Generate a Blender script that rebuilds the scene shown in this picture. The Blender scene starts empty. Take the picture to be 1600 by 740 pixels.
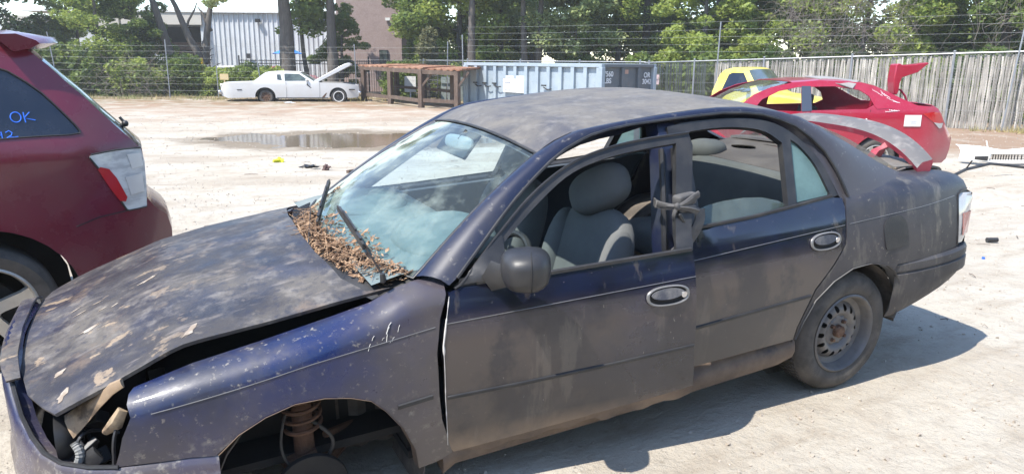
import bpy, bmesh, math, random
import numpy as np
from mathutils import Vector, Matrix, Euler, noise
from mathutils.geometry import delaunay_2d_cdt
random.seed(7)
R = math.radians
S = bpy.context.scene
COL = S.collection
# ------------------------------------------------------------------ camera
CAM = Vector((0.48978, 3.07976, 1.54735))
YAW, PITCH, ROLL = R(-116.9674), R(13.2955), R(0.51555)
fwd = Vector((math.cos(YAW)*math.cos(PITCH), math.sin(YAW)*math.cos(PITCH), -math.sin(PITCH)))
rt = Vector((math.sin(YAW), -math.cos(YAW), 0)); up = rt.cross(fwd)
r2 = math.cos(ROLL)*rt + math.sin(ROLL)*up; u2 = -math.sin(ROLL)*rt + math.cos(ROLL)*up
cd = bpy.data.cameras.new('camera'); cam = bpy.data.objects.new('camera', cd); COL.objects.link(cam)
cam.matrix_world = Matrix(((r2.x, u2.x, -fwd.x, CAM.x), (r2.y, u2.y, -fwd.y, CAM.y), (r2.z, u2.z, -fwd.z, CAM.z), (0, 0, 0, 1)))
cd.sensor_width = 36; cd.lens = 36*1156.21/1600; cd.clip_end = 3000; cd.clip_start = 0.05
S.camera = cam
# ------------------------------------------------------------------ sun, sky, exposure
SUNV = Vector((0.60, 0.12, 1.0)).normalized()          # towards the sun
sl = bpy.data.lights.new('sun', 'SUN'); sl.energy = 3.3; sl.angle = R(0.5); sl.color = (1, 0.955, 0.875)
so = bpy.data.objects.new('sun', sl); COL.objects.link(so)
so.rotation_euler = (-SUNV).to_track_quat('-Z', 'Y').to_euler()
wd = bpy.data.worlds.new('World'); S.world = wd; wd.use_nodes = True
nt = wd.node_tree; bg = nt.nodes['Background']; sk = nt.nodes.new('ShaderNodeTexSky')
sk.sky_type = 'NISHITA'; sk.sun_disc = False
sk.sun_elevation = math.asin(SUNV.z); sk.sun_rotation = math.atan2(SUNV.x, SUNV.y)
sk.air_density = 1.0; sk.dust_density = 0.3; sk.ozone_density = 1.2; sk.altitude = 600
nt.links.new(sk.outputs[0], bg.inputs[0]); bg.inputs[1].default_value = 0.15
S.view_settings.view_transform = 'Standard'; S.view_settings.look = 'None'
S.view_settings.gamma = 1; S.view_settings.use_curve_mapping = False
S.view_settings.exposure = 1.42
S.render.engine = 'CYCLES'
FH = Vector((-.45349, -.89126)); RH = Vector((-.89126, .45349))
def gz(x, y):
    d = (Vector((x, y)) - CAM.xy).dot(FH); t = min(1, max(0, (d-4)/12)); return -.25*t*t*(3-2*t)
def W(L, D, z=None):
    p = CAM.xy + FH*D + RH*L
    return Vector((p.x, p.y, gz(p.x, p.y) if z is None else z))
# ------------------------------------------------------------------ helpers
def tag(o, label=None, cat=None, group=None, kind=None):
    if label: o['label'] = label
    if cat: o['category'] = cat
    if group: o['group'] = group
    if kind: o['kind'] = kind
    return o
def empty(name, loc=(0, 0, 0), rz=0):
    o = bpy.data.objects.new(name, None); COL.objects.link(o); o.location = loc; o.rotation_euler = (0, 0, rz); return o
class MB:
    def __init__(s): s.v = []; s.f = []; s.m = []; s.mi = 0
    def add(s, vs, fs, mi=None):
        n = len(s.v); s.v += [tuple(v) for v in vs]; s.f += [tuple(i+n for i in f) for f in fs]
        s.m += [s.mi if mi is None else mi]*len(fs); return s
    def box(s, c, size, rot=None, mi=None):
        x, y, z = [q/2 for q in size]
        vs = [Vector((a*x, b*y, d*z)) for a in (-1, 1) for b in (-1, 1) for d in (-1, 1)]
        if rot is not None:
            m = rot if isinstance(rot, Matrix) else Euler(rot).to_matrix(); vs = [m @ v for v in vs]
        vs = [v+Vector(c) for v in vs]
        return s.add(vs, [(0, 1, 3, 2), (4, 6, 7, 5), (0, 4, 5, 1), (2, 3, 7, 6), (0, 2, 6, 4), (1, 5, 7, 3)], mi)
    def beam(s, a, b, w, h, mi=None):
        a = Vector(a); b = Vector(b); d = b-a; L = d.length; q = d.to_track_quat('X', 'Z').to_matrix()
        return s.box((a+b)/2, (L, w, h), q, mi)
    def tube(s, pts, r, n=8, cap=True, mi=None, flat=1.0):
        pts = [Vector(p) for p in pts]; rs = r if isinstance(r, (list, tuple)) else [r]*len(pts)
        vs = []; fs = []; ref = None
        for i, p in enumerate(pts):
            d = (pts[min(i+1, len(pts)-1)] - pts[max(i-1, 0)])
            d = d.normalized() if d.length > 1e-9 else Vector((0, 0, 1))
            if ref is None: ref = Vector((0, 0, 1)) if abs(d.z) < .9 else Vector((1, 0, 0))
            a = d.cross(ref).normalized(); b = a.cross(d).normalized(); ref = b
            for k in range(n):
                t = 2*math.pi*k/n; vs.append(p + (a*math.cos(t) + b*math.sin(t)*flat)*rs[i])
        for i in range(len(pts)-1):
            for k in range(n): k2 = (k+1) % n; fs.append((i*n+k, i*n+k2, (i+1)*n+k2, (i+1)*n+k))
        if cap: fs += [tuple(range(n))[::-1], tuple((len(pts)-1)*n+k for k in range(n))]
        return s.add(vs, fs, mi)
    def loft(s, secs, closed=False, cap=False, mi=None):
        n = len(secs[0]); vs = [v for c in secs for v in c]; fs = []
        for i in range(len(secs)-1):
            for k in range(n if closed else n-1): k2 = (k+1) % n; fs.append((i*n+k, i*n+k2, (i+1)*n+k2, (i+1)*n+k))
        if cap: fs += [tuple(range(n))[::-1], tuple((len(secs)-1)*n+k for k in range(n))]
        return s.add(vs, fs, mi)
    def prism(s, poly, d, mi=None):      # poly: 3D points, d: extrusion vector
        n = len(poly); d = Vector(d); vs = [Vector(p) for p in poly] + [Vector(p)+d for p in poly]
        fs = [tuple(range(n))[::-1], tuple(range(n, 2*n))] + [(i, (i+1) % n, (i+1) % n+n, i+n) for i in range(n)]
        return s.add(vs, fs, mi)
    def lathe(s, prof, c, axis='Y', n=48, mi=None):   # prof: (radius, offset)
        c = Vector(c); vs = []; fs = []
        for r, o in prof:
            for k in range(n):
                t = 2*math.pi*k/n
                v = (r*math.cos(t), o, r*math.sin(t)) if axis == 'Y' else ((r*math.cos(t), r*math.sin(t), o) if axis == 'Z' else (o, r*math.cos(t), r*math.sin(t)))
                vs.append(c+Vector(v))
        for i in range(len(prof)-1):
            for k in range(n): k2 = (k+1) % n; fs.append((i*n+k, (i+1)*n+k, (i+1)*n+k2, i*n+k2))
        return s.add(vs, fs, mi)
    def ball(s, c, size, rot=None, p=2.0, n=16, mi=None):   # superellipsoid
        vs = []; fs = []; m = Euler(rot).to_matrix() if rot is not None else Matrix.Identity(3)
        f = lambda w: math.copysign(abs(w)**(2/p), w)
        for i in range(n+1):
            ph = -math.pi/2 + math.pi*i/n
            for k in range(2*n):
                t = math.pi*k/n
                vs.append(m @ Vector((size[0]*f(math.cos(ph))*f(math.cos(t))/2, size[1]*f(math.cos(ph))*f(math.sin(t))/2, size[2]*f(math.sin(ph))/2)) + Vector(c))
        for i in range(n):
            for k in range(2*n): k2 = (k+1) % (2*n); fs.append((i*2*n+k, i*2*n+k2, (i+1)*2*n+k2, (i+1)*2*n+k))
        return s.add(vs, fs, mi)
    def build(s, name, mats, parent=None, smooth=40, solid=0, bevel=0, fix=True, off=-1):
        me = bpy.data.meshes.new(name); me.from_pydata(s.v, [], s.f); 
        mats = mats if isinstance(mats, (list, tuple)) else [mats]
        for m in mats: me.materials.append(m)
        me.polygons.foreach_set('material_index', s.m); me.update()
        if fix:
            bm = bmesh.new(); bm.from_mesh(me); bmesh.ops.remove_doubles(bm, verts=bm.verts, dist=1e-5)
            bmesh.ops.recalc_face_normals(bm, faces=bm.faces); bm.to_mesh(me); bm.free()
        if smooth:
            me.shade_smooth()
            me.set_sharp_from_angle(angle=R(smooth))
        o = bpy.data.objects.new(name, me); COL.objects.link(o)
        if parent: o.parent = parent
        if bevel: b = o.modifiers.new('bevel', 'BEVEL'); b.width = bevel; b.segments = 2; b.limit_method = 'ANGLE'; b.angle_limit = R(40)
        if solid: b = o.modifiers.new('solid', 'SOLIDIFY'); b.thickness = solid; b.offset = off; e_ = o.modifiers.new('edges', 'EDGE_SPLIT'); e_.split_angle = R(45)
        return o
def inpoly(p, poly):
    x, y = p; c = False; n = len(poly); j = n-1
    for i in range(n):
        xi, yi = poly[i]; xj, yj = poly[j]
        if (yi > y) != (yj > y) and x < (xj-xi)*(y-yi)/(yj-yi)+xi: c = not c
        j = i
    return c
def sdist(p, a, b):
    ax, ay = a; bx, by = b; dx, dy = bx-ax, by-ay; L = dx*dx+dy*dy
    t = 0 if L == 0 else max(0, min(1, ((p[0]-ax)*dx+(p[1]-ay)*dy)/L)); return math.hypot(p[0]-ax-t*dx, p[1]-ay-t*dy)
def dens(poly, res, closed=True):
    out = []; n = len(poly)
    for i in range(n if closed else n-1):
        a = poly[i]; b = poly[(i+1) % n]; k = max(1, int(round(math.dist(a, b)/res)))
        out += [tuple(a[q]+(b[q]-a[q])*t/k for q in range(len(a))) for t in range(k)]
    if not closed: out.append(tuple(poly[-1]))
    return out
def smooth_poly(pts, it=2, closed=False):      # Chaikin corner cutting
    for _ in range(it):
        out = []; n = len(pts)
        if not closed: out.append(tuple(pts[0]))
        for i in range(n if closed else n-1):
            a = pts[i]; b = pts[(i+1) % n]
            out.append(tuple(a[q]*.75+b[q]*.25 for q in range(len(a)))); out.append(tuple(a[q]*.25+b[q]*.75 for q in range(len(a))))
        if not closed: out.append(tuple(pts[-1]))
        pts = out
    return pts
def panel(mb, poly, fn, res=.04, holes=(), mi=None, outward=None):
    rings = [dens(poly, res)] + [dens(h, res) for h in holes]
    vs = []; es = []
    for r_ in rings:
        n0 = len(vs); vs += [Vector(p) for p in r_]; es += [(n0+i, n0+(i+1) % len(r_)) for i in range(len(r_))]
    xs = [p[0] for p in rings[0]]; ys = [p[1] for p in rings[0]]
    segs = [(r_[i], r_[(i+1) % len(r_)]) for r_ in rings for i in range(len(r_))]
    y = min(ys)+res*.5; row = 0
    while y < max(ys):
        x = min(xs)+res*(.5 if row % 2 else .99)
        while x < max(xs):
            p = (x, y)
            if inpoly(p, rings[0]) and not any(inpoly(p, h) for h in rings[1:]) and min(sdist(p, a, b) for a, b in segs) > res*.45: vs.append(Vector(p))
            x += res
        y += res*.9; row += 1
    V, E, F = delaunay_2d_cdt(vs, es, [], 0, 1e-6)[:3]
    fs = []
    for f in F:
        c = ((V[f[0]].x+V[f[1]].x+V[f[2]].x)/3, (V[f[0]].y+V[f[1]].y+V[f[2]].y)/3)
        if inpoly(c, rings[0]) and not any(inpoly(c, h) for h in rings[1:]): fs.append(tuple(f))
    P = [Vector(fn(v.x, v.y)) for v in V]
    if outward is not None:
        s = sum(((P[f[1]]-P[f[0]]).cross(P[f[2]]-P[f[0]])).dot(Vector(outward)) for f in fs)
        if s < 0: fs = [f[::-1] for f in fs]
    used = sorted({i for f in fs for i in f}); rm = {u: i for i, u in enumerate(used)}
    return mb.add([P[u] for u in used], [tuple(rm[i] for i in f) for f in fs], mi)
def interp(x, tab):
    if tab[0][0] > tab[-1][0]: tab = tab[::-1]
    if x <= tab[0][0]: return tab[0][1]
    for (a, b), (c, d) in zip(tab, tab[1:]):
        if x <= c: return b+(d-b)*(x-a)/(c-a)
    return tab[-1][1]
def text(body, size, mat, name, parent, mtx, ext=.002, align='CENTER', bold=0.0):
    cu = bpy.data.curves.new(name, 'FONT'); cu.body = body; cu.size = size; cu.extrude = ext; cu.align_x = align; cu.align_y = 'CENTER'; cu.offset = bold
    t = bpy.data.objects.new(name, cu); COL.objects.link(t); bpy.context.view_layer.update()
    me = bpy.data.meshes.new_from_object(t.evaluated_get(bpy.context.evaluated_depsgraph_get()))
    bpy.data.objects.remove(t); o = bpy.data.objects.new(name, me); COL.objects.link(o); me.materials.clear(); me.materials.append(mat)
    o.parent = parent; o.matrix_local = mtx; return o
def basis(origin, ex, ey):       # text plane: ex = reading direction, ey = up
    ex = Vector(ex).normalized(); ey = Vector(ey); ez = ex.cross(ey).normalized(); ey = ez.cross(ex)
    return Matrix(((ex.x, ey.x, ez.x, origin[0]), (ex.y, ey.y, ez.y, origin[1]), (ex.z, ey.z, ez.z, origin[2]), (0, 0, 0, 1)))
# ------------------------------------------------------------------ materials
def mat(name, col, layers=(), rough=.5, metal=0, bump=0, bsc=40, spec=.5, coat=0, coords='Object', rvar=0, emit=None, trans=0):
    """layers: (color, scale, lo, hi, strength[, stretch xyz][, zrange])"""
    m = bpy.data.materials.new(name); m.use_nodes = True; t = m.node_tree; N = t.nodes; L = t.links
    b = N['Principled BSDF']; b.inputs['Base Color'].default_value = (*col, 1); b.inputs['Roughness'].default_value = rough
    b.inputs['Metallic'].default_value = metal; b.inputs['Specular IOR Level'].default_value = spec; b.inputs['Coat Weight'].default_value = coat
    b.inputs['Coat Roughness'].default_value = .08
    if trans: b.inputs['Transmission Weight'].default_value = trans
    tc = N.new('ShaderNodeTexCoord'); src = tc.outputs[coords]; last = None; masks = []
    for i, ly in enumerate(layers):
        c, sc, lo, hi, st = ly[:5]; stretch = ly[5] if len(ly) > 5 else None; zr = ly[6] if len(ly) > 6 else None
        mp = N.new('ShaderNodeMapping'); L.new(src, mp.inputs[0]); mp.inputs['Location'].default_value = (i*3.7, i*1.3, i*2.1)
        if stretch: mp.inputs['Scale'].default_value = stretch
        nz = N.new('ShaderNodeTexNoise'); nz.inputs['Scale'].default_value = sc; nz.inputs['Detail'].default_value = 9; nz.inputs['Roughness'].default_value = .62
        L.new(mp.outputs[0], nz.inputs['Vector'])
        mr = N.new('ShaderNodeMapRange'); mr.inputs[1].default_value = lo; mr.inputs[2].default_value = hi; mr.inputs[3].default_value = 0; mr.inputs[4].default_value = st
        L.new(nz.outputs[0], mr.inputs[0]); fac = mr.outputs[0]
        if zr:
            sp = N.new('ShaderNodeSeparateXYZ'); L.new(src, sp.inputs[0]); ax = zr[2] if len(zr) > 2 else 2
            m2 = N.new('ShaderNodeMapRange'); m2.inputs[1].default_value = zr[0]; m2.inputs[2].default_value = zr[1]; m2.inputs[3].default_value = 0; m2.inputs[4].default_value = 1
            L.new(sp.outputs[ax], m2.inputs[0]); mu = N.new('ShaderNodeMath'); mu.operation = 'MULTIPLY'; L.new(fac, mu.inputs[0]); L.new(m2.outputs[0], mu.inputs[1]); fac = mu.outputs[0]
        mx = N.new('ShaderNodeMix'); mx.data_type = 'RGBA'; L.new(fac, mx.inputs[0])
        if last is None: mx.inputs[6].default_value = (*col, 1)
        else: L.new(last, mx.inputs[6])
        mx.inputs[7].default_value = (*c, 1); last = mx.outputs[2]; masks.append(fac)
    if last is not None: L.new(last, b.inputs['Base Color'])
    if masks and rvar:
        ad = N.new('ShaderNodeMath'); ad.operation = 'MULTIPLY_ADD'; L.new(masks[0], ad.inputs[0]); ad.inputs[1].default_value = rvar; ad.inputs[2].default_value = rough
        L.new(ad.outputs[0], b.inputs['Roughness'])
    if bump:
        nz = N.new('ShaderNodeTexNoise'); nz.inputs['Scale'].default_value = bsc; nz.inputs['Detail'].default_value = 6; L.new(src, nz.inputs['Vector'])
        bp = N.new('ShaderNodeBump'); bp.inputs['Strength'].default_value = bump; bp.inputs['Distance'].default_value = .02
        L.new(nz.outputs[0], bp.inputs['Height']); L.new(bp.outputs[0], b.inputs['Normal'])
    if emit: b.inputs['Emission Color'].default_value = (*emit, 1); b.inputs['Emission Strength'].default_value = 1
    return m
def glass(name, tint, dust, amt, sc=4, lo=.35, hi=.7, base=.04, gloss=.03, haze=None):
    """tinted see-through glass with a patchy film of dust"""
    m = bpy.data.materials.new(name); m.use_nodes = True; t = m.node_tree; N = t.nodes; L = t.links; N.remove(N['Principled BSDF']); out = N['Material Output']
    tr = N.new('ShaderNodeBsdfTransparent'); tr.inputs[0].default_value = (*tint, 1)
    gl = N.new('ShaderNodeBsdfGlossy'); gl.inputs['Roughness'].default_value = gloss
    lw = N.new('ShaderNodeLayerWeight'); lw.inputs[0].default_value = .5; pw_ = N.new('ShaderNodeMath'); pw_.operation = 'POWER'; L.new(lw.outputs['Facing'], pw_.inputs[0]); pw_.inputs[1].default_value = 4.0
    fr = N.new('ShaderNodeMath'); fr.operation = 'MULTIPLY_ADD'; L.new(pw_.outputs[0], fr.inputs[0]); fr.inputs[1].default_value = .85; fr.inputs[2].default_value = .05
    m1 = N.new('ShaderNodeMixShader'); L.new(fr.outputs[0], m1.inputs[0]); L.new(tr.outputs[0], m1.inputs[1]); L.new(gl.outputs[0], m1.inputs[2])
    df = N.new('ShaderNodeBsdfDiffuse'); df.inputs[0].default_value = (*dust, 1)
    tl = N.new('ShaderNodeBsdfTranslucent'); tl.inputs[0].default_value = (*dust, 1)
    md = N.new('ShaderNodeMixShader'); md.inputs[0].default_value = .4; L.new(df.outputs[0], md.inputs[1]); L.new(tl.outputs[0], md.inputs[2])
    tc = N.new('ShaderNodeTexCoord'); nz = N.new('ShaderNodeTexNoise'); nz.inputs['Scale'].default_value = sc; nz.inputs['Detail'].default_value = 10; nz.inputs['Roughness'].default_value = .65
    L.new(tc.outputs['Object'], nz.inputs['Vector'])
    mr = N.new('ShaderNodeMapRange'); mr.inputs[1].default_value = lo; mr.inputs[2].default_value = hi; mr.inputs[3].default_value = base; mr.inputs[4].default_value = amt
    L.new(nz.outputs[0], mr.inputs[0]); fac = mr.outputs[0]
    if haze:     # (cx,cy,cz, radius, strength) shattered patch, its bright reflection painted into the film
        vm = N.new('ShaderNodeVectorMath'); vm.operation = 'SUBTRACT'; L.new(tc.outputs['Object'], vm.inputs[0]); vm.inputs[1].default_value = haze[:3]
        sc2 = N.new('ShaderNodeVectorMath'); sc2.operation = 'MULTIPLY'; L.new(vm.outputs[0], sc2.inputs[0]); sc2.inputs[1].default_value = haze[5]
        ln = N.new('ShaderNodeVectorMath'); ln.operation = 'LENGTH'; L.new(sc2.outputs[0], ln.inputs[0])
        m3 = N.new('ShaderNodeMapRange'); m3.inputs[1].default_value = haze[3]; m3.inputs[2].default_value = 0; m3.inputs[3].default_value = 0; m3.inputs[4].default_value = haze[4]
        L.new(ln.outputs['Value'], m3.inputs[0])
        n2 = N.new('ShaderNodeTexNoise'); n2.inputs['Scale'].default_value = 9; n2.inputs['Detail'].default_value = 8; L.new(tc.outputs['Object'], n2.inputs['Vector'])
        m4 = N.new('ShaderNodeMapRange'); m4.inputs[1].default_value = .38; m4.inputs[2].default_value = .62; L.new(n2.outputs[0], m4.inputs[0])
        mu = N.new('ShaderNodeMath'); mu.operation = 'MULTIPLY'; L.new(m3.outputs[0], mu.inputs[0]); L.new(m4.outputs[0], mu.inputs[1])
        ad = N.new('ShaderNodeMath'); ad.operation = 'ADD'; ad.use_clamp = True; L.new(fac, ad.inputs[0]); L.new(mu.outputs[0], ad.inputs[1]); fac = ad.outputs[0]
    m2 = N.new('ShaderNodeMixShader'); L.new(fac, m2.inputs[0]); L.new(m1.outputs[0], m2.inputs[1]); L.new(md.outputs[0], m2.inputs[2])
    L.new(m2.outputs[0], out.inputs[0]); return m
DUST = (.21, .18, .155)
K = {}
K['black'] = mat('black_plastic', (.018, .018, .02), [((.07, .065, .06), 6, .4, .75, .5)], rough=.45, bump=.05, bsc=200)
K['trim'] = mat('grey_trim', (.018, .018, .020), [((.06, .056, .052), 9, .42, .7, .6)], rough=.5, bump=.05, bsc=150)
K['rubber'] = mat('rubber', (.02, .02, .02), [((.11, .1, .09), 5, .35, .7, .6)], rough=.75, bump=.15, bsc=60)
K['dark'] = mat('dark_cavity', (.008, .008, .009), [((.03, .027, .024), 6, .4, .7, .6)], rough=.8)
K['chrome'] = mat('chrome', (.6, .6, .62), rough=.18, metal=1)
K['rust'] = mat('rusty_steel', (.12, .062, .038), [((.07, .035, .02), 9, .4, .6, .9), ((.3, .2, .13), 14, .55, .7, .5)], rough=.85, bump=.4, bsc=60)
K['glassclear'] = glass('side_glass', (.80, .92, .88), (.40, .44, .40), .30, base=.05)
K['white'] = mat('white_plastic', (.75, .75, .73), [((.45, .4, .34), 6, .5, .75, .4)], rough=.5)
K['pwhite'] = mat('white_paint_mark', (.8, .8, .8), rough=.7)
K['redlens'] = mat('red_lens', (.45, .015, .02), rough=.15, coat=.6)
K['clearlens'] = mat('clear_lens', (.46, .45, .43), [((.35, .34, .33), 7, .4, .6, .7)], rough=.12, coat=.8)
# ================================================================== ground, puddle
g = bpy.data.materials.new('pale_dusty_ground'); g.use_nodes = True; t = g.node_tree; N = t.nodes; L = t.links; B = N['Principled BSDF']; B.inputs['Roughness'].default_value = .95; B.inputs['Specular IOR Level'].default_value = .2
geo = N.new('ShaderNodeNewGeometry')
def noi(sc, det=8, off=0, rough=.6, stretch=None):
    mp = N.new('ShaderNodeMapping'); mp.inputs['Location'].default_value = (off, off*2, 0); L.new(geo.outputs['Position'], mp.inputs[0])
    if stretch: mp.inputs['Scale'].default_value = stretch
    n = N.new('ShaderNodeTexNoise'); n.inputs['Scale'].default_value = sc; n.inputs['Detail'].default_value = det; n.inputs['Roughness'].default_value = rough; L.new(mp.outputs[0], n.inputs['Vector']); return n.outputs[0]
def rng(s, lo, hi, a=0, b=1):
    m = N.new('ShaderNodeMapRange'); m.inputs[1].default_value = lo; m.inputs[2].default_value = hi; m.inputs[3].default_value = a; m.inputs[4].default_value = b; L.new(s, m.inputs[0]); return m.outputs[0]
def mixc(f, a, b):
    m = N.new('ShaderNodeMix'); m.data_type = 'RGBA'; L.new(f, m.inputs[0])
    for i, q in ((6, a), (7, b)):
        if isinstance(q, tuple): m.inputs[i].default_value = (*q, 1)
        else: L.new(q, m.inputs[i])
    return m.outputs[2]
def mul(a, b):
    m = N.new('ShaderNodeMath'); m.operation = 'MULTIPLY'; L.new(a, m.inputs[0]); L.new(b, m.inputs[1]) if not isinstance(b, float) else setattr(m.inputs[1], 'default_value', b); return m.outputs[0]
c = mixc(rng(noi(.7), .35, .65), (.455, .418, .358), (.405, .36, .295))
c = mixc(rng(noi(5, off=3), .5, .72, 0, .45), c, (.27, .22, .17))
c = mixc(rng(noi(60, 4, off=9), .6, .72, 0, .35), c, (.27, .22, .17))
c = mixc(rng(noi(2.2, 10, off=21, rough=.75, stretch=(1, 3, 1)), .60, .70, 0, .5), c, (.27, .21, .15))
dp = N.new('ShaderNodeVectorMath'); dp.operation = 'DOT_PRODUCT'; L.new(geo.outputs['Position'], dp.inputs[0]); dp.inputs[1].default_value = (FH.x, FH.y, 0)
d0 = CAM.xy.dot(FH)
c = mixc(rng(noi(.28, 5, off=33, stretch=(1, 2.2, 1)), .48, .62, 0, .5), c, (.285, .235, .18))
c = mixc(rng(noi(1.6, 9, off=41, rough=.7, stretch=(.6, 2.5, 1)), .52, .66, 0, .55), c, (.27, .22, .165))
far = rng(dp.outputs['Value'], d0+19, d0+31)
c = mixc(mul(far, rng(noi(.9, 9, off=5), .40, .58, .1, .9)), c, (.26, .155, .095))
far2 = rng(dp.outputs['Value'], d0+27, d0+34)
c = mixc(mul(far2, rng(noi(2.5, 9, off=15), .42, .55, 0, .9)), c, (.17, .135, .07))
dr = N.new('ShaderNodeVectorMath'); dr.operation = 'DOT_PRODUCT'; L.new(geo.outputs['Position'], dr.inputs[0]); dr.inputs[1].default_value = (RH.x, RH.y, 0)
r0 = CAM.xy.dot(RH)
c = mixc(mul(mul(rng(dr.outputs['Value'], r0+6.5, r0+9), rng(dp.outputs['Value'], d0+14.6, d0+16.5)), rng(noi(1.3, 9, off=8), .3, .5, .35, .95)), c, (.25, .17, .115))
# damp mud round the puddle
PU = W(-3.75, 17.5)
vm = N.new('ShaderNodeVectorMath'); vm.operation = 'SUBTRACT'; L.new(geo.outputs['Position'], vm.inputs[0]); vm.inputs[1].default_value = PU
mp = N.new('ShaderNodeMapping'); mp.vector_type = 'POINT'; mp.inputs['Rotation'].default_value = (0, 0, -math.atan2(RH.y, RH.x)); mp.inputs['Scale'].default_value = (1/3.9, 1/1.9, 1); L.new(vm.outputs[0], mp.inputs[0])
rotv = N.new('ShaderNodeVectorRotate'); rotv.rotation_type = 'Z_AXIS'; rotv.inputs['Angle'].default_value = -math.atan2(RH.y, RH.x); L.new(vm.outputs[0], rotv.inputs['Vector'])
scv = N.new('ShaderNodeVectorMath'); scv.operation = 'MULTIPLY'; scv.inputs[1].default_value = (1/3.6, 1/2.3, 0); L.new(rotv.outputs[0], scv.inputs[0])
ln = N.new('ShaderNodeVectorMath'); ln.operation = 'LENGTH'; L.new(scv.outputs[0], ln.inputs[0])
ad = N.new('ShaderNodeMath'); ad.operation = 'ADD'; L.new(ln.outputs['Value'], ad.inputs[0]); L.new(rng(noi(.9, 8, off=2), 0, 1, -.55, .55), ad.inputs[1])
c = mixc(rng(ad.outputs[0], 1.18, .92, 0, .85), c, (.17, .135, .095))
c = mixc(rng(noi(14, 10, off=51, rough=.8), .56, .66, 0, .5), c, (.20, .17, .13))
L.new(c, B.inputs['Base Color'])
bp = N.new('ShaderNodeBump'); bp.inputs['Distance'].default_value = .02; bp.inputs['Strength'].default_value = 1.0; L.new(noi(22, 8, off=1, rough=.7), bp.inputs['Height'])
bp2 = N.new('ShaderNodeBump'); bp2.inputs['Distance'].default_value = .05; bp2.inputs['Strength'].default_value = .6; L.new(noi(4, 6, off=4), bp2.inputs['Height']); L.new(bp.outputs[0], bp2.inputs['Normal']); L.new(bp2.outputs[0], B.inputs['Normal'])
def ghgt(x, y):
    h = gz(x, y); p = Vector((x, y, 0)); d = (p.xy-CAM.xy).length
    if d < 45: 
        h += .022*noise.noise(p*.8)+.012*noise.noise(p*2.6+Vector((5, 1, 0)))+.006*noise.noise(p*7)
        for o_, fr_ in ((0, 0), (1.5, 0), (5.2, .7), (6.7, .7)):
            yy = p.y-(-2.4-o_)-.35*math.sin(p.x*.22+fr_)-fr_*.15*p.x
            if abs(yy) < .3: h -= .032*math.exp(-(yy/.10)**2)-.016*math.exp(-((abs(yy)-.17)/.05)**2)
        q = p.xy-PU.xy; u = q.dot(RH)/3.3; v = q.dot(FH)/1.9; r2 = u*u+v*v
        h -= .06*math.exp(-r2*1.2)
    dc = min(1, max(0, (math.hypot(max(0, abs(x+1.3)-2.3), max(0, abs(y)-1.0)))/.8)); return h*dc-.0*(1-dc) if d < 7 else h
mb = MB(); n = 150
us = [-1+2*i/n for i in range(n+1)]
f = lambda u: math.copysign(abs(u)**3.2, u)
X = [-6+28*(.55*u+.45*u**3) if True else 0 for u in us]; Y = [-10+32*(.6*u+.4*u**3) for u in us]
n2 = 300; X = list(np.linspace(-26, 12, n2)); Y = list(np.linspace(-42, 8, n2+60))
vs = [(x, y, ghgt(x, y)) for x in X for y in Y]; ny = len(Y)
# outer ring to the horizon
fs = [(i*ny+j, (i+1)*ny+j, (i+1)*ny+j+1, i*ny+j+1) for i in range(len(X)-1) for j in range(ny-1)]
mb.add(vs, fs)
gr = mb.build('ground', g, None, smooth=80, fix=False); tag(gr, kind='structure')
B0 = (-26, 12, -42, 8); F0 = 1500
mb = MB(); x0, x1, y0, y1 = B0; z = -.262
mb.add([(x0, y0, z), (x1, y0, z), (x1, y1, -.02), (x0, y1, -.25), (-F0, -F0, z), (F0, -F0, z), (F0, F0, -.3), (-F0, F0, z)], [(4, 5, 1, 0), (5, 6, 2, 1), (6, 7, 3, 2), (7, 4, 0, 3)])
tag(mb.build('ground', g, None, smooth=0, fix=False), kind='structure')
# water
wm = bpy.data.materials.new('puddle_water'); wm.use_nodes = True; b = wm.node_tree.nodes['Principled BSDF']; b.inputs['Base Color'].default_value = (.17, .13, .085, 1); b.inputs['Roughness'].default_value = .09; b.inputs['Specular IOR Level'].default_value = .5
mb = MB(); pts = []
for k in range(60):
    a = 2*math.pi*k/60; r_ = 1+.35*noise.noise(Vector((math.cos(a)*1.5, math.sin(a)*1.5, 3))); pts.append(W(-3.75+3.9*math.cos(a)*r_, 17.5+2.1*math.sin(a)*r_))
zz = ghgt(PU.x, PU.y)+.034
mb.add([(p.x, p.y, zz) for p in pts], [tuple(range(60))]); tag(mb.build('puddle', wm, None, smooth=0), kind='structure')
# ================================================================== the dark blue sedan
PIV = Vector((-2.465, .8, 0)); _p, _r = R(2.539), R(2.6378)
RM = Matrix(((math.cos(_p), 0, math.sin(_p)), (0, 1, 0), (-math.sin(_p), 0, math.cos(_p)))) @ Matrix(((1, 0, 0), (0, math.cos(_r), math.sin(_r)), (0, -math.sin(_r), math.cos(_r))))
sedan = empty('wrecked_sedan')
sedan.matrix_world = Matrix.Translation(PIV) @ RM.to_4x4() @ Matrix.Translation(-PIV)
tag(sedan, 'dusty dark blue sedan missing its front wheel, front door ajar, filling the foreground', 'car')
DIRT = (.155, .122, .10)
K['oxid'] = mat('oxidised_roof_paint', (.055, .053, .060), [((.150, .134, .112), 2.6, .30, .54, .9), ((.045, .046, .062), 1.9, .50, .66, .8), ((.21, .195, .175), 14, .50, .70, .55), ((.03, .033, .045), 42, .54, .70, .45)], rough=.55, bump=.05, bsc=220, rvar=.15)
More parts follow.
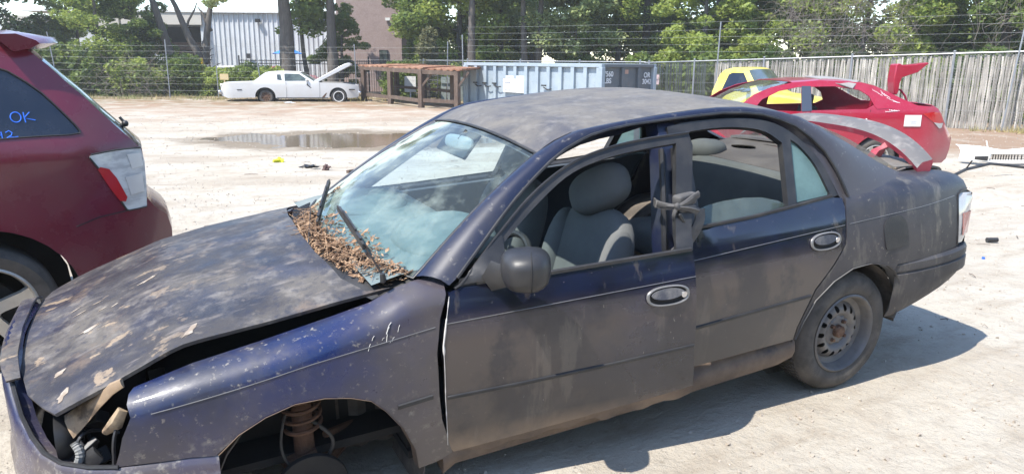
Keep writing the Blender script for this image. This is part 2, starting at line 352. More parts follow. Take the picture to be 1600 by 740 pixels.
K['hood'] = mat('oxidised_bonnet_paint', (.040, .037, .042), [((.105, .092, .078), 3.4, .40, .56, .9), ((.032, .036, .060), 2.6, .50, .62, .75), ((.19, .17, .15), 13, .50, .66, .7), ((.022, .020, .024), 1.6, .50, .58, .7, (1, 1.8, 1)), ((.17, .125, .09), 4.5, .58, .66, .6), ((.30, .225, .15), 7, .60, .625, .75, (1, 1.6, 1), (.15, .60, 0)), ((.19, .16, .13), 16, .62, .66, .35), ((.018, .020, .036), 34, .52, .68, .6), ((.22, .20, .18), 75, .62, .76, .35), ((.22, .19, .165), 5, .60, .72, .6, (1, 4, 1))], rough=.38, bump=.10, bsc=120, rvar=.25)
K['blue'] = mat('blue_fender_paint', (.008, .017, .075), [((.014, .017, .036), 3.2, .42, .60, .8), ((.09, .078, .066), 6, .52, .74, .55, (1, 1, .6)), ((.012, .014, .03), 4, .52, .66, .7, (1, 1, .5)), ((.30, .27, .22), 45, .60, .72, .7), (DIRT, 1.2, .15, .3, .55, None, (.66, .42)), ((.36, .33, .28), 30, .55, .7, .6, None, (.58, .5)), ((.10, .08, .066), 2.5, .2, .5, .6, None, (-.02, -.36, 0))], rough=.26, bump=.03, bsc=200, rvar=.4, coat=.35)
K['flank'] = mat('dust_and_reflection_door_paint', (.008, .012, .036), [((.066, .048, .036), 1.6, .26, .50, .80, None, (.82, .70)), ((.010, .011, .020), 2.2, .44, .56, .7), ((.12, .10, .082), 10, .57, .64, .45, (1, 1, .22)), ((.005, .006, .014), 1.9, .52, .57, .75, (1, 1, .8)), ((.32, .28, .23), 60, .66, .76, .5), ((.24, .16, .10), 4, .2, .5, .9, None, (.36, .27))], rough=.12, bump=.008, bsc=160, rvar=.34, coat=.7)  # lower brown is dust plus the sunlit ground's reflection put into the colour
K['quarter'] = mat('dusty_quarter_paint', (.022, .023, .034), [((.075, .062, .053), 1.8, .2, .5, .7, None, (.95, .55)), ((.055, .05, .05), 2.6, .40, .56, .8), ((.012, .012, .018), 1.7, .52, .58, .6), ((.26, .23, .18), 7, .55, .74, .55, (1.6, 1, .5)), ((.36, .31, .24), 50, .62, .74, .5)], rough=.45, bump=.04, bsc=150, rvar=.25)
K['jamb'] = mat('blue_door_jamb', (.010, .014, .036), [((.07, .075, .07), 5, .45, .7, .5)], rough=.35)
K['cloth'] = mat('grey_seat_fabric', (.125, .128, .125), [((.19, .188, .18), 5, .4, .7, .5)], rough=.95, bump=.12, bsc=300)
K['itrim'] = mat('blue_grey_interior_trim', (.035, .047, .062), [((.09, .095, .10), 5, .4, .7, .5)], rough=.7, bump=.05, bsc=200)
K['dash'] = mat('pale_dashboard_plastic', (.11, .15, .155), [((.26, .27, .25), 4, .4, .68, .6)], rough=.75)
K['shelf'] = mat('parcel_shelf_felt', (.12, .10, .092), [((.2, .17, .15), 6, .4, .7, .6)], rough=.95, bump=.2, bsc=120)
K['sill'] = mat('dusty_sill_paint', (.07, .05, .04), [((.20, .14, .095), 4, .35, .65, .9), ((.03, .03, .04), 7, .55, .7, .8)], rough=.7, bump=.1, bsc=80)
K['primer'] = mat('peeling_tan_primer', (.27, .19, .12), [((.05, .035, .025), 9, .47, .56, .85), ((.45, .36, .24), 12, .5, .7, .6)], rough=.6, bump=.1, bsc=60)
K['leaf'] = mat('dry_leaves', (.26, .15, .085), [((.44, .30, .19), 30, .4, .6, .9), ((.09, .05, .03), 24, .48, .60, .9)], rough=.9)
K['wind'] = glass('dusty_windscreen', (.74, .88, .89), (.58, .66, .58), .40, sc=5.5, lo=.46, hi=.72, base=.06, gloss=.03, haze=(-.66, -.60, 1.16, .66, 2.2, (1, 1.3, .8)))
K['qglass'] = glass('dusty_teal_glass', (.32, .5, .5), (.22, .36, .36), .8, sc=5, lo=.3, hi=.6, base=.5)
K['rglass'] = glass('dusty_rear_glass', (.72, .78, .76), (.45, .42, .38), .4, sc=4, base=.15)
K['belt'] = mat('seat_belt_webbing', (.055, .052, .052), [((.12, .115, .11), 12, .4, .6, .5)], rough=.7, bump=.1, bsc=300)
K['scuff'] = mat('faint_scuff', (.20, .185, .17), rough=.8)
K['scratch'] = mat('pale_scratch', (.52, .5, .47), rough=.8)
K['mould'] = mat('body_side_moulding', (.014, .014, .016), [((.05, .045, .04), 7, .4, .7, .6)], rough=.5)
K['liner'] = mat('muddy_wheel_housing', (.10, .085, .072), [((.05, .042, .036), 5, .4, .65, .8), ((.2, .165, .13), 9, .5, .7, .6)], rough=.9, bump=.2, bsc=50)
K['bluerail'] = mat('dusty_blue_rail_paint', (.008, .011, .032), [((.062, .055, .052), 2, .0, .2, .75, None, (-1.9, -2.5, 0)), ((.05, .046, .048), 4, .46, .68, .55), ((.24, .22, .19), 40, .6, .72, .5)], rough=.38, rvar=.25, coat=.2)
K['peel'] = mat('peeled_primer', (.25, .20, .155), [((.5, .46, .4), 20, .45, .65, .6)], rough=.8)
Bc = lambda a: Vector((-.19-.175*a*a, a*.69, .925-.022*a*a)); Tc = lambda a: Vector((-.913-.022*a*a, a*.53, 1.302-.040*a*a))
def ws(a, t): p = Bc(a).lerp(Tc(a), t); return p+Vector((.5, 0, .86))*(.028*math.sin(math.pi*t)*(1-.4*a*a))
def side(x, z):
    w = .838
    if x > 0: w -= .12*(x/.8)**2.2
    if x < -2.8: w -= .10*((-2.8-x)/.65)**2
    if z < .6: t = .035*((.6-z)/.35)**2
    elif z < .93: t = .6*(z-.6)**2
    else: t = .078+.5*(z-.93)
    return w-t
ZE_F = [(.60, .700), (.54, .715), (.37, .756), (.165, .786), (-.07, .825), (-.2, .849), (-.29, .885), (-.36, .90), (-.47, .905)]
ZE_Q = [(-2.4, 1.0), (-2.9, 1.0), (-3.15, .99), (-3.3, .972), (-3.42, .945)]
def shoulder(tab, ye, L=.12, dz=.075):
    def f(x, v):
        ze = interp(x, tab); z1 = ze-dz
        if v <= z1: return (x, side(x, v), v)
        t = min(1, (v-z1)/L)*math.pi/2; ys = side(x, z1)
        return (x, ye+(ys-ye)*math.cos(t), z1+(ze-z1)*math.sin(t))
    return f
fF = shoulder(ZE_F, .695); fQ = shoulder(ZE_Q, .60)
def charz(x): return interp(x, [(.5, .665), (.04, .73), (-.41, .77), (-1.43, .806), (-1.47, .82), (-2.4, .848), (-3.2, .872)])
def hoodz(x, y):
    zc = interp(x, [(-.33, .945), (-.1, .925), (.05, .905), (.2, .885), (.4, .85), (.55, .80), (.68, .755), (.78, .715), (.88, .69)])
    a = abs(y)/.67; base = zc-.058*a**2.4
    if y > .45: base += .018*(y-.45)/.22*math.exp(-((x-.38)/.16)**2)
    return base+.004*noise.noise(Vector((x*3, y*3, 2)))
ARCH_F = [(-.307, .23), (-.294, .316), (-.252, .417), (-.192, .506), (-.144, .558), (-.077, .587), (.006, .607), (.098, .61), (.189, .586), (.272, .545), (.337, .487)]
ARCH_Q = [(-2.118, .345), (-2.145, .43), (-2.2, .525), (-2.306, .600), (-2.422, .641), (-2.547, .645), (-2.66, .618), (-2.72, .580), (-2.776, .505), (-2.814, .429), (-2.80, .311)]
DOORM = None
def sgnf(f, s): return lambda x, v: (lambda p: (p[0], s*p[1], p[2]))(f(x, v))
def door_matrix(s):
    if s < 0: return Matrix.Identity(4)
    h = Vector((-.43, .80, 0)); return Matrix.Translation(h) @ Matrix.Rotation(R(-6.5), 4, 'Z') @ Matrix.Translation(-h)
def strip_along(mb, pts, s, w, proud, h=None, off=0):
    secs = []
    for x, z in pts:
        y = side(x, z)+off; h2 = w/2
        secs.append([(x, s*(y-.002), z+h2), (x, s*(y+proud), z+h2*.6), (x, s*(y+proud), z-h2*.6), (x, s*(y-.002), z-h2)])
    return mb.loft(secs, cap=True)
def oval_handle(s, cx, cz, w, h, parent, lock=True):
    secs = []; n = 28
    for k in range(n):
        t = 2*math.pi*k/n; ex = abs(math.cos(t))**.8*math.copysign(1, math.cos(t)); ez = abs(math.sin(t))**.8*math.copysign(1, math.sin(t))
        ring = []
        for a in range(8):
            u = 2*math.pi*a/8; rr = 1+.012/.09*math.cos(u)*.6
            x = cx+ex*w/2*rr; z = cz+ez*h/2*(1+.10*math.cos(u)); ring.append((x, s*(side(x, z)+.006+.006*math.sin(u)), z))
        secs.append(ring)
    secs.append(secs[0])
    o = MB().loft(secs, closed=True).build('door_handle', [K['chromish'], K['dark'], K['trim'], K['chrome']], parent)
    m = MB()
    ell = [(cx+math.cos(t)*w/2*.98, cz+math.sin(t)*h/2*.98) for t in [2*math.pi*k/24 for k in range(24)]]
    panel(m, ell, lambda x, z: (x, s*(side(x, z)+.002), z), res=.02, mi=0)
    m.build('handle_recess', K['dark'], o)
    m = MB(); sx = -1
    pad = [(cx+.055*sx*-1*0+math.cos(t)*w*.40+.004, cz+.009+math.sin(t)*h*.30) for t in [2*math.pi*k/20 for k in range(20)]]
    panel(m, pad, lambda x, z: (x, s*(side(x, z)+.014-.1*(x-cx)**2), z), res=.02)
    m.build('handle_paddle', K['paddle'], o, solid=.008)
    if lock:
        q = (cx-w*.38, cz-.002); m = MB(); m.lathe([(.0001, .012), (.012, .012), (.014, .006), (.014, -.004)], (q[0], s*(side(*q)+.002), q[1]), n=16); m.build('key_lock', K['chrome'], o)
    return o
K['paddle'] = mat('worn_handle_paddle', (.05, .055, .075), [((.22, .21, .2), 14, .45, .65, .7)], rough=.3, coat=.3)
K['chromish'] = mat('worn_handle_rim', (.19, .185, .18), [((.1, .095, .09), 10, .4, .7, .6)], rough=.35, metal=.3)
def poly_side(name, poly, s, fn, m, parent, res=.035, holes=(), solid=.010, rag=0):
    mb = MB(); panel(mb, poly, sgnf(fn, s), res, holes, outward=(0, s, 0)); return mb.build(name, m, parent, smooth=50, solid=solid)
sd = lambda x, z: (x, side(x, z), z)
for s in (1, -1):
    # ---- front fender
    top = [(x, interp(x, ZE_F)-.075+.12) for x in (-.455, -.36, -.29, -.2, -.07, .05, .165, .37, .45, .537)]
    poly = [(-.441, .25), (-.425, .30), (-.393, .42), (-.384, .52), (-.383, .676), (-.405, .79), (-.44, .87)] + top
    poly += [(.552, .735), (.560, .70), (.555, .66), (.585, .60), (.600, .55), (.617, .507), (.41, .500), (.345, .490)] + ARCH_F[::-1][1:] + [(-.36, .235)]
    fe = poly_side('front_fender', poly, s, fF, K['blue'], sedan, .03)
    mb = MB(); mb.loft([[(x, s*side(x, z), z), (x, s*(side(x, z)+.006), z+.004), (x, s*(side(x, z)-.05), z-.006)] for x, z in dens(ARCH_F, .03, False)])
    mb.build('arch_lip', K['sill'], fe)
    mb = MB(); strip_along(mb, [(-.36, .520), (-.28, .515), (-.235, .512)], s, .022, .006); mb.build('moulding_stub', K['trim'], fe)
    mb = MB(); cl = [(x, charz(x)) for x in np.linspace(.50, -.385, 20)]
    mb.tube([(x, s*(side(x, z)+.0008), z) for x, z in cl], .0016, 5); mb.build('crease_line', K['chromish'], fe)
    # ---- inner wheel housing, front
    mb = MB(); secs = []
    for k in range(17):
        a = math.pi*(-.12+1.24*k/16); secs.append([(.02+.355*math.cos(a), s*y, .27+.365*math.sin(a)) for y in (.80, .7, .60, .48)])
    mb.loft(secs); mb.build('wheel_housing', K['liner'] if 'liner' in K else K['sill'], sedan, solid=.004)
    # ---- doors
    dm = door_matrix(s)
    poly = [(-.441, .262), (-.420, .30), (-.413, .496), (-.414, .70), (-.428, .77), (-.452, .872), (-.49, .884), (-.82, .884), (-1.425, .900), (-1.424, .80), (-1.422, .52), (-1.440, .338), (-1.06, .305), (-.72, .28)]
    fd = poly_side('front_door', poly, s, sd, K['flank'], sedan, .045, solid=.035); fd.matrix_local = dm
    mb = MB(); low = [(-.441, .262), (-.72, .28), (-1.06, .305), (-1.440, .338)]
    mb.loft([[(x, s*(side(x, z)-.002), z), (x, s*(side(x, z)-.006), z-.012), (x, s*(side(x, z)-.012), z-.030-.012*(x+.44 < -.6)-.006*math.sin(x*40)), (x, s*(side(x, z)-.04), z-.034)] for x, z in dens(low, .02, False)])
    mb.build('rusty_door_bottom', K['sill'], fd, solid=.003)
    fo = [(-.47, .884)] + smooth_poly([(-.489, .892), (-.664, 1.038), (-.819, 1.161), (-.981, 1.247), (-1.131, 1.286), (-1.305, 1.309), (-1.52, 1.320)]) + [ (-1.528, 1.27), (-1.425, .90)]
    fi = [(-.60, .896), (-.645, .98)] + smooth_poly([(-.66, .99), (-.73, 1.045), (-.83, 1.118), (-.973, 1.208), (-1.123, 1.249), (-1.296, 1.270), (-1.455, 1.282)]) + [ (-1.357, .904), (-.9, .896)]
    wf = poly_side('window_frame', fo, s, lambda x, z: (x, side(x, z)-.004, z), K['trim'], fd, .03, [fi], solid=.028)
    mb = MB(); mb.tube([(x, s*(side(x, z)+.004), z) for x, z in fo[:-2]], .0035, 6); mb.build('weatherstrip', K['black'], wf)
    mb = MB(); strip_along(mb, dens([(-.55, .893), (-.82, .892), (-1.415, .907)], .08, False), s, .018, .008); mb.build('belt_seal', K['trim'], fd)
    mb = MB(); strip_along(mb, dens([(-.418, .500), (-.7, .503), (-1.06, .512), (-1.42, .528)], .05, False), s, .019, .006); mb.build('door_moulding', K['mould'] if 'mould' in K else K['flank'], fd, bevel=.002)
    mb = MB(); mb.tube([(x, s*(side(x, z)+.0008), z) for x, z in [(q, charz(q)) for q in np.linspace(-.43, -1.424, 20)]], .0016, 5); mb.build('crease_line', K['chromish'], fd)
    oval_handle(s, -1.295, .752, .175, .070, fd)
    mb = MB(); card = [(-.50, .34), (-.50, .87), (-1.40, .885), (-1.40, .38)]; panel(mb, card, lambda x, z: (x, s*(side(x, z)-.055), z), .1); mb.build('door_card', K['itrim'], fd, solid=.02)
    poly = [(-1.47, .345), (-1.47, .926), (-1.557, .928), (-1.857, .936), (-2.101, .951), (-2.347, .966), (-2.408, .958), (-2.398, .92), (-2.388, .864), (-2.374, .766), (-2.296, .682), (-2.190, .583), (-2.140, .48), (-2.112, .41), (-2.104, .350), (-1.54, .350)]
    rd = poly_side('rear_door', poly, s, sd, K['flank'], sedan, .045, solid=.03)
    fo = [(-1.50, .93)] + smooth_poly([(-1.535, 1.325), (-1.663, 1.339), (-1.983, 1.334), (-2.157, 1.293), (-2.28, 1.201), (-2.36, 1.099), (-2.392, .972)]) + [ (-2.36, .966), (-2.10, .951), (-1.85, .936)]
    h1 = [(-1.585, .938), (-1.625, 1.296)] + smooth_poly([(-1.64, 1.298), (-1.75, 1.303), (-1.897, 1.300), (-2.056, 1.276), (-2.140, 1.215)]) + [(-2.078, .958), (-1.85, .944)]
    h2 = smooth_poly([(-2.195, 1.225), (-2.235, 1.200), (-2.306, 1.115), (-2.345, .985)]) + [ (-2.340, .974), (-2.130, .964)]
    wf = poly_side('window_frame', fo, s, lambda x, z: (x, side(x, z)-.004, z), K['trim'], rd, .03, [h1, h2], solid=.03)
    poly_side('quarter_glass', h2, s, lambda x, z: (x, side(x, z)-.018, z), K['qglass'], rd, .06, solid=0)
    if s > 0:
        g = [(-1.56, .92), (-1.587, .990), (-1.65, 1.004), (-1.746, 1.012), (-1.86, 1.012), (-1.962, 1.003), (-2.05, .98), (-2.10, .955), (-1.85, .93)]
        poly_side('window_glass', g, s, lambda x, z: (x, side(x, z)-.030, z), K['glassclear'], rd, .06, solid=.004)
    mb = MB(); strip_along(mb, dens([(-1.50, .936), (-1.857, .943), (-2.101, .957), (-2.347, .973)], .08, False), s, .016, .007); mb.build('belt_seal', K['trim'], rd)
    mb = MB(); strip_along(mb, dens([(-1.475, .535), (-1.8, .545), (-2.168, .556)], .05, False), s, .019, .006); mb.build('door_moulding', K['mould'] if 'mould' in K else K['flank'], rd, bevel=.002)
    mb = MB(); mb.tube([(x, s*(side(x, z)+.0008), z) for x, z in [(q, charz(q)) for q in np.linspace(-1.475, -2.378, 20)]], .0016, 5); mb.build('crease_line', K['chromish'], rd)
    oval_handle(s, -2.245, .796, .175, .070, rd)
    mb = MB(); card = [(-1.50, .38), (-1.50, .915), (-2.36, .95), (-2.30, .75), (-2.12, .55), (-2.10, .38)]; panel(mb, card, lambda x, z: (x, s*(side(x, z)-.055), z), .1); mb.build('door_card', K['itrim'], rd, solid=.02)
    # ---- quarter panel
    tq = [(x, interp(x, ZE_Q)-.075+.12) for x in (-3.395, -3.3, -3.15, -2.9, -2.7, -2.46)]
    poly = [(-2.43, 1.02), (-2.416, .955), (-2.402, .91), (-2.396, .864), (-2.382, .766), (-2.304, .676), (-2.198, .577), (-2.147, .475), (-2.119, .41), (-2.110, .350)] + ARCH_Q[:8]
    poly += [(-2.74, .612), (-3.0, .606), (-3.21, .602), (-3.27, .615), (-3.245, .75), (-3.262, .868), (-3.30, .875), (-3.36, .87), (-3.395, .86)] + tq
    qp = poly_side('quarter_panel', poly, s, fQ, K['quarter'], sedan, .035)
    mb = MB(); mb.loft([[(x, s*(side(x, z)+.001), z), (x, s*(side(x, z)+.007), z+.003), (x, s*(side(x, z)-.05), z-.006)] for x, z in dens(ARCH_Q, .03, False)])
    mb.build('arch_lip', K['chromish'], qp)
    mb = MB(); secs = []
    for k in range(19):
        a = math.pi*(-.02+1.03*k/18); secs.append([(-2.475+.352*math.cos(a), s*y, .295+.355*math.sin(a)) for y in (.80, .7, .60, .52)])
    mb.loft(secs); mb.prism([(x, s*.52, z) for x, z in [(-2.475+.35*math.cos(t), .295+.35*math.sin(t)) for t in np.linspace(0, 2*math.pi, 20)[:-1]]], (0, s*.004, 0))
    mb.build('wheel_housing', K['liner'] if 'liner' in K else K['sill'], sedan)
    if s > 0:
        fp = smooth_poly([(-2.628, .843), (-2.79, .853), (-2.808, .715), (-2.79, .700), (-2.66, .694), (-2.640, .705)], 2, True)
        mb = MB(); panel(mb, fp, lambda x, z: (x, side(x, z)+.004, z), .04, outward=(0, 1, 0)); mb.build('fuel_door', K['trim'], qp, solid=.004)
    mb = MB(); mb.tube([(x, s*(side(x, z)+.0008), z) for x, z in [(q, charz(q)) for q in np.linspace(-2.41, -3.235, 14)]], .0016, 5); mb.build('crease_line', K['chromish'], qp)
    # ---- sill under the doors
    mb = MB(); mb.loft([[(x, s*.70, .20), (x, s*.795, .205+h), (x, s*.806, .235+h), (x, s*.806, .262+h), (x, s*.80, .285+h), (x, s*.78, .300+h), (x, s*.76, .345+h), (x, s*.70, .36+h)] for x, h in [(-.40, -.03), (-.45, 0), (-1.2, 0), (-2.05, .02), (-2.14, .04)]], cap=True)
    mb.build('sill', K['sill'], sedan, bevel=0)
    # ---- pillar and cant rail
    wi_ = lambda t: tuple(ws(.99, t)+Vector((0, 0, .006)))
    ST = [((-.455, .787, .895), wi_(0)), ((-.489, .775, .912), wi_(.06)), ((-.60, .732, 1.0), wi_(.23)), ((-.696, .69, 1.073), wi_(.40)), ((-.78, .658, 1.135), wi_(.55)), ((-.867, .632, 1.194), wi_(.71)),
          ((-.95, .606, 1.243), wi_(.85)), ((-1.025, .590, 1.281), wi_(.98)), ((-1.09, .577, 1.303), (-1.01, .525, 1.303)), ((-1.155, .568, 1.322), (-1.10, .52, 1.333)), ((-1.25, .560, 1.337), (-1.22, .52, 1.347)), ((-1.35, .555, 1.346), (-1.33, .52, 1.357)), ((-1.55, .550, 1.354), (-1.55, .52, 1.372)),
          ((-1.70, .548, 1.358), (-1.70, .52, 1.379)), ((-1.83, .548, 1.360), (-1.84, .52, 1.381)), ((-1.95, .550, 1.354), (-1.97, .52, 1.375)), ((-2.06, .558, 1.340), (-2.10, .522, 1.357)), ((-2.15, .570, 1.314), (-2.21, .528, 1.336)), ((-2.234, .588, 1.281), (-2.31, .536, 1.308)), ((-2.31, .618, 1.225), (-2.42, .552, 1.265)),
          ((-2.37, .650, 1.164), (-2.52, .572, 1.215)), ((-2.405, .69, 1.09), (-2.65, .592, 1.145)), ((-2.425, .725, 1.02), (-2.80, .612, 1.065)), ((-2.44, .752, .962), (-2.95, .63, .998)), ((-2.46, .775, .925), (-3.05, .64, .985))]
    secs = []
    for (o, i) in ST:
        o = Vector(o); i = Vector(i); w = (o-i).length; n = Vector((0, .55, .85)); sec = []
        d = min(.022, w*.22)
        n = (Vector((0, .6, 1)) if o.x > -2.3 else Vector((-.1, .9, .6))).normalized()
        sec = [i+Vector((0, -.02, -.02)), i, i.lerp(o, .25)+n*d*.75, i.lerp(o, .5)+n*d, i.lerp(o, .75)+n*d*.8, o.lerp(i, .06)+n*.004, o, o+Vector((0, -.012, -.004)), o+Vector((0, -.055, -.012)), o+Vector((0, -.075, -.05)), o+Vector((0, -.13, -.055))]
        if o.x < -1.5:
            dc_ = Vector((-1.88-o.x, 0, 1.02-o.z)); dc_.normalize(); kk = min(1, (-1.5-o.x)/.15)*.042; sec[8] = o+dc_*kk+Vector((0, -.016+.5*0-(.5*dc_.z*kk if dc_.z < 0 else 0)*-1, 0)); sec[9] = sec[8]+Vector((0, -.03, 0)); sec[10] = sec[8]+Vector((0, -.10, -.01))
        secs.append([(p.x, s*p.y, p.z) for p in sec])
    mb = MB(); mb.loft(secs); 
    ra = mb.build('side_rail', [K['oxid'], K['jamb'], K['bluerail']], sedan, smooth=60)
    for p in ra.data.polygons:
        k = p.index % 10; q = p.index//10
        p.material_index = (1 if q < 12 else 2) if k >= 6 else 2
    mb = MB(); mb.tube([(o[0], s*(o[1]+.003), o[2]) for o, i in ST[1:24]], .0065, 6); mb.build('drip_moulding', K['trim'], ra)
    # ---- B pillar
    mb = MB(); mb.loft([[(x0, s*y, z), (x0-.012, s*(y+.03), z), (x1, s*(y+.03), z), (x1, s*(y-.04), z), (x0, s*(y-.04), z)] for x0, x1, y, z in [(-1.43, -1.56, .74, .22), (-1.41, -1.55, .745, .60), (-1.40, -1.53, .705, .88), (-1.43, -1.55, .645, 1.07), (-1.465, -1.575, .575, 1.25), (-1.49, -1.59, .50, 1.335)]], closed=True, cap=True)
    bp = mb.build('centre_pillar', K['jamb'], sedan)
    mb = MB(); mb.tube([(-1.415, s*.765, .62), (-1.405, s*.742, .88), (-1.435, s*.682, 1.07), (-1.468, s*.612, 1.245)], .012, 6); mb.build('door_seal', K['trim'], bp)
    mb = MB(); mb.tube([(-1.49, s*.775, .62), (-1.475, s*.748, .88), (-1.50, s*.688, 1.07), (-1.53, s*.618, 1.245)], .016, 6); mb.build('rear_door_seal', K['black'], bp)
# ---- roof
ZR = [(-.925, 1.262), (-1.0, 1.303), (-1.10, 1.334), (-1.22, 1.348), (-1.33, 1.358), (-1.55, 1.373), (-1.70, 1.380), (-1.84, 1.382), (-1.97, 1.376), (-2.10, 1.358), (-2.21, 1.337), (-2.31, 1.309)]
YR = [(-.935, .530), (-1.01, .525), (-1.10, .52), (-1.84, .52), (-2.10, .522), (-2.21, .528), (-2.31, .536)]
secs = []
for x in list(np.linspace(-.935, -1.25, 9)) + list(np.linspace(-1.3, -2.31, 22)):
    row = []; bow = max(0, 1-(-.935-x)/.3)
    for a in np.linspace(-1, 1, 23):
        y = a*interp(x, YR); xx = x+.022*(1-a*a)*bow-.02*(1-a*a)*max(0, (-2.0-x)/.3); z = interp(x, ZR)+.022*(1-abs(a)**2.5)+.02*bow*(1-a*a)
        row.append((xx, y, z))
    secs.append(row)
mb = MB(); mb.loft(secs); roof = mb.build('roof', K['oxid'], sedan, smooth=60)
lin = MB(); lin.loft([[(p[0], p[1]*.98, p[2]-.035) for p in r_] for r_ in secs]); lin.build('headliner', K['itrim'], sedan)
# ---- windscreen
Bc = lambda a: Vector((-.19-.175*a*a, a*.69, .925-.022*a*a)); Tc = lambda a: Vector((-.913-.022*a*a, a*.53, 1.302-.040*a*a))
def ws(a, t): p = Bc(a).lerp(Tc(a), t); return p+Vector((.5, 0, .86))*(.028*math.sin(math.pi*t)*(1-.4*a*a))
mb = MB(); mb.loft([[ws(a, t) for a in np.linspace(-.985, .985, 25)] for t in np.linspace(0, .985, 17)]); wsg = mb.build('windscreen', K['wind'], sedan, smooth=80)
rim = [ws(a, 0) for a in np.linspace(-1, 1, 25)] + [ws(1, t) for t in np.linspace(.06, 1, 16)] + [ws(a, 1) for a in np.linspace(.92, -1, 24)] + [ws(-1, t) for t in np.linspace(.94, 0, 16)]
mb = MB(); mb.tube([p+Vector((.003, 0, .004)) for p in rim], .006, 6, flat=.6); mb.build('windscreen_seal', K['trim'], wsg)
# rear glass
Tr = lambda a: Vector((-2.33+.02*a*a, a*.536, 1.33-.024*a*a)); Br = lambda a: Vector((-3.02+.06*a*a, a*.635, 1.022-.022*a*a))
mb = MB(); mb.loft([[Tr(a).lerp(Br(a), t)+Vector((-.3, 0, .9))*(.025*math.sin(math.pi*t)) for a in np.linspace(-.98, .98, 17)] for t in np.linspace(0, 1, 9)])
mb.build('rear_glass', K['rglass'], sedan, smooth=80)
# ---- hood
front = [(.752, .668), (.79, .60), (.835, .50), (.868, .32), (.88, 0), (.868, -.32), (.835, -.50), (.79, -.60), (.752, -.668)]
rear = [(-.295, -.672), (-.20, -.69+.0), (-.165, -.56), (-.135, -.35), (-.115, 0), (-.118, .27), (-.145, .54), (-.20, .66), (-.293, .676)]
edge = front[::1] + [(.5, -.672), (.2, -.675), (0, -.675)] + rear + [(0, .675), (.2, .672), (.5, .670)]
mb = MB(); panel(mb, edge, lambda x, y: (x, y, hoodz(x, y)), .04, outward=(0, 0, 1))
hood = mb.build('hood', [K['hood']], sedan, smooth=60, solid=.012)
for (x, y, L_, w_, a) in [(.46, .02, .10, .030, .5), (.66, .25, .08, .03, .3), (.745, .46, .05, .035, .2), (.70, .05, .05, .012, .2), (.72, -.02, .04, .010, .3), (.64, .02, .05, .012, .1), (.36, .60, .09, .030, 1.0), (.62, .12, .035, .012, .4), (.735, .60, .07, .03, 1.2), (.58, .14, .045, .015, .4)]:
    mb = MB(); pts = []
    for k in range(14):
        t = 2*math.pi*k/14; rr = random.uniform(.45, 1.15); u = math.cos(t)*L_/2*rr; v = math.sin(t)*w_/2*rr
        pts.append((x+u*math.cos(a)-v*math.sin(a), y+u*math.sin(a)+v*math.cos(a)))
    panel(mb, pts, lambda x, y: (x, y, hoodz(x, y)+.0015), .05, outward=(0, 0, 1)); mb.build('peeled_patch', K['peel'], hood, smooth=0)
fd = [o for o in sedan.children if o.name.startswith('front_door')][0]
mb = MB(); rnd = random.Random(4); fe_ = [o for o in sedan.children if o.name.startswith('front_fender')][0]
def fs(x, v): p = fF(x, v); return (p[0], p[1]+.001, p[2])
for k in range(9):
    x = -.20+rnd.gauss(0, .030); z = .752+rnd.gauss(0, .020); a = rnd.uniform(.2, 1.4); L_ = rnd.uniform(.008, .028)
    mb.tube([fs(x, z), fs(x-L_*.5*math.cos(a), z+L_*.5*math.sin(a)+.003), fs(x-L_*math.cos(a), z+L_*math.sin(a))], rnd.uniform(.0006, .0018), 4)
mb.build('scratch_marks', K['scratch'], fe_, smooth=0)
mb = MB(); pts = []
for k in range(60): z = .30+.56*k/59; x = interp(z, [(.26, -.441), (.30, -.420), (.496, -.413), (.70, -.414), (.77, -.428), (.872, -.452)]); pts.append((x+.0015, side(x, z)+.001, z))
mb.tube(pts, [.0012+.0030*max(0, noise.noise(Vector((k*.31, 2, 0)))) + (.0022 if 38 < k < 52 else 0) for k in range(60)], 5); mb.build('chipped_edge', K['scratch'], fd, smooth=0)
mb = MB()
for k in range(34):
    x = -.5-rnd.random()*.9; z = rnd.choice((rnd.uniform(.36, .86), rnd.gauss(.66, .05))); f = lambda x, z: (x, side(x, z)+.0006, z); L_ = rnd.uniform(.003, .012)
    if abs(x+1.1) < .3 or rnd.random() < .4: mb.tube([f(x, z), f(x+rnd.uniform(-.3, .3)*L_, z-L_)], rnd.uniform(.0004, .0009), 4)
mb.build('scuff_marks', K['scuff'], fd, smooth=0)
K['hose0'] = mat('pale_mirror_housing', (.34, .36, .36), rough=.4)
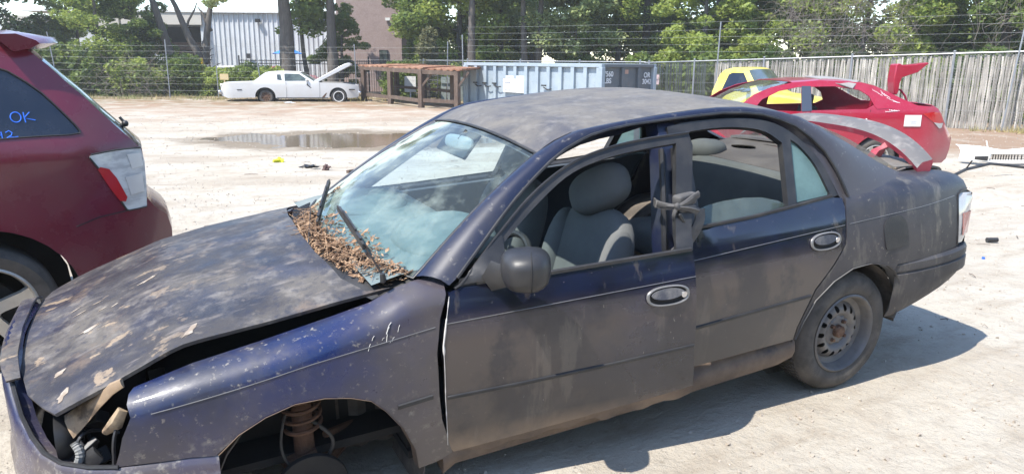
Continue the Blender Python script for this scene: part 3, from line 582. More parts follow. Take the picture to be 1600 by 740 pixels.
# ---- cowl and wipers
mb = MB(); mb.loft([[(-.06-.16*a*a+.0, a*.66, .862-.02*a*a), (-.10-.17*a*a, a*.67, .880-.02*a*a), (-.17-.18*a*a, a*.68, .905-.02*a*a), (-.205-.178*a*a, a*.69, .925-.02*a*a)] for a in np.linspace(-1, 1, 21)])
cowl = mb.build('cowl_panel', K['black'], sedan)
mb = MB()
for y in np.linspace(-.52, -.22, 12): mb.beam((-.11-.3*y*y, y, .892), (-.19-.3*y*y, y, .918), .008, .006)
mb.build('cowl_vent', K['trim'], cowl)
def wiper(piv, elbow, ba, bb):
    m = MB(); piv = Vector(piv); elbow = Vector(elbow)
    m.lathe([(.0001, .022), (.008, .020), (.010, .010), (.010, -.01)], piv, 'Z', 14)
    mid = piv.lerp(elbow, .3)
    m.loft([[(p.x, p.y-w, p.z+.010), (p.x, p.y-w*.6, p.z+.020), (p.x, p.y+w*.6, p.z+.020), (p.x, p.y+w, p.z+.010)] for p, w in [(piv, .016), (mid, .012), (mid.lerp(elbow, .4), .007), (elbow, .005)]], closed=True, cap=True)
    o = m.build('wiper', K['black'], sedan)
    m = MB(); ba = Vector(ba); bb = Vector(bb); m.beam(ba, bb, .008, .022); m.build('wiper_blade', K['rubber'], o)
    m = MB(); m.beam(ba.lerp(bb, .08)+Vector((0, 0, .016)), ba.lerp(bb, .92)+Vector((0, 0, .016)), .010, .006); m.beam(ba.lerp(bb, .25)+Vector((0, 0, .024)), ba.lerp(bb, .75)+Vector((0, 0, .024)), .007, .006); m.build('blade_bridge', K['trim'], o)
gs = lambda p: Vector((p[0], p[1], .925+.5*(-.19-p[0])+.0))
wiper((-.250, .70, .925), (-.256, .42, .975), (-.285, -.02, 1.005), (-.245, .50, .985))
wiper((-.115, .16, .895), (-.20, -.16, .965), (-.345, -.40, 1.040), (-.19, .0, .955))
# ---- side mirror on the front door
mb = MB(); mb.ball((-.665, .925, .968), (.165, .180, .135), (0, 0, R(-20)), p=2.9, n=14)
for i, v in enumerate(mb.v):
    v = Vector(v); d = v-Vector((-.665, .925, .968)); k = 1+.15*(d.y/.08); mb.v[i] = tuple(Vector((-.665, .925, .968))+Vector((d.x*(1+.2*(-d.x/.08)), d.y, d.z*(1-.10*(d.x/.08)))))
mir = mb.build('side_mirror', K['black'], fd, smooth=80)
mb = MB(); c_ = Vector((-.665, .925, .968)); mb.tube([c_+Euler((0, 0, R(-20))).to_matrix() @ Vector((-.030, .089*math.copysign(abs(math.cos(t))**.7, math.cos(t))*1.0, .066*math.copysign(abs(math.sin(t))**.7, math.sin(t)))) for t in np.linspace(0, 2*math.pi, 41)], .0025, 5, cap=False); mb.build('housing_seam', K['dark'], mir)
mb = MB(); mb.loft([[Vector(p)+Vector(q) for q in ((0, 0, .035*k), (.022*k, 0, 0), (0, 0, -.035*k), (-.022*k, 0, 0))] for p, k in [((-.60, .80, .915), 1.6), ((-.62, .83, .920), 1.3), ((-.65, .86, .930), 1.1), ((-.69, .885, .945), 1.5)]], closed=True, cap=True); mb.build('mirror_arm', K['black'], mir, smooth=80)
mb = MB(); panel(mb, [(-.485, .893), (-.56, .955), (-.655, 1.03), (-.672, 1.03), (-.672, .90)], lambda x, z: (x, side(x, z)+.004+.02*math.exp(-((x+.6)/.05)**2-((z-.93)/.04)**2), z), .02, outward=(0, 1, 0)); mb.build('mirror_base', K['black'], mir, solid=.014)
mb = MB(); mb.add([(-.757, .87, .925), (-.730, .99, .93), (-.730, .985, 1.005), (-.757, .87, 1.010)], [(0, 1, 2, 3)]); mb.build('mirror_glass', K['chrome'], mir)
# ---- knotted belt round the pillar
mb = MB()
def strap(pts, w, th=.004, tw=0):
    if isinstance(w, list): pw_ = smooth_poly([tuple(p)+(q,) for p, q in zip(pts, w)], 2); pts = [p[:3] for p in pw_]; w = [p[3] for p in pw_]
    secs = []; pts = [Vector(p) for p in pts]
    for i, p in enumerate(pts):
        d = (pts[min(i+1, len(pts)-1)]-pts[max(0, i-1)]).normalized(); ww = (w[i] if isinstance(w, list) else w)/2
        a = d.cross(Vector((0, 1, 0))); a = a.normalized() if a.length > .1 else Vector((0, 0, 1)); n = a.cross(d).normalized()
        secs.append([p+a*ww+n*th, p+a*ww*.3+n*th*2.5, p-a*ww*.4+n*th*1.2, p-a*ww+n*th, p-a*ww-n*th, p+a*ww-n*th])
    mb.loft(secs, closed=True, cap=True)
BX_ = Vector((-1.452, .792, 1.065))
mb.ball(BX_+Vector((0, 0, .012)), (.100, .050, .050), (0, R(5), R(6)), 5, 14); mb.ball(BX_+Vector((.0, .003, -.022)), (.098, .048, .036), (0, R(-9), R(6)), 5, 12)
st_ = lambda pts, w, th=.003: strap([tuple(BX_+Vector(p)) for p in pts], w, th)
st_([(-.045, .030, .035), (-.01, .034, .022), (.03, .034, .004), (.055, .028, -.004)], [.026, .026, .020, .014]); st_([(-.045, .028, -.035), (-.01, .034, -.022), (.03, .035, -.010), (.055, .030, -.006)], [.028, .024, .018, .014], .004)
st_([(.055, .028, -.004), (.080, .0, -.008), (.09, -.06, -.01), (.07, -.10, -.01)], [.016, .026, .032, .032]); st_([(.060, .028, -.010), (.066, .022, -.035), (.060, .016, -.055)], [.014, .018, .014], .004)
mb.ball(BX_+Vector((.058, .030, -.004)), (.026, .022, .032), (0, .5, .3), 2.4, 10)
belt = mb.build('knotted_belt', K['belt'], sedan, smooth=50)
mb = MB(); st_([(-.062, .020, -.03), (-.060, .030, -.075), (-.02, .036, -.13), (.04, .028, -.185), (.075, .015, -.215)], [.045, .050, .052, .052, .050]); mb.build('belt_tail', K['belt'], belt, smooth=50)
mb = MB(); mb.beam(BX_+Vector((.05, .03, -.03)), BX_+Vector((.018, .034, -.09)), .022, .016); mb.build('belt_buckle', K['black'], belt, bevel=.005)
# ---- parts inside the cabin
mb = MB(); mb.loft([[(x, y, z+.01*(1-abs(y)/.66)) for y in np.linspace(-.66, .66, 15)] for x, z in [(-.22, .895), (-.32, .915), (-.5, .935), (-.66, .93), (-.76, .90), (-.80, .84), (-.79, .70), (-.74, .55)]])
dsh = mb.build('dashboard', K['dash'], sedan, smooth=60)
mb = MB(); mb.ball((-.60, .37, .925), (.40, .50, .17), (0, .1, 0), 2.3, 12); mb.build('instrument_hood', K['dash'], dsh, smooth=80)
mb = MB(); mb.ball((-.50, -.35, .93), (.36, .50, .07), None, 2.3, 12); mb.build('dash_pad', K['dash'], dsh, smooth=80)
mb = MB(); c = Vector((-.86, .37, .73)); q = Euler((0, R(62), 0)).to_matrix()
mb.tube([c+q @ Vector((.185*math.cos(t), .185*math.sin(t), 0)) for t in np.linspace(0, 2*math.pi, 33)], .014, 8, cap=False); mb.beam(c+q @ Vector((0, -.18, 0)), c+q @ Vector((0, .18, 0)), .05, .02); mb.ball(c, (.05, .10, .10), (0, R(62-90), 0), 2.5, 8)
mb.build('steering_wheel', K['black'], sedan)
def seat(y, tilt, tw):
    q = Euler((0, R(-17), 0))
    m = MB(); m.ball((-1.285, y, .70), (.15, .50, .56), (0, R(-17), 0), 3.2, 14)
    o = m.build('seat_back', K['cloth'], sedan, smooth=80)
    m = MB(); 
    for sy in (-1, 1): m = MB(); m.ball((-1.24, y+sy*.215, .68), (.16, .10, .50), (0, R(-17), 0), 2.4, 12); m.build('seat_bolster', K['cloth'], o, smooth=80)
    m = MB(); m.ball((-1.05, y, .44), (.52, .50, .17), (0, R(6), 0), 3, 12); m.build('seat_cushion', K['cloth'], o, smooth=80)
    m = MB(); m.ball((-1.335, y, 1.045), (.135, .30, .20), (R(tilt), R(-20), R(tw)), 2.6, 14); h = m.build('headrest', K['cloth'], o, smooth=80)
    m = MB()
    for sy in (-.06, .06): m.tube([(-1.37, y+sy, .95), (-1.34, y+sy, 1.04)], .006, 6)
    m.build('headrest_post', K['chrome'], h)
seat(.37, 30, 20); seat(-.37, 0, 0)
mb = MB(); mb.ball((-2.33, 0, .50), (.50, 1.26, .20), None, 4, 12); rs = mb.build('rear_bench', K['cloth'], sedan, smooth=80)
mb = MB(); mb.loft([[(x, y*(1 if abs(y) < .6 else .98), z-.02*(abs(y)/.64)**4) for y in np.linspace(-.64, .64, 17)] for x, z in [(-2.42, .50), (-2.43, .60), (-2.50, .85), (-2.53, .925), (-2.565, .955), (-2.62, .960), (-2.66, .94)]]); mb.build('rear_backrest', K['cloth'], rs, smooth=70)
SH = lambda x, y: (x, y, .962+.045*(-2.62-x)/.4)
hole = lambda cx, cy, a, b, rot: [(cx+a*math.cos(t)*math.cos(rot)*r_-b*math.sin(t)*math.sin(rot)*r_, cy+a*math.cos(t)*math.sin(rot)*r_+b*math.sin(t)*math.cos(rot)*r_) for t, r_ in [(2*math.pi*k/14, .8+.3*abs(noise.noise(Vector((k*2.1, cx*5, cy*7))))) for k in range(14)]]
mb = MB(); panel(mb, [(-2.60, -.63), (-2.60, .63), (-3.04, .60), (-3.06, -.60)], SH, .05, [hole(-2.86, -.36, .05, .10, .2), hole(-2.90, .02, .035, .09, .1), hole(-2.98, -.20, .012, .12, .1)]); sh = mb.build('parcel_shelf', K['shelf'], sedan, solid=.006)
mb = MB(); mb.box((-2.99, -.02, 1.035), (.10, .17, .045), (0, 0, .1)); cl = mb.build('high_brake_lamp', K['white'], sh, bevel=.008)
mb = MB(); mb.box((-2.945, -.03, 1.038), (.02, .075, .024), (0, 0, .1)); mb.build('lamp_lens', K['redlens'], cl, bevel=.003)
mb = MB(); mb.ball((-2.66, -.47, .975), (.22, .24, .12), (0, 0, .3), 2.6, 12); mb.build('rear_headrest', K['cloth'], rs, smooth=80)
mb = MB(); mb.ball((-.845, -.02, 1.235), (.03, .22, .065), (0, R(-15), R(10)), 3, 10); rm = mb.build('rear_view_mirror', K['hose0'], sedan); 
mb = MB(); mb.tube([(-.84, -.01, 1.25), (-.875, 0, 1.29)], .008, 6); mb.build('mirror_stem', K['black'], rm)
for y in (-.28, .30):
    mb = MB(); mb.box((-1.03 if y > 0 else -.95, y, 1.275 if y > 0 else 1.19), (.14, .34, .018), (0, R(-8 if y > 0 else 50), 0)); mb.build('sun_visor', K['itrim'], sedan, bevel=.006)
# floor, firewall, boot, underbody
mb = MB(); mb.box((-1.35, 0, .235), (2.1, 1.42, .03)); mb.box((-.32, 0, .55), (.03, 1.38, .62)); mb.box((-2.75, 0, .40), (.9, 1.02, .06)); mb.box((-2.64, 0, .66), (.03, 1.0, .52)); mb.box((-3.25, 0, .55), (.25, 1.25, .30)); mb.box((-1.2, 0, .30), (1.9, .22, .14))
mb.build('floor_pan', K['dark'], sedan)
# ---- boot lid, spoiler, tail
mb = MB(); TZ = lambda x, y: interp(x, [(-2.98, 1.018), (-3.1, 1.012), (-3.25, .998), (-3.36, .975), (-3.42, .945)])+.018*(1-(y/.6)**2)
panel(mb, [(-2.97, .592), (-3.2, .590), (-3.33, .575), (-3.41, .55), (-3.435, .3), (-3.44, 0), (-3.435, -.3), (-3.41, -.55), (-3.33, -.575), (-3.2, -.59), (-2.97, -.592), (-3.01, -.3), (-3.02, 0), (-3.01, .3)], lambda x, y: (x, y, TZ(x, y)), .05, outward=(0, 0, 1))
lid = mb.build('boot_lid', K['oxid'], sedan, smooth=60, solid=.012)
mb = MB(); mb.loft([[(-3.395-.035*(1-(y/.55)**2), y, TZ(-3.42, y)-.012), (-3.40-.04*(1-(y/.55)**2), y, .90), (-3.42-.04*(1-(y/.55)**2), y, .75), (-3.43-.04*(1-(y/.55)**2), y, .62)] for y in np.linspace(-.55, .55, 11)]); mb.build('boot_rear_face', K['quarter'], lid)
for s in (1, -1):
    mb = MB(); mb.loft([[(-3.385-.0, s*.748, z), (-3.42, s*.70, z), (-3.445, s*.62, z), (-3.455, s*.54, z)] for z in (.60, .75, .87)]); mb.build('tail_panel', K['quarter'], sedan)
    mb = MB(); secs = []
    for z, xf in [(.615, -3.270), (.655, -3.262), (.75, -3.258), (.85, -3.272), (.872, -3.285)]:
        inset = .012 if z in (.615, .872) else 0
        pth = [(xf, side(xf, z)+.002-inset), (-3.33, side(-3.33, z)+.008-inset), (-3.385, .752-inset), (-3.43, .70-inset), (-3.462+inset, .62), (-3.475+inset, .50), (-3.485+inset, .40)]
        secs.append([(x, s*y, z) for x, y in pth])
    mb.loft(secs); tl = mb.build('tail_light', K['clearlens'], sedan, smooth=60)
    mb = MB(); mb.loft([[(-3.30, s*(side(-3.30, z)+.0085), z), (-3.385, s*.757, z), (-3.434, s*.704, z), (-3.468, s*.62, z)] for z in (.66, .775)]); mb.build('red_lens', K['redlens'], tl)
    mb = MB(); mb.tube([(xf+.004, s*(side(xf, z)+.002), z) for z, xf in [(.615, -3.270), (.655, -3.262), (.75, -3.258), (.85, -3.272), (.872, -3.285), (.885, -3.33), (.885, -3.40)]], .005, 6); mb.build('light_gasket', K['black'], tl)
# spoiler: a bow over the boot lid, faded red with grey top, on two feet
K['sptop'] = mat('faded_grey_spoiler_top', (.115, .11, .11), [((.30, .27, .25), 12, .5, .7, .6), ((.35, .08, .10), 4, .62, .72, .5)], rough=.75)
K['spred'] = mat('faded_red_spoiler', (.40, .035, .065), [((.5, .22, .22), 9, .5, .72, .6)], rough=.5)
SPN = np.linspace(-1, 1, 33); secs = []
for a in SPN:
    y = .63*a; x = -3.14-.07*(1-a*a); z = 1.165-.145*abs(a)**3.0; ch = .135-.02*abs(a)
    dz = -.45*abs(a)**3
    secs.append([(x+ch/2, y, z-.012), (x+ch*.2, y, z+.014), (x-ch*.2, y, z+.018), (x-ch/2, y, z+.022), (x-ch/2-.006, y, z+.002), (x-ch/2+.01, y, z-.046), (x, y, z-.044), (x+ch*.38, y, z-.044)])
mb = MB(); mb.loft(secs, closed=True, cap=True)
sp = mb.build('spoiler', [K['sptop'], K['spred']], lid, smooth=50)
for p in sp.data.polygons: p.material_index = 0 if p.normal.z > .5 else 1
for s in (1, -1):
    mb = MB(); mb.loft([[(-3.16+dx+w*q[0], s*(.36+dy)+.022*q[1], z) for q in ((1, 0), (.5, 1), (-.7, .8), (-1, 0), (-.7, -.8), (.5, -1))] for dx, dy, z, w in [(.06, 0, 1.02, .055), (.04, .01, 1.06, .05), (.0, .03, 1.08, .045), (-.02, .04, 1.12, .04)]], closed=True, cap=True); mb.build('spoiler_foot', K['spred'], sp, smooth=50)
mb = MB(); PT = [(-2.735, .830), (-2.80, .842), (-3.0, .842), (-3.2, .824), (-3.36, .785), (-3.45, .715), (-3.505, .60), (-3.54, .40), (-3.555, 0)]
PT = PT + [(x, -y) for x, y in PT[::-1][1:]]
PT = smooth_poly(PT, 1)
def bsec(x, y):
    t = min(1, max(0, (-2.76-x)/.62)); zb = .315+.135*t if abs(y) > .55 else .44; zt = .614-.012*t; n = Vector((x+2.6, y, 0)).normalized() if x < -3.3 else Vector((0, math.copysign(1, y), 0))
    p = Vector((x, y, 0)); f = lambda o, z: p+n*o+Vector((0, 0, z))
    return [f(-.045, zt+.002), f(-.012, zt), f(.0, zt-.012), f(.002, zt-.045), f(-.006, zt-.050), f(-.006, zt-.056), f(.004, zt-.062), f(.006, zt-.12), f(-.004, zb+.06), f(-.022, zb+.015), f(-.05, zb)]
mb.loft([bsec(x, y) for x, y in PT]); mb.build('rear_bumper', K['quarter'], sedan, smooth=35)
# ---- rear wheels
K['tyre'] = mat('dusty_tyre', (.038, .035, .033), [((.125, .11, .095), 5, .32, .62, .75), ((.02, .02, .02), 12, .5, .7, .7)], rough=.85, bump=.12, bsc=120)
K['rim'] = mat('dull_steel_rim', (.15, .142, .138), [((.07, .065, .062), 6, .4, .65, .7), ((.26, .23, .19), 9, .52, .72, .6)], rough=.55, metal=.2, bump=.05, bsc=120)
def wheel(parent, c, s, r=.297, w=.19, rr=.195, style='steel', m_tyre=None, m_rim=None, sp=5, nm='wheel'):
    c = Vector(c); m = MB()
    pf = [(rr-.012, -w*.30), (rr, 0.0), (rr+.006, .002), (rr+.02, .010), ((rr+r)/2+.01, .014), (r-.03, .006), (r-.012, -.006), (r-.004, -.020), (r, -.035), (r, -w+.035), (r-.006, -w+.015), (r-.03, -w), (rr, -w), (rr-.015, -w+.05)]
    m.lathe([(q[0], s*q[1]) for q in pf], c, n=64)
    if style == 'steel':
        for k in range(72):
            a = 2*math.pi*k/72
            for j, o in enumerate((-.045, -.075, -.105, -.135)):
                a2 = a+(.04 if j % 2 else 0); p = c+Vector((r*math.cos(a2), s*(o), r*math.sin(a2))); m.box(p, (.006, .024, .017), Euler((0, -a2, 0)))
    t = m.build(nm, m_tyre or K['tyre'], parent, smooth=45)
    m = MB()
    if style == 'steel':
        m.lathe([(rr+.002, s*.004), (rr-.006, s*.010), (rr-.012, s*.004), (rr-.018, -s*.012), (rr-.024, -s*.045), (rr-.05, -s*.055)], c, n=56)
        def fn(u, v):
            q = math.hypot(u, v)
            o = -.055 if q > .142 else (-.055+.030*(1-((q-.105)/.037)**2) if q > .07 else (-.036 if q > .055 else -.030))
            if .07 >= q: o = -.038
            return (c.x+u, c.y+s*o, c.z+v)
        hs = []
        for k in range(14):
            a = 2*math.pi*k/14; hs.append([((.118+.017*math.cos(t))*math.cos(a)-.012*math.sin(t)*math.sin(a), (.118+.017*math.cos(t))*math.sin(a)+.012*math.sin(t)*math.cos(a)) for t in [2*math.pi*j/10 for j in range(10)]])
        panel(m, [(.146*math.cos(2*math.pi*j/48), .146*math.sin(2*math.pi*j/48)) for j in range(48)], fn, .011, hs)
        ri = m.build('rim', m_rim or K['rim'], t, smooth=50)
        m = MB(); m.lathe([(.0001, -.010*s), (.024, -.012*s), (.030, -.018*s), (.031, -.04*s)], c, n=20); m.build('hub_cap', K['rust'], ri)
        m = MB()
        for k in range(4):
            a = 2*math.pi*(k+.4)/4; m.lathe([(.0001, -.022*s), (.009, -.022*s), (.010, -.040*s)], c+Vector((.052*math.cos(a), 0, .052*math.sin(a))), n=8)
        m.build('wheel_nut', K['rust'], ri)
        m = MB(); m.lathe([(.0001, -.09*s), (.15, -.09*s), (.16, -.10*s)], c, n=30); m.build('brake_drum', K['dark'], t)
    else:
        m.lathe([(rr+.002, s*.003), (rr-.008, s*.008), (rr-.016, s*.0), (rr-.022, -s*.05), (rr-.03, -s*.09)], c, n=56)
        m.lathe([(.0001, -.006*s), (.03, -.006*s), (.055, -.012*s), (.07, -.03*s), (.07, -.06*s)], c, n=24)
        for k in range(sp):
            a = 2*math.pi*(k+.25)/sp; e = Vector((math.cos(a), 0, math.sin(a))); f = Vector((-math.sin(a), 0, math.cos(a)))
            m.loft([[c+e*q+f*h+Vector((0, s*o, 0)), c+e*q-f*h+Vector((0, s*o, 0)), c+e*q-f*h*1.15+Vector((0, s*(o-.03), 0)), c+e*q+f*h*1.15+Vector((0, s*(o-.03), 0))] for q, h, o in [(.03, .034, -.010), (.08, .028, -.016), ((rr)*.75, .030, -.012), (rr-.016, .040, -.002)]], closed=True, cap=True)
        ri = m.build('rim', m_rim or K['alloy'], t, smooth=40)
        m = MB(); m.lathe([(.0001, -.10*s), (rr*.62, -.10*s), (rr*.65, -.12*s)], c, n=30); m.build('brake_disc', K['dark'], t)
    return t
K['alloy'] = mat('dull_alloy', (.50, .47, .42), [((.3, .27, .23), 6, .45, .7, .6)], rough=.35, metal=.5)
wheel(sedan, (-2.467, .800, .296), 1); wheel(sedan, (-2.467, -.800, .296), -1)
# ---- nose: bumper, cavity, engine bay
K['nose'] = mat('scratched_nose_paint', (.055, .052, .065), [((.13, .12, .13), 3, .4, .6, .8), ((.5, .48, .45), 26, .62, .70, .7, (1, 6, 1)), ((.03, .05, .12), 5, .5, .65, .6)], rough=.4, bump=.04, bsc=140, coat=.2)
NP = [(.335, .812, .492), (.42, .806, .498), (.52, .79, .500), (.62, .772, .503), (.70, .735, .505), (.77, .68, .508), (.82, .60, .512), (.855, .52, .535), (.880, .46, .585), (.893, .41, .645), (.905, .35, .695), (.915, .28, .705), (.93, .12, .71), (.935, 0, .71)]
NP = NP+[(x, -y, z) for x, y, z in NP[::-1][1:]]
secs = []
for x, y, z in NP:
    n = Vector((x-.2, y*.6, 0)).normalized() if abs(y) < .72 else Vector((.15, math.copysign(1, y), 0)).normalized(); p = Vector((x, y, 0))
    f = lambda o, zz: p+n*o+Vector((0, 0, zz))
    secs.append([f(-.05, z-.02), f(-.016, z-.003), f(-.004, z), f(.006, z-.010), f(.014, z-.04), f(.020, .44), f(.032, .42), f(.034, .36), f(.024, .34), f(.018, .26), f(-.03, .20)])
mb = MB(); mb.loft(secs); fb = mb.build('front_bumper', K['blue2'] if 'blue2' in K else K['blue'], sedan, smooth=45)
for q_ in (NP[3:12], NP[-12:-3]): mb = MB(); mb.tube([Vector(q)+Vector((-.012, 0, .004)) for q in q_], .007, 6); mb.build('bumper_seal', K['trim'], fb)
mb = MB(); panel(mb, [(.945, 0), (.940, .12), (.926, .28), (.914, .35), (.900, .40), (.860, .40), (.878, .25), (.888, 0), (.878, -.25), (.860, -.40), (.900, -.40), (.914, -.35), (.926, -.28), (.940, -.12)], lambda x, y: (x, y, .718-(x-.88)*.10-.9*max(0, abs(y)-.30)**1.5-(.6*max(0, x-.92))), .03, outward=(0, 0, 1)); mb.build('nose_panel', K['hood'], fb, solid=.008)
mb = MB()
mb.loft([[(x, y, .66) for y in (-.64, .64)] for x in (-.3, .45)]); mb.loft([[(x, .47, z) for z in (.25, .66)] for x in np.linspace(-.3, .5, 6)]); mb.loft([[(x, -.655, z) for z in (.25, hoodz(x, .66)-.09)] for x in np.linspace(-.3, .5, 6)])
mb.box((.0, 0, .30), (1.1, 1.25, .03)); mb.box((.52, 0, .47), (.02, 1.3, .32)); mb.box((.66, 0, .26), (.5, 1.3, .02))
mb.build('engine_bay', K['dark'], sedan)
mb = MB(); mb.box((.72, 0, .655), (.06, 1.15, .04)); mb.box((.74, 0, .40), (.03, .8, .05)); mb.box((.73, .52, .50), (.04, .04, .34), (.2, 0, 0)); mb.box((.73, -.52, .50), (.04, .04, .34)); mb.build('radiator_support', K['jamb'], sedan, bevel=.004)
# peeled headlight surround: bent tan bracket from fender tip
def ribbon(mb, pts, ws_, n):
    n = Vector(n); secs = []
    pts = [Vector(p) for p in pts]
    for i, p in enumerate(pts):
        d = (pts[min(i+1, len(pts)-1)]-pts[max(0, i-1)]).normalized(); a = d.cross(n).normalized(); w = ws_[i]/2
        secs.append([p+a*w, p+a*w*.4+n*.010, p-a*w*.4+n*.008, p-a*w, p-a*w*.9-n*.006, p+a*w*.9-n*.006])
    mb.loft(secs, closed=True, cap=True)
mb = MB(); ribbon(mb, [(.565, .690, .735), (.60, .675, .715), (.64, .655, .675), (.69, .635, .630), (.73, .62, .595)], [.03, .04, .045, .07, .085], (.5, .6, .6)); ribbon(mb, [(.575, .715, .66), (.60, .705, .615), (.635, .69, .585)], [.03, .045, .02], (.3, .9, .2))
br = mb.build('torn_headlight_bracket', K['primer'], sedan)
mb = MB(); mb.tube(smooth_poly([(.60, .62, .54), (.66, .61, .56), (.69, .65, .585), (.72, .67, .55), (.715, .68, .50), (.70, .67, .44)], 3), .006, 6); mb.tube(smooth_poly([(.72, .50, .60), (.74, .52, .52), (.73, .57, .49), (.70, .60, .50), (.66, .62, .48)], 3), .006, 6)
mb.tube(smooth_poly([(.60, .70, .60), (.615, .72, .56), (.62, .725, .50), (.635, .71, .45), (.66, .68, .42)], 3), .006, 6); mb.tube(smooth_poly([(.63, .45, .62), (.68, .50, .60), (.70, .50, .54), (.69, .55, .50)], 3), .005, 6)
mb.tube([(.70, .56, .60), (.72, .60, .56), (.70, .63, .52), (.67, .60, .50)], .006, 6); wi = mb.build('loose_wires', K['black'], sedan)
mb = MB(); mb.box((.69, .66, .50), (.05, .05, .04), (.3, .5, .2)); mb.box((.74, .55, .53), (.03, .035, .03), (.1, .2, .7)); mb.box((.67, .60, .46), (.06, .04, .05), (.6, .1, .4)); mb.build('wire_connector', K['trim'], wi, bevel=.003)
mb = MB(); ribbon(mb, [(.66, .70, .53), (.69, .685, .50), (.71, .67, .45), (.70, .66, .40)], [.05, .06, .05, .03], (.4, .8, .3)); ribbon(mb, [(.76, .50, .60), (.765, .53, .54), (.755, .57, .50)], [.05, .06, .04], (.8, .3, .4)); mb.build('broken_lamp_shell', K['trim'], sedan)
mb = MB(); ribbon(mb, [(.775, .46, .66), (.775, .47, .60), (.765, .50, .52), (.74, .56, .47)], [.04, .055, .06, .05], (.9, .3, .2)); mb.build('grille_bracket', K['primer'], sedan)
K['hose'] = mat('grey_corrugated_hose', (.22, .22, .21), rough=.6)
rnd = random.Random(12)
mb = MB(); hp = smooth_poly([(.72, .66, .56), (.705, .68, .53), (.72, .68, .49), (.745, .64, .465), (.77, .60, .47)], 3); mb.tube(hp, [.012+.002*(k % 2) for k in range(len(hp))], 8); mb.build('vent_hose', K['hose'], sedan)
for k, (x, y, z, a, b, c, m_) in enumerate([(.70, .58, .59, .06, .03, .004, 'galv0'), (.74, .53, .57, .03, .05, .004, 'primer'), (.68, .66, .54, .05, .02, .02, 'black'), (.76, .50, .53, .02, .05, .05, 'primer'), (.71, .62, .49, .07, .05, .03, 'black'), (.66, .56, .57, .05, .05, .04, 'trim'), (.74, .60, .51, .025, .025, .03, 'hose'), (.69, .50, .60, .08, .012, .03, 'rust')]):
    mb = MB(); mb.box((x, y, z), (a, b, c), (rnd.uniform(-.8, .8), rnd.uniform(-.8, .8), rnd.uniform(-1, 1))); mb.build('bracket', K.get(m_, K['chromish']), sedan, bevel=.003)
mb = MB(); mb.lathe([(.02, .0), (.055, .02), (.075, .05), (.08, .07), (.075, .07), (.05, .025), (.0001, .012)], (.70, .57, .54), 'X', 24); mb.build('lamp_bowl', K['black'], sedan)
# ---- front strut and arm
mb = MB(); mb.tube([(.04, .60, .62), (.045, .61, .50), (.05, .625, .30), (.055, .63, .16)], [.030, .034, .036, .03], 14); mb.tube([(.043, .606, .56), (.044, .608, .54)], .055, 14); mb.box((.05, .65, .24), (.10, .05, .16), (.1, .2, 0)); mb.lathe([(.0001, .05), (.05, .05), (.055, .02), (.055, -.04)], (.05, .69, .20), n=18)
st = mb.build('strut', K['rust'], sedan)
mb = MB(); mb.tube([(.045+.062*math.cos(t), .612+.062*math.sin(t), .40+.21*t/34) for t in np.linspace(0, 34, 150)], .008, 6); mb.build('coil_spring', K['rust'], st)
mb = MB(); mb.lathe([(.04, .0), (.125, .0), (.128, -.006), (.128, -.018), (.04, -.02)], (.05, .715, .21), n=40); mb.build('brake_disc', K['dark'], st)
mb = MB(); mb.tube([(.05, .62, .17), (-.15, .40, .20), (-.25, .30, .22)], [.025, .035, .03], 8); mb.tube([(.05, .62, .16), (.10, .40, .17), (.12, .30, .2)], .022, 8); mb.tube([(-.03, .60, .34), (-.16, .50, .30), (-.30, .45, .24)], .014, 8); mb.build('control_arm', K['rust'], st)
mb = MB(); mb.tube(smooth_poly([(.06, .60, .45), (.0, .66, .42), (-.05, .68, .36), (-.02, .66, .28), (.04, .66, .22)], 3), .007, 6); mb.tube(smooth_poly([(.07, .60, .52), (.12, .66, .46), (.14, .68, .36), (.10, .67, .27)], 3), .005, 6); mb.build('brake_hose', K['rubber'], st)
for s in (1, -1):
    mb = MB(); mb.loft([[(x, s*(.475+.012*math.sin(x*60)), z) for x in np.linspace(-.36, -.10, 14)] for z in np.linspace(.18, .60, 6)]); mb.loft([[(x, s*(.475-.02*q), z) for x in (-.37, -.33)] for q, z in ((0, .2), (1, .6))]); mb.build('inner_fender', K['liner'], sedan)
# front of the car rests on a welded wheel stand
stand = empty('wheel_stand', (-.66, .42, 0)); tag(stand, 'old rusty wheel laid flat under the blue sedan as a support', 'stand')
m = MB(); m.lathe([(.15, 0), (.19, .0), (.20, .015), (.19, .03), (.175, .08), (.19, .13), (.20, .145), (.19, .16), (.15, .16)], (0, 0, 0), 'Z', 32); m.build('rim_barrel', K['rust'], stand)
m = MB(); m.lathe([(.0001, .09), (.06, .09), (.10, .105), (.15, .08), (.176, .08)], (0, 0, 0), 'Z', 32); m.build('rim_disc', K['rust'], stand)
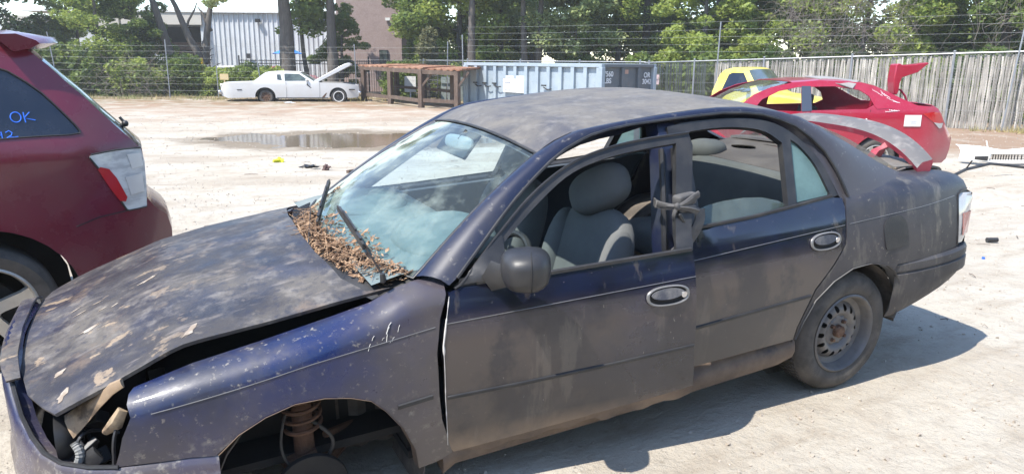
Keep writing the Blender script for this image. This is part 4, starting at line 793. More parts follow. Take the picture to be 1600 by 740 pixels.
# ---- drifts of dry leaves in the cowl
random.seed(11); mb = MB()
def leaf(mb, p, sz, q):
    a = random.uniform(0, 6.28); e = Euler((random.uniform(-.7, .7), random.uniform(-.7, .7), a)).to_matrix(); c = random.uniform(-.3, .3)
    w = sz*random.uniform(.25, .6)
    mb.add([Vector(p)+q @ (e @ Vector(v)) for v in ((-sz/2, 0, 0), (0, w/2, c*sz*.5), (sz/2, 0, 0), (0, -w/2, c*sz*.5), (sz*.7, 0, sz*.1))], [(0, 1, 2), (0, 2, 3)])
I3 = Matrix.Identity(3)
for k in range(2700):
    a = random.uniform(-.40, .96); t = random.random()**1.2
    if k % 3: p = ws(max(-.98, a), 0).lerp(Vector((-.10-.15*a*a, a*.67, .885-.02*a*a)), random.random()*.9); p.z += random.random()**2*.035; p.x -= .01
    else:
        hgt = .05+.10*math.exp(-((a-.05)/.10)**2)+.08*math.exp(-((a+.40)/.07)**2)+.06*math.exp(-((a-.5)/.25)**2)
        if a > .75: hgt *= .5
        p = ws(max(-.98, a), t*t*hgt*1.25)+Vector((.004, 0, .006+random.random()*.012*(1-t)))
    leaf(mb, p, random.choice((.006, .009, .012, .016, .022, .034))*random.uniform(.8, 1.2), I3)
for k in range(170):
    a = random.uniform(-.57, -.50); p = ws(a, random.random()*.22)+Vector((.004, 0, .006)); leaf(mb, p, random.uniform(.008, .022), I3)
for k in range(120):
    a = random.uniform(-.4, .9); p = ws(a, 0).lerp(Vector((-.10-.15*a*a, a*.67, .885-.02*a*a)), random.random()*.8)+Vector((0, 0, .025+.02*random.random())); q = Vector((random.gauss(0, 1), random.gauss(0, 1), random.gauss(0, .25))).normalized()*random.uniform(.02, .07); mb.tube([p-q, p+Vector((0, 0, .004)), p+q], .0012, 3)
for k in range(26):
    x = random.uniform(-2.95, -2.80); leaf(mb, (x, .585+random.uniform(-.03, .03), 1.01+.01*random.random()), random.uniform(.015, .04), I3)
lf = mb.build('dry_leaves', K['leaf'], None, smooth=0, fix=False); lf.matrix_world = sedan.matrix_world.copy()
tag(lf, 'brown dry leaves piled below the windscreen of the blue sedan', 'leaves', kind='stuff')
# ================================================================== other vehicles
def arc(cx, cz, r, a0=-8, a1=188, n=18, flat=1.0): return [(cx+r*math.cos(R(a)), cz+r*flat*math.sin(R(a))) for a in np.linspace(a1, a0, n)]   # rear-to-front
def shell(root, name, poly, holes, wf, top, mats, res=.12, crown=.03, bow=None, solid=.012, smooth=55):
    """two sides on the width function wf plus the skin that runs over the top; top: (x, z, material index for the strip that starts here)"""
    mb = MB()
    for s in (1, -1): panel(mb, poly, lambda x, z: (x, s*wf(x, z), z), res, holes, mi=0, outward=(0, s, 0))
    A = [-1, -.97, -.92, -.8, -.6, -.3, 0, .3, .6, .8, .92, .97, 1]
    for (x0, z0, m0), (x1, z1, m1) in zip(top, top[1:]):
        if m0 is None: continue
        secs = []
        for x, z in ((x0, z0), (x1, z1)):
            b = bow(x, z) if bow else 0
            secs.append([(x+b*(1-a*a), a*wf(x, z), z+crown*min(1, (1-abs(a))*9)*.6+crown*(1-a*a)*.6) for a in A])
        mb.loft(secs, mi=m0)
    return mb.build(name, mats, root, smooth=smooth, solid=solid)
def on(wf, s, o=0): return lambda x, z: (x, s*(wf(x, z)+o), z)
def side_part(root, name, poly, wf, s, m, o=.004, res=.1, solid=.006, smooth=50):
    mb = MB(); panel(mb, poly, on(wf, s, o), res, outward=(0, s, 0)); return mb.build(name, m, root, solid=solid, smooth=smooth)
def stroke(mb, pts, f, w): mb.tube([f(x, z) for x, z in pts], w, 5)
# ---------------------------------------------------------------- maroon SUV
suv = empty('parked_suv', (.728, -2.196, 0), math.atan2(.2, .976)); tag(suv, 'maroon suv with tinted rear side window and roof spoiler, cut off by the left edge', 'suv')
K['maroon'] = mat('maroon_paint', (.135, .010, .026), [((.12, .045, .045), 2.2, .42, .7, .5), ((.20, .13, .12), 30, .62, .75, .35), ((.15, .08, .075), 2, .1, .4, .5, None, (.75, .3))], rough=.24, coat=.5, rvar=.25, bump=.01, bsc=150)
K['tint'] = mat('tinted_glass', (.006, .010, .022), [((.04, .045, .06), 3, .45, .75, .6)], rough=.12, coat=.4, rvar=.3)
K['clear2'] = mat('bright_clear_lens', (.66, .65, .62), [((.42, .41, .40), 9, .45, .6, .8, (1, 1, 3))], rough=.10, coat=1)
K['bowl'] = mat('silver_reflector', (.80, .80, .80), rough=.3, metal=.6)
K['bluechalk'] = mat('blue_marker', (.03, .16, .70), rough=.8)
def yS(x, z): return .9-(.32*(z-1.08) if z > 1.08 else 0)-.2*max(0, .6-z)**2-(.12*((.3-x)/.45)**2 if x < .3 else 0)-(.15*((x-3.6)/.6)**2 if x > 3.6 else 0)
arch = arc(.70, .29, .445, -5, 175)
out = [(-.10, .34), (-.20, .40), (-.232, .50), (-.235, .60), (-.215, .68), (-.14, .75), (-.107, .80), (-.112, .95), (-.105, 1.07), (-.014, 1.169), (.067, 1.263), (.144, 1.357), (.219, 1.438), (.278, 1.51), (.343, 1.575), (.42, 1.612), (.7, 1.645), (1.4, 1.665), (2.1, 1.64), (2.5, 1.57), (3.15, 1.12), (3.4, 1.06), (4.15, .98), (4.3, .85), (4.33, .5), (4.2, .30), (3.75, .27)] + arc(3.35, .29, .42, -3, 183)[::-1] + [(2.9, .27), (1.2, .27)] + arch[::-1] + [(.24, .33)]
win = smooth_poly([(.19, 1.168), (.185, 1.19), (.269, 1.305), (.345, 1.40), (.49, 1.51), (.80, 1.565), (1.0, 1.58), (1.0, 1.16), (.6, 1.16), (.372, 1.168)], 1, True)
w2 = [(1.08, 1.15), (1.08, 1.58), (1.9, 1.58), (1.95, 1.12)]; w3 = [(2.02, 1.12), (1.98, 1.57), (2.3, 1.52), (2.95, 1.12)]
top = [(-.10, .34, 0), (-.20, .40, 0), (-.232, .50, 0), (-.235, .60, 0), (-.215, .68, 0), (-.14, .75, 0), (-.107, .80, 0), (-.112, .95, 0), (-.105, 1.07, 1), (-.014, 1.169, 1), (.067, 1.263, 1), (.144, 1.357, 1), (.219, 1.438, 1), (.278, 1.51, 1), (.343, 1.575, 0), (.42, 1.612, 0), (.7, 1.645, 0), (1.4, 1.665, 0), (2.1, 1.64, 0), (2.5, 1.57, 1), (3.15, 1.12, 0), (3.4, 1.06, 0), (4.15, .98, 0), (4.3, .85, 0), (4.33, .5, 0), (4.2, .30, None)]
sb = shell(suv, 'body', out, [win, w2, w3], yS, top, [K['maroon'], K['tint']], res=.05, crown=.03, bow=lambda x, z: -.10*max(0, 1-max(0, x+.2)/.9) if x < .7 else (.08 if x > 3.9 else 0))
for s in (1, -1):
    side_part(suv, 'rear_side_window', win, yS, s, K['tint'], -.006, .05, 0)
    side_part(suv, 'side_window', w2, yS, s, K['tint'], -.006, .1, 0); side_part(suv, 'side_window', w3, yS, s, K['tint'], -.006, .1, 0)
    mb = MB(); mb.tube([(x, s*(yS(x, z)+.001), z) for x, z in dens(win, .04)]+[(win[0][0], s*yS(*win[0]), win[0][1])], .004, 5, cap=False); mb.build('window_seal', K['black'], sb)
    lp = smooth_poly([(.158, 1.062), (.03, 1.076), (-.112, 1.078), (-.118, .90), (-.105, .748), (.0, .750), (.07, .86), (.125, .98)], 1, True)
    lp = [(x, z) for x, z in [(.165, 1.050), (.155, 1.064), (.03, 1.078), (-.098, 1.078), (-.112, 1.0), (-.108, .86), (-.098, .752), (-.0, .748), (.012, .756), (.085, .90), (.128, .99)]]
    tl = side_part(suv, 'tail_light', lp, yS, s, K['clear2'], .006, .03, .012)
    side_part(tl, 'red_reflector', [(.132, .985), (.118, .996), (.078, .982), (.045, .93), (.002, .822), (.012, .800), (.040, .806), (.085, .885)], yS, s, K['redlens'], .010, .03, .006)
    side_part(tl, 'lamp_bowl', [(-.02, 1.05), (-.095, 1.05), (-.102, .98), (-.04, .97)], yS, s, K['bowl'], .010, .03, .002)
    side_part(tl, 'lamp_bowl', [(.0, .93), (-.09, .94), (-.095, .84), (-.02, .83)], yS, s, K['bowl'], .010, .03, .002)
    mb = MB(); mb.tube([(x, s*(yS(x, z)+.005), z) for x, z in lp[6:]+lp[:4]], .005, 5); mb.build('light_gasket', K['black'], tl)
    mb = MB(); mb.loft([[(x, s*(yS(x, z)+.001), z), (x, s*(yS(x, z)-.42), z)] for x, z in arch]); secs = []
    for k in range(15):
        a = math.pi*(-.1+1.2*k/14); secs.append([(.70+.45*math.cos(a), s*y, .29+.45*math.sin(a)) for y in (.86, .6, .45)])
    mb.loft(secs); mb.prism([(.70+.44*math.cos(t), s*.45, .29+.44*math.sin(t)) for t in np.linspace(0, 6.1, 20)], (0, .005, 0)); mb.build('wheel_housing', K['dark'], suv)
    wheel(suv, (.70, s*.875, .305), s, r=.335, w=.22, rr=.238, style='alloy', sp=5); wheel(suv, (3.35, s*.875, .32), s, r=.335, w=.22, rr=.238, style='alloy', sp=5)
for cr in ([(.012, .752), (.2, .735), (.30, .72)], [(-.10, .748), (-.105, .742)]):
    pass
for s in (1, -1): mb = MB(); mb.tube([(x, s*(yS(x, z)+.0015), z) for x, z in dens([(.005, .748), (.15, .735), (.262, .70)], .04, False)], .003, 5); mb.build('bumper_seam', K['black'], sb)
mb = MB(); secs = []
for y in np.linspace(-.80, .80, 21):
    a = y/.80; e = abs(a)**6; w_ = .0
    secs.append([(.50, y, 1.655+.02*(1-a*a)), (.40, y, 1.672+.02*(1-a*a)-.012*e), (.26-.10*(1-a*a)+.06*e, y, 1.640+.02*(1-a*a)-.01*e), (.245-.10*(1-a*a)+.06*e, y, 1.615+.015*(1-a*a)), (.30-.09*(1-a*a)+.05*e, y, 1.590+.01*(1-a*a)), (.42, y, 1.575)])
mb.loft(secs, closed=True, cap=True); mb.build('roof_spoiler', K['maroon'], suv, smooth=60)
mb = MB(); mb.tube([(-.07, .62, 1.20), (-.05, .61, 1.23)], .008, 6); mb.ball((-.07, .63, 1.195), (.035, .05, .035), None, 2.5, 6); mb.build('rear_wiper', K['black'], suv)
mb = MB(); f = lambda x, z: (x, yS(x, z)-.004, z)
stroke(mb, [(.452+.022*math.cos(t), 1.262+.022*math.sin(t)*1.1) for t in np.linspace(0, 6.6, 18)], f, .0028)
mb.build('chalk_letter', K['bluechalk'], suv)
mb = MB(); stroke(mb, [(.418, 1.285), (.417, 1.262), (.414, 1.236)], f, .0028); stroke(mb, [(.392, 1.284), (.417, 1.258), (.400, 1.252), (.372, 1.245)], f, .0028); mb.build('chalk_letter', K['bluechalk'], suv)
mb = MB(); stroke(mb, [(.532, 1.198), (.545, 1.180), (.520, 1.180)], f, .0028); stroke(mb, [(.522, 1.196), (.520, 1.163)], f, .0028); mb.build('chalk_letter', K['bluechalk'], suv)
mb = MB(); stroke(mb, [(.505, 1.192), (.49, 1.200), (.478, 1.190), (.482, 1.178), (.502, 1.166), (.49, 1.170), (.470, 1.168), (.455, 1.171)], f, .0028); mb.build('chalk_letter', K['bluechalk'], suv)
# ---------------------------------------------------------------- red saloon with its boot open
red = empty('wrecked_red_car', (-11.0636, -4.8411, -.17), R(-24.105)); tag(red, 'crimson saloon with its boot lid raised and no window glass, beyond the blue sedan', 'car')
K['crimson'] = mat('crimson_paint', (.34, .008, .032), [((.34, .05, .075), 1.8, .40, .66, .7), ((.5, .25, .27), 40, .60, .74, .45), ((.36, .17, .15), 2, .2, .5, .5, None, (.5, .25))], rough=.28, coat=.6)
K['bpanel'] = mat('black_door_pillar', (.05, .06, .085), rough=.25, coat=.4)
def yR(x, z): return .9-(.38*(z-1.02) if z > 1.02 else 0)-.25*max(0, .5-z)**2-(.20*((.55-x)/.65)**2 if x < .55 else 0)-(.25*((x-4.1)/.8)**2 if x > 4.1 else 0)
arcR = [(1.41+(x-1.41)*1.30, z) for x, z in arc(1.41, .31, .375, -5, 185)]; arcF = [(4.58+(x-4.58)*.87, z) for x, z in arc(4.58, .31, .375, -5, 185)]
out = [(.0, .24), (-.08, .30), (-.12, .45), (-.13, .62), (-.06, .70), (.02, .80), (.10, .92), (.16, 1.0), (.24, 1.075), (.32, 1.11), (.65, 1.125), (.93, 1.21), (1.2, 1.31), (1.49, 1.405), (1.76, 1.455), (2.1, 1.478), (2.51, 1.485), (2.99, 1.45), (3.34, 1.38), (3.6, 1.27), (3.95, 1.07), (4.1, 1.0), (4.7, .90), (5.25, .80), (5.5, .72), (5.6, .55), (5.5, .25), (5.0, .24)] + [(q[0], q[1]) for q in arcF[::-1]] + [(4.0, .22), (1.8, .22)] + arcR[::-1]
wf_ = smooth_poly([(3.62, 1.05), (3.48, 1.20), (3.21, 1.325), (2.89, 1.385), (2.83, 1.385), (2.86, 1.03)], 0, True); wr_ = [(2.66, 1.39), (2.25, 1.40), (1.82, 1.35), (1.64, 1.26), (1.55, 1.13), (1.70, 1.07), (2.69, 1.045)]
top = [(.0, .24, 0), (-.08, .30, 0), (-.12, .45, 0), (-.13, .62, 0), (-.06, .70, 0), (.02, .80, 0), (.10, .92, 0), (.16, 1.0, 0), (.24, 1.075, 0), (.32, 1.11, None), (.65, 1.125, None), (.93, 1.21, None), (1.49, 1.405, 0), (1.76, 1.455, 0), (2.1, 1.478, 0), (2.51, 1.485, 0), (2.99, 1.45, None), (3.95, 1.07, None), (4.1, 1.0, 0), (4.7, .90, 0), (5.25, .80, 0), (5.5, .72, 0), (5.6, .55, 0), (5.5, .25, None)]
rb = shell(red, 'body', out, [wf_, wr_], yR, top, [K['crimson']], res=.09, crown=.025, bow=lambda x, z: -.16 if x < .4 else (.12 if x > 4.6 else 0))
for s in (1, -1):
    side_part(red, 'door_pillar', [(2.86, 1.03), (2.83, 1.40), (2.67, 1.40), (2.68, 1.04)], yR, s, K['bpanel'])
    tl = side_part(red, 'tail_light', [(.57, 1.005), (.40, 1.03), (.22, 1.02), (.13, .94), (.10, .88), (.20, .84), (.34, .88)], yR, s, K['redlens'], .006, .05)
    side_part(tl, 'reverse_lens', [(.33, .875), (.20, .86), (.10, .86), (.12, .79), (.18, .78)], yR, s, K['clearlens'], .012, .05)
    wheel(red, (1.41, s*.87, .31), s, r=.325, w=.21, rr=.215, style='alloy', sp=7); wheel(red, (4.58, s*.87, .31), s, r=.325, w=.21, rr=.215, style='alloy', sp=7)
    for cx in (1.41, 4.58):
        mb = MB(); secs = [[(cx+.38*math.cos(a), s*y, .31+.38*math.sin(a)) for y in (.84, .5)] for a in np.linspace(-.3, 3.44, 15)]; mb.loft(secs); mb.prism([(cx+.37*math.cos(t), s*.5, .31+.37*math.sin(t)) for t in np.linspace(0, 6, 18)], (0, .005, 0)); mb.build('wheel_housing', K['dark'], red)
    mb = MB(); mb.tube([(x, s*(yR(x, z)+.001), z) for x, z in [(1.62, 1.06), (1.66, .9), (1.62, .75), (1.70, .64)]], .004, 5); mb.tube([(x, s*(yR(x, z)+.001), z) for x, z in [(2.70, 1.03), (2.72, .7), (2.70, .3)]], .004, 5); mb.build('door_seam', K['dark'], rb)
    side_part(red, 'quarter_trim', [(1.50, 1.245), (1.36, 1.21), (1.14, 1.09), (1.50, 1.07), (1.55, 1.12)], yR, s, K['crimson'], .006, .06)
mb = MB()
mb.box((2.45, .28, 1.17), (.10, .26, .20), (0, R(-8), 0)); mb.build('headrest', K['black'], red, bevel=.05)
mb = MB(); mb.box((2.5, .28, .8), (.16, .5, .6), (0, R(-12), 0)); mb.build('seat_back', K['dark'], red, bevel=.05)
mb = MB(); mb.box((2.5, 0, .45), (3.3, 1.6, .3)); mb.box((3.75, 0, .88), (.3, 1.5, .22)); mb.box((1.15, 0, .95), (.5, 1.4, .03)); mb.box((.5, 0, .62), (.9, 1.3, .04)); mb.build('cabin_floor', K['dark'], red)
mb = MB(); mb.loft([[(x, y, z+.02*(1-y*y)) for y in np.linspace(-.62, .62, 7)] for x, z in [(1.46, 1.39), (1.2, 1.285), (.93, 1.18), (.70, 1.115)]]); mb.build('rear_glass', K['glassclear'], red)
mb = MB(); mb.loft([[(x, y, z+.02*(1-y*y)) for y in np.linspace(-.66, .66, 7)] for x, z in [(3.02, 1.445), (3.5, 1.28), (3.98, 1.06)]]); mb.build('windscreen', K['glassclear'], red)
mb = MB(); mb.prism([(2.49, .66, 1.50), (2.15, .76, 1.425), (1.95, .80, 1.365), (1.80, .70, 1.475), (2.1, .1, 1.53), (2.5, .1, 1.53)], (0, .0, .012)); mb.build('torn_roof_lining', mat('grey_lining', (.22, .215, .21), [((.35, .33, .3), 6, .4, .7, .5)], rough=.8), red)
# raised boot lid
mb = MB(); LP = [(.99, 1.28), (1.03, 1.50), (1.01, 1.73), (.95, 1.745), (.88, 1.72), (.62, 1.735), (.40, 1.765), (.36, 1.745), (.44, 1.70), (.56, 1.61), (.70, 1.575), (.86, 1.535), (.90, 1.44), (.90, 1.33), (.93, 1.27)]
mb.prism([(x, .42, z) for x, z in LP], (0, .20, 0)); bl = mb.build('boot_lid', [K['crimson']], red, smooth=30, bevel=.012)
mb = MB(); mb.box((.66, .50, 1.68), (.30, .205, .05), (0, R(14), 0)); mb.build('number_plate_recess', K['trim'], bl)
for s in (1, -1):
    mb = MB(); mb.tube([(.93, s*.52, 1.36), (.80, s*.53, 1.345), (.69, s*.54, 1.25), (.62, s*.55, 1.12), (.64, s*.55, 1.0)], .018, 6); mb.build('boot_hinge', K['crimson'], red)
side_part(red, 'placard', [(.93, .985), (.59, .985), (.59, .815), (.93, .815)], yR, 1, K['white'], .012, .1)
mb = MB(); f = lambda x, z: (x, yR(x, z)+.020, z)
for r_ in range(2): stroke(mb, [(.82-.013*k, .905-.025*r_+.008*math.sin(k*2.2)) for k in range(12)], f, .002)
mb.build('faint_writing', mat('grey_ink', (.35, .35, .35)), red)
mb = MB(); f = lambda x, z: (x, yR(x, z)+.003, z)
for x0, z0, n_k, am, dx, dz in [(1.56, 1.355, 16, .012, -.013, -.0060), (1.38, 1.30, 14, .016, -.013, -.005), (1.28, 1.235, 18, .010, -.013, -.004), (1.16, 1.185, 12, .008, -.013, -.002), (1.33, 1.03, 22, .010, -.014, .001), (1.40, 1.335, 10, .02, -.013, -.008), (1.25, 1.06, 14, .01, -.012, -.001)]:
    stroke(mb, [(x0+dx*k+.004*math.sin(k*1.9), z0+dz*k+am*math.sin(k*2.4+x0*9)*(.5+.5*math.sin(k*.8+1)**2)) for k in range(n_k)], f, .0028)
mb.build('white_scribbles', K['pwhite'], red)
mb = MB(); stroke(mb, [(1.70, .93), (1.69, .86)], f, .012); mb.build('paint_chip', K['pwhite'], red)
UM = [(-.5, -.48), (-.12, -.10), (.11, .15), (.65, .60), (.93, .81), (1.36, 1.14), (1.49, 1.235), (1.76, 1.45), (2.51, 2.10), (2.99, 2.53), (3.34, 2.86), (3.6, 3.13), (5.6, 4.75)]
def remap(ch, dx=None):
    wheelish = ch.name.startswith(('wheel', 'rim', 'brake', 'wheel_housing'))
    if ch.type == 'MESH' and dx is None and wheelish:
        cx = sum(v.co.x for v in ch.data.vertices)/len(ch.data.vertices); cx = 1.41 if cx < 3 else 4.58; dx = interp(cx, UM)-cx
    for v in ch.data.vertices: v.co.x = v.co.x+dx if dx is not None else interp(v.co.x, UM)
    for c in ch.children: remap(c, dx)
for ch in list(red.children): remap(ch)
# ---------------------------------------------------------------- yellow pickup
d3 = (RH*.76-FH*.65).normalized(); p0 = W(4.25, 17.9); ln_ = Vector((-d3.y, d3.x)); o0 = p0.xy+ln_*.86
pk = empty('parked_pickup', (o0.x, o0.y, -.25), math.atan2(d3.y, d3.x)); tag(pk, 'yellow pickup truck with a black door mirror, behind the crimson saloon', 'pickup truck')
K['yellow'] = mat('yellow_paint', (.72, .56, .06), [((.75, .66, .28), 2.5, .4, .7, .6)], rough=.35, coat=.4)
def yP(x, z): return .86-(.36*(z-1.15) if z > 1.15 else 0)-(.18*((x-2.4)/.7)**2 if x > 2.4 else 0)
cab = [(.50, .40), (.50, 1.15), (.60, 1.55), (.68, 1.645), (.85, 1.69), (1.15, 1.695), (1.28, 1.65), (1.62, 1.20), (1.75, 1.13), (2.6, 1.03), (2.95, .93), (3.05, .75), (3.02, .42), (2.72, .40)] + arc(2.3, .38, .40, 3, 177)[::-1] + [(1.9, .38)]
wp = [(.72, 1.19), (.82, 1.56), (.90, 1.60), (1.17, 1.60), (1.43, 1.22), (1.38, 1.19)]
top = [(.50, 1.15, 1), (.60, 1.55, 0), (.68, 1.645, 0), (.85, 1.69, 0), (1.15, 1.695, 0), (1.28, 1.65, 1), (1.62, 1.20, 0), (1.75, 1.13, 0), (2.6, 1.03, 0), (2.95, .93, 0), (3.05, .75, 0), (3.02, .42, None)]
K['pwin'] = mat('pickup_glass', (.03, .04, .04), [((.12, .15, .13), 2.5, .4, .65, .7)], rough=.15, coat=.5)
pb = shell(pk, 'cab', cab, [wp], yP, top, [K['yellow'], K['pwin']], res=.12, crown=.03, bow=lambda x, z: .12 if x > 1.7 else (.05 if x > 1.2 else 0))
bed = [(-1.95, .45), (-1.95, .92), (.46, .92), (.46, .42), (-.45, .42)] + arc(-.9, .38, .40, 3, 177)[::-1] + [(-1.35, .42)]
mb = MB()
for s in (1, -1): panel(mb, bed, lambda x, z: (x, s*.84, z), .15, outward=(0, s, 0))
mb.box((-1.95, 0, .75), (.05, 1.68, .34)); mb.box((.44, 0, .75), (.05, 1.66, .34)); mb.box((-.75, 0, .55), (2.4, 1.6, .04)); mb.build('cargo_bed', K['yellow'], pk, solid=.03)
for s in (1, -1):
    side_part(pk, 'side_window', wp, yP, s, K['tint'], -.004, .1, 0)
    wheel(pk, (2.3, s*.83, .34), s, r=.34, w=.22, rr=.2, style='alloy'); wheel(pk, (-.9, s*.83, .34), s, r=.34, w=.22, rr=.2, style='alloy')
    mb = MB(); mb.box((1.36, s*1.0, 1.255), (.10, .20, .15), (0, 0, s*.2)); mb.tube([(1.40, s*.84, 1.20), (1.37, s*.95, 1.24)], .025, 6); mb.build('door_mirror', K['black'], pk, bevel=.03)
    mb = MB(); mb.box((2.98, s*.60, .80), (.12, .34, .16)); mb.build('headlight', K['clearlens'], pk, bevel=.02)
mb = MB(); mb.box((3.06, 0, .48), (.14, 1.6, .18)); mb.build('front_bumper', K['chrome'], pk, bevel=.02)
mb = MB(); mb.box((3.05, 0, .78), (.06, .86, .16)); mb.build('grille', K['black'], pk)
# ---------------------------------------------------------------- old white coupe
d4 = (RH*.985+FH*.168).normalized(); p4 = W(-10.9, 33.0).xy-d4*1.80+Vector((-d4.y, d4.x))*.98
cp = empty('abandoned_coupe', (p4.x, p4.y, -.27), math.atan2(d4.y, d4.x)); tag(cp, 'long old white coupe on sunken tyres with its bonnet open, in front of the hedge', 'car')
K['cream'] = mat('faded_white_paint', (.58, .575, .565), [((.55, .52, .48), 2.5, .45, .7, .6), ((.3, .25, .2), 8, .62, .75, .4)], rough=.35, coat=.3)
K['vinyl'] = mat('white_vinyl_roof', (.72, .70, .68), rough=.7)
def yC(x, z): return .98-(.42*(z-.86) if z > .86 else 0)-.10*max(0, .75-z)**2-(.14*((.5-x)/.6)**2 if x < .5 else 0)-(.12*((x-5.2)/.65)**2 if x > 5.2 else 0)
out = [(.25, .17), (-.02, .28), (-.04, .55), (0, .69), (.06, .80), (.11, .82), (1.2, .86), (1.35, .90), (1.48, .99), (1.70, 1.16), (1.83, 1.24), (2.0, 1.285), (2.38, 1.305), (3.15, 1.29), (3.33, 1.265), (3.93, .90), (4.12, .86), (5.21, .825), (5.70, .765), (5.84, .72), (5.87, .60), (5.86, .28), (5.75, .20), (5.40, .18)] + arc(4.94, .26, .385, -8, 188)[::-1] + [(4.5, .15), (2.3, .15)] + arc(1.82, .25, .43, -8, 188, flat=.90)[::-1]
wd_ = [(2.68, .91), (2.66, 1.20), (2.70, 1.225), (3.28, 1.215), (3.34, 1.18), (3.72, .92)]; wo_ = [(2.36, .96), (2.34, 1.19), (2.50, 1.19), (2.56, .93)]
top = [(-.04, .55, 2), (0, .69, 0), (.06, .80, 0), (.11, .82, 0), (1.2, .86, 0), (1.35, .90, 1), (1.48, .99, 1), (1.70, 1.16, 3), (1.83, 1.24, 3), (2.0, 1.285, 3), (2.38, 1.305, 3), (3.15, 1.29, 3), (3.33, 1.265, 1), (3.93, .90, 0), (4.12, .86, None), (5.70, .765, 0), (5.84, .72, 2), (5.87, .60, 2), (5.86, .28, None)]
cb = shell(cp, 'body', out, [wd_, wo_], yC, top, [K['cream'], K['pwin'], K['chrome'], K['vinyl']], res=.14, crown=.02)
for s in (1, -1):
    side_part(cp, 'door_window', wd_, yC, s, K['pwin'], -.006, .15, 0); side_part(cp, 'opera_window', wo_, yC, s, K['pwin'], -.006, .15, 0)
    wheel(cp, (1.84, s*.90, .22), s, r=.30, w=.2, rr=.19, style='alloy', m_rim=K['rust'], sp=9)
    t_ = wheel(cp, (4.96, s*.93, .25), s, r=.33, w=.2, rr=.19, style='alloy', m_rim=K['trim'], sp=9)
    mb = MB(); mb.lathe([(.205, s*.018), (.235, s*.018)], (4.96, s*.935, .25), n=40); mb.build('whitewall', K['white'], t_)
    for cx, rr_ in ((1.82, .43), (4.94, .385)):
        mb = MB(); mb.loft([[(cx+rr_*math.cos(a), s*y, .25+rr_*.93*math.sin(a)) for y in (.95, .5)] for a in np.linspace(-.1, 3.24, 13)]); mb.prism([(cx+rr_*.98*math.cos(t), s*.55, .25+rr_*.95*math.sin(t)) for t in np.linspace(0, 6, 16)], (0, .005, 0)); mb.build('wheel_housing', K['dark'], cp)
    mb = MB(); mb.box((.03, s*.70, .60), (.16, .30, .36), (0, R(-8), 0)); tl = mb.build('tail_light', K['chrome'], cp, bevel=.02)
    mb = MB(); mb.box((.12, s*.865, .60), (.05, .03, .26)); mb.box((.26, s*.895, .60), (.05, .03, .26)); mb.build('lamp_slot', K['dark'], tl)
    mb = MB(); mb.box((5.55, s*.965, .55), (.26, .02, .05)); mb.box((.75, s*.978, .53), (.2, .02, .04)); mb.build('side_marker', K['trim'], cp)
    mb = MB(); mb.tube([(x, s*(yC(x, z)+.002), z) for x, z in [(4.16, .84), (4.16, .5), (4.14, .2)]], .006, 5); mb.tube([(x, s*(yC(x, z)+.002), z) for x, z in [(2.72, .88), (2.74, .5), (2.72, .2)]], .006, 5); mb.build('door_seam', K['dark'], cb)
    mb = MB(); mb.tube([(x, s*(yC(x, .2)+.004), .185) for x in (2.3, 3.4, 4.5)], .022, 6); mb.build('sill_trim', K['trim'], cb)
    mb = MB(); mb.box((3.62, s*1.0, .96), (.1, .10, .09)); mb.build('door_mirror', K['cream'], cp, bevel=.02)
side_part(cp, 'rust_streak', [(4.20, .18), (4.42, .40), (4.46, .40), (4.36, .22), (4.26, .14)], yC, -1, K['rust'], .004, .1)
side_part(cp, 'rust_streak', [(3.62, .86), (3.60, .74), (3.78, .60), (3.80, .62), (3.68, .74)], yC, -1, K['trim'], .004, .1)
mb = MB(); hd = [(3.86, .90), (4.12, .87), (5.55, 1.60), (5.50, 1.68), (5.42, 1.71), (5.25, 1.66)]
mb.prism([(x, -.80, z) for x, z in hd], (0, 1.6, 0)); mb.build('open_hood', K['cream'], cp, bevel=.02)
mb = MB(); mb.box((4.8, 0, .62), (1.5, 1.5, .25)); mb.box((2.9, 0, .45), (2.6, 1.7, .3)); mb.build('engine_bay', K['dark'], cp)
mb = MB(); mb.box((5.90, 0, .40), (.12, 1.9, .16)); mb.build('bumper', K['chrome'], cp, bevel=.03); mb = MB(); mb.box((-.08, 0, .42), (.12, 1.86, .18)); mb.build('bumper', K['chrome'], cp, bevel=.03)
# ---------------------------------------------------------------- white bumper cover on the ground
bpw = W(9.35, 13.6); bc = empty('bumper_cover', (bpw.x, bpw.y, -.20), math.atan2(RH.y, RH.x)+.05); tag(bc, 'loose white front bumper cover lying on the ground behind the crimson saloon', 'bumper')
mb = MB(); secs = []
for u in np.linspace(-1, 1, 31):
    x = .95*math.copysign(abs(u)**.85, u); y = .38*abs(u)**4; hh = .27+.05*abs(u)**3+.02*math.sin(u*7)
    secs.append([(x, y+.12, hh), (x, y+.02, hh*.93), (x, y-.05, .22), (x, y-.06, .19), (x, y-.03, .175 if abs(u) < .6 else .02)])
mb.loft(secs); mb.build('bumper_skin', K['white'], bc, solid=.006, smooth=50)
mb = MB(); secs = [[(.95*math.copysign(abs(u)**.85, u), .38*abs(u)**4-.05, z) for z in (.075, .03)] for u in np.linspace(-.99, .99, 31)]; mb.loft(secs); mb.build('lower_lip', K['white'], bc, solid=.03)
mb = MB()
for k, u in enumerate(np.linspace(-.55, .55, 23)): x = .95*math.copysign(abs(u)**.85, u); mb.box((x, .38*abs(u)**4-.01, .13), (.008, .02, .11))
for z in (.10, .14, .17): mb.box((0, -.0, z), (1.15, .015, .007))
mb.build('grille', K['black'], bc)
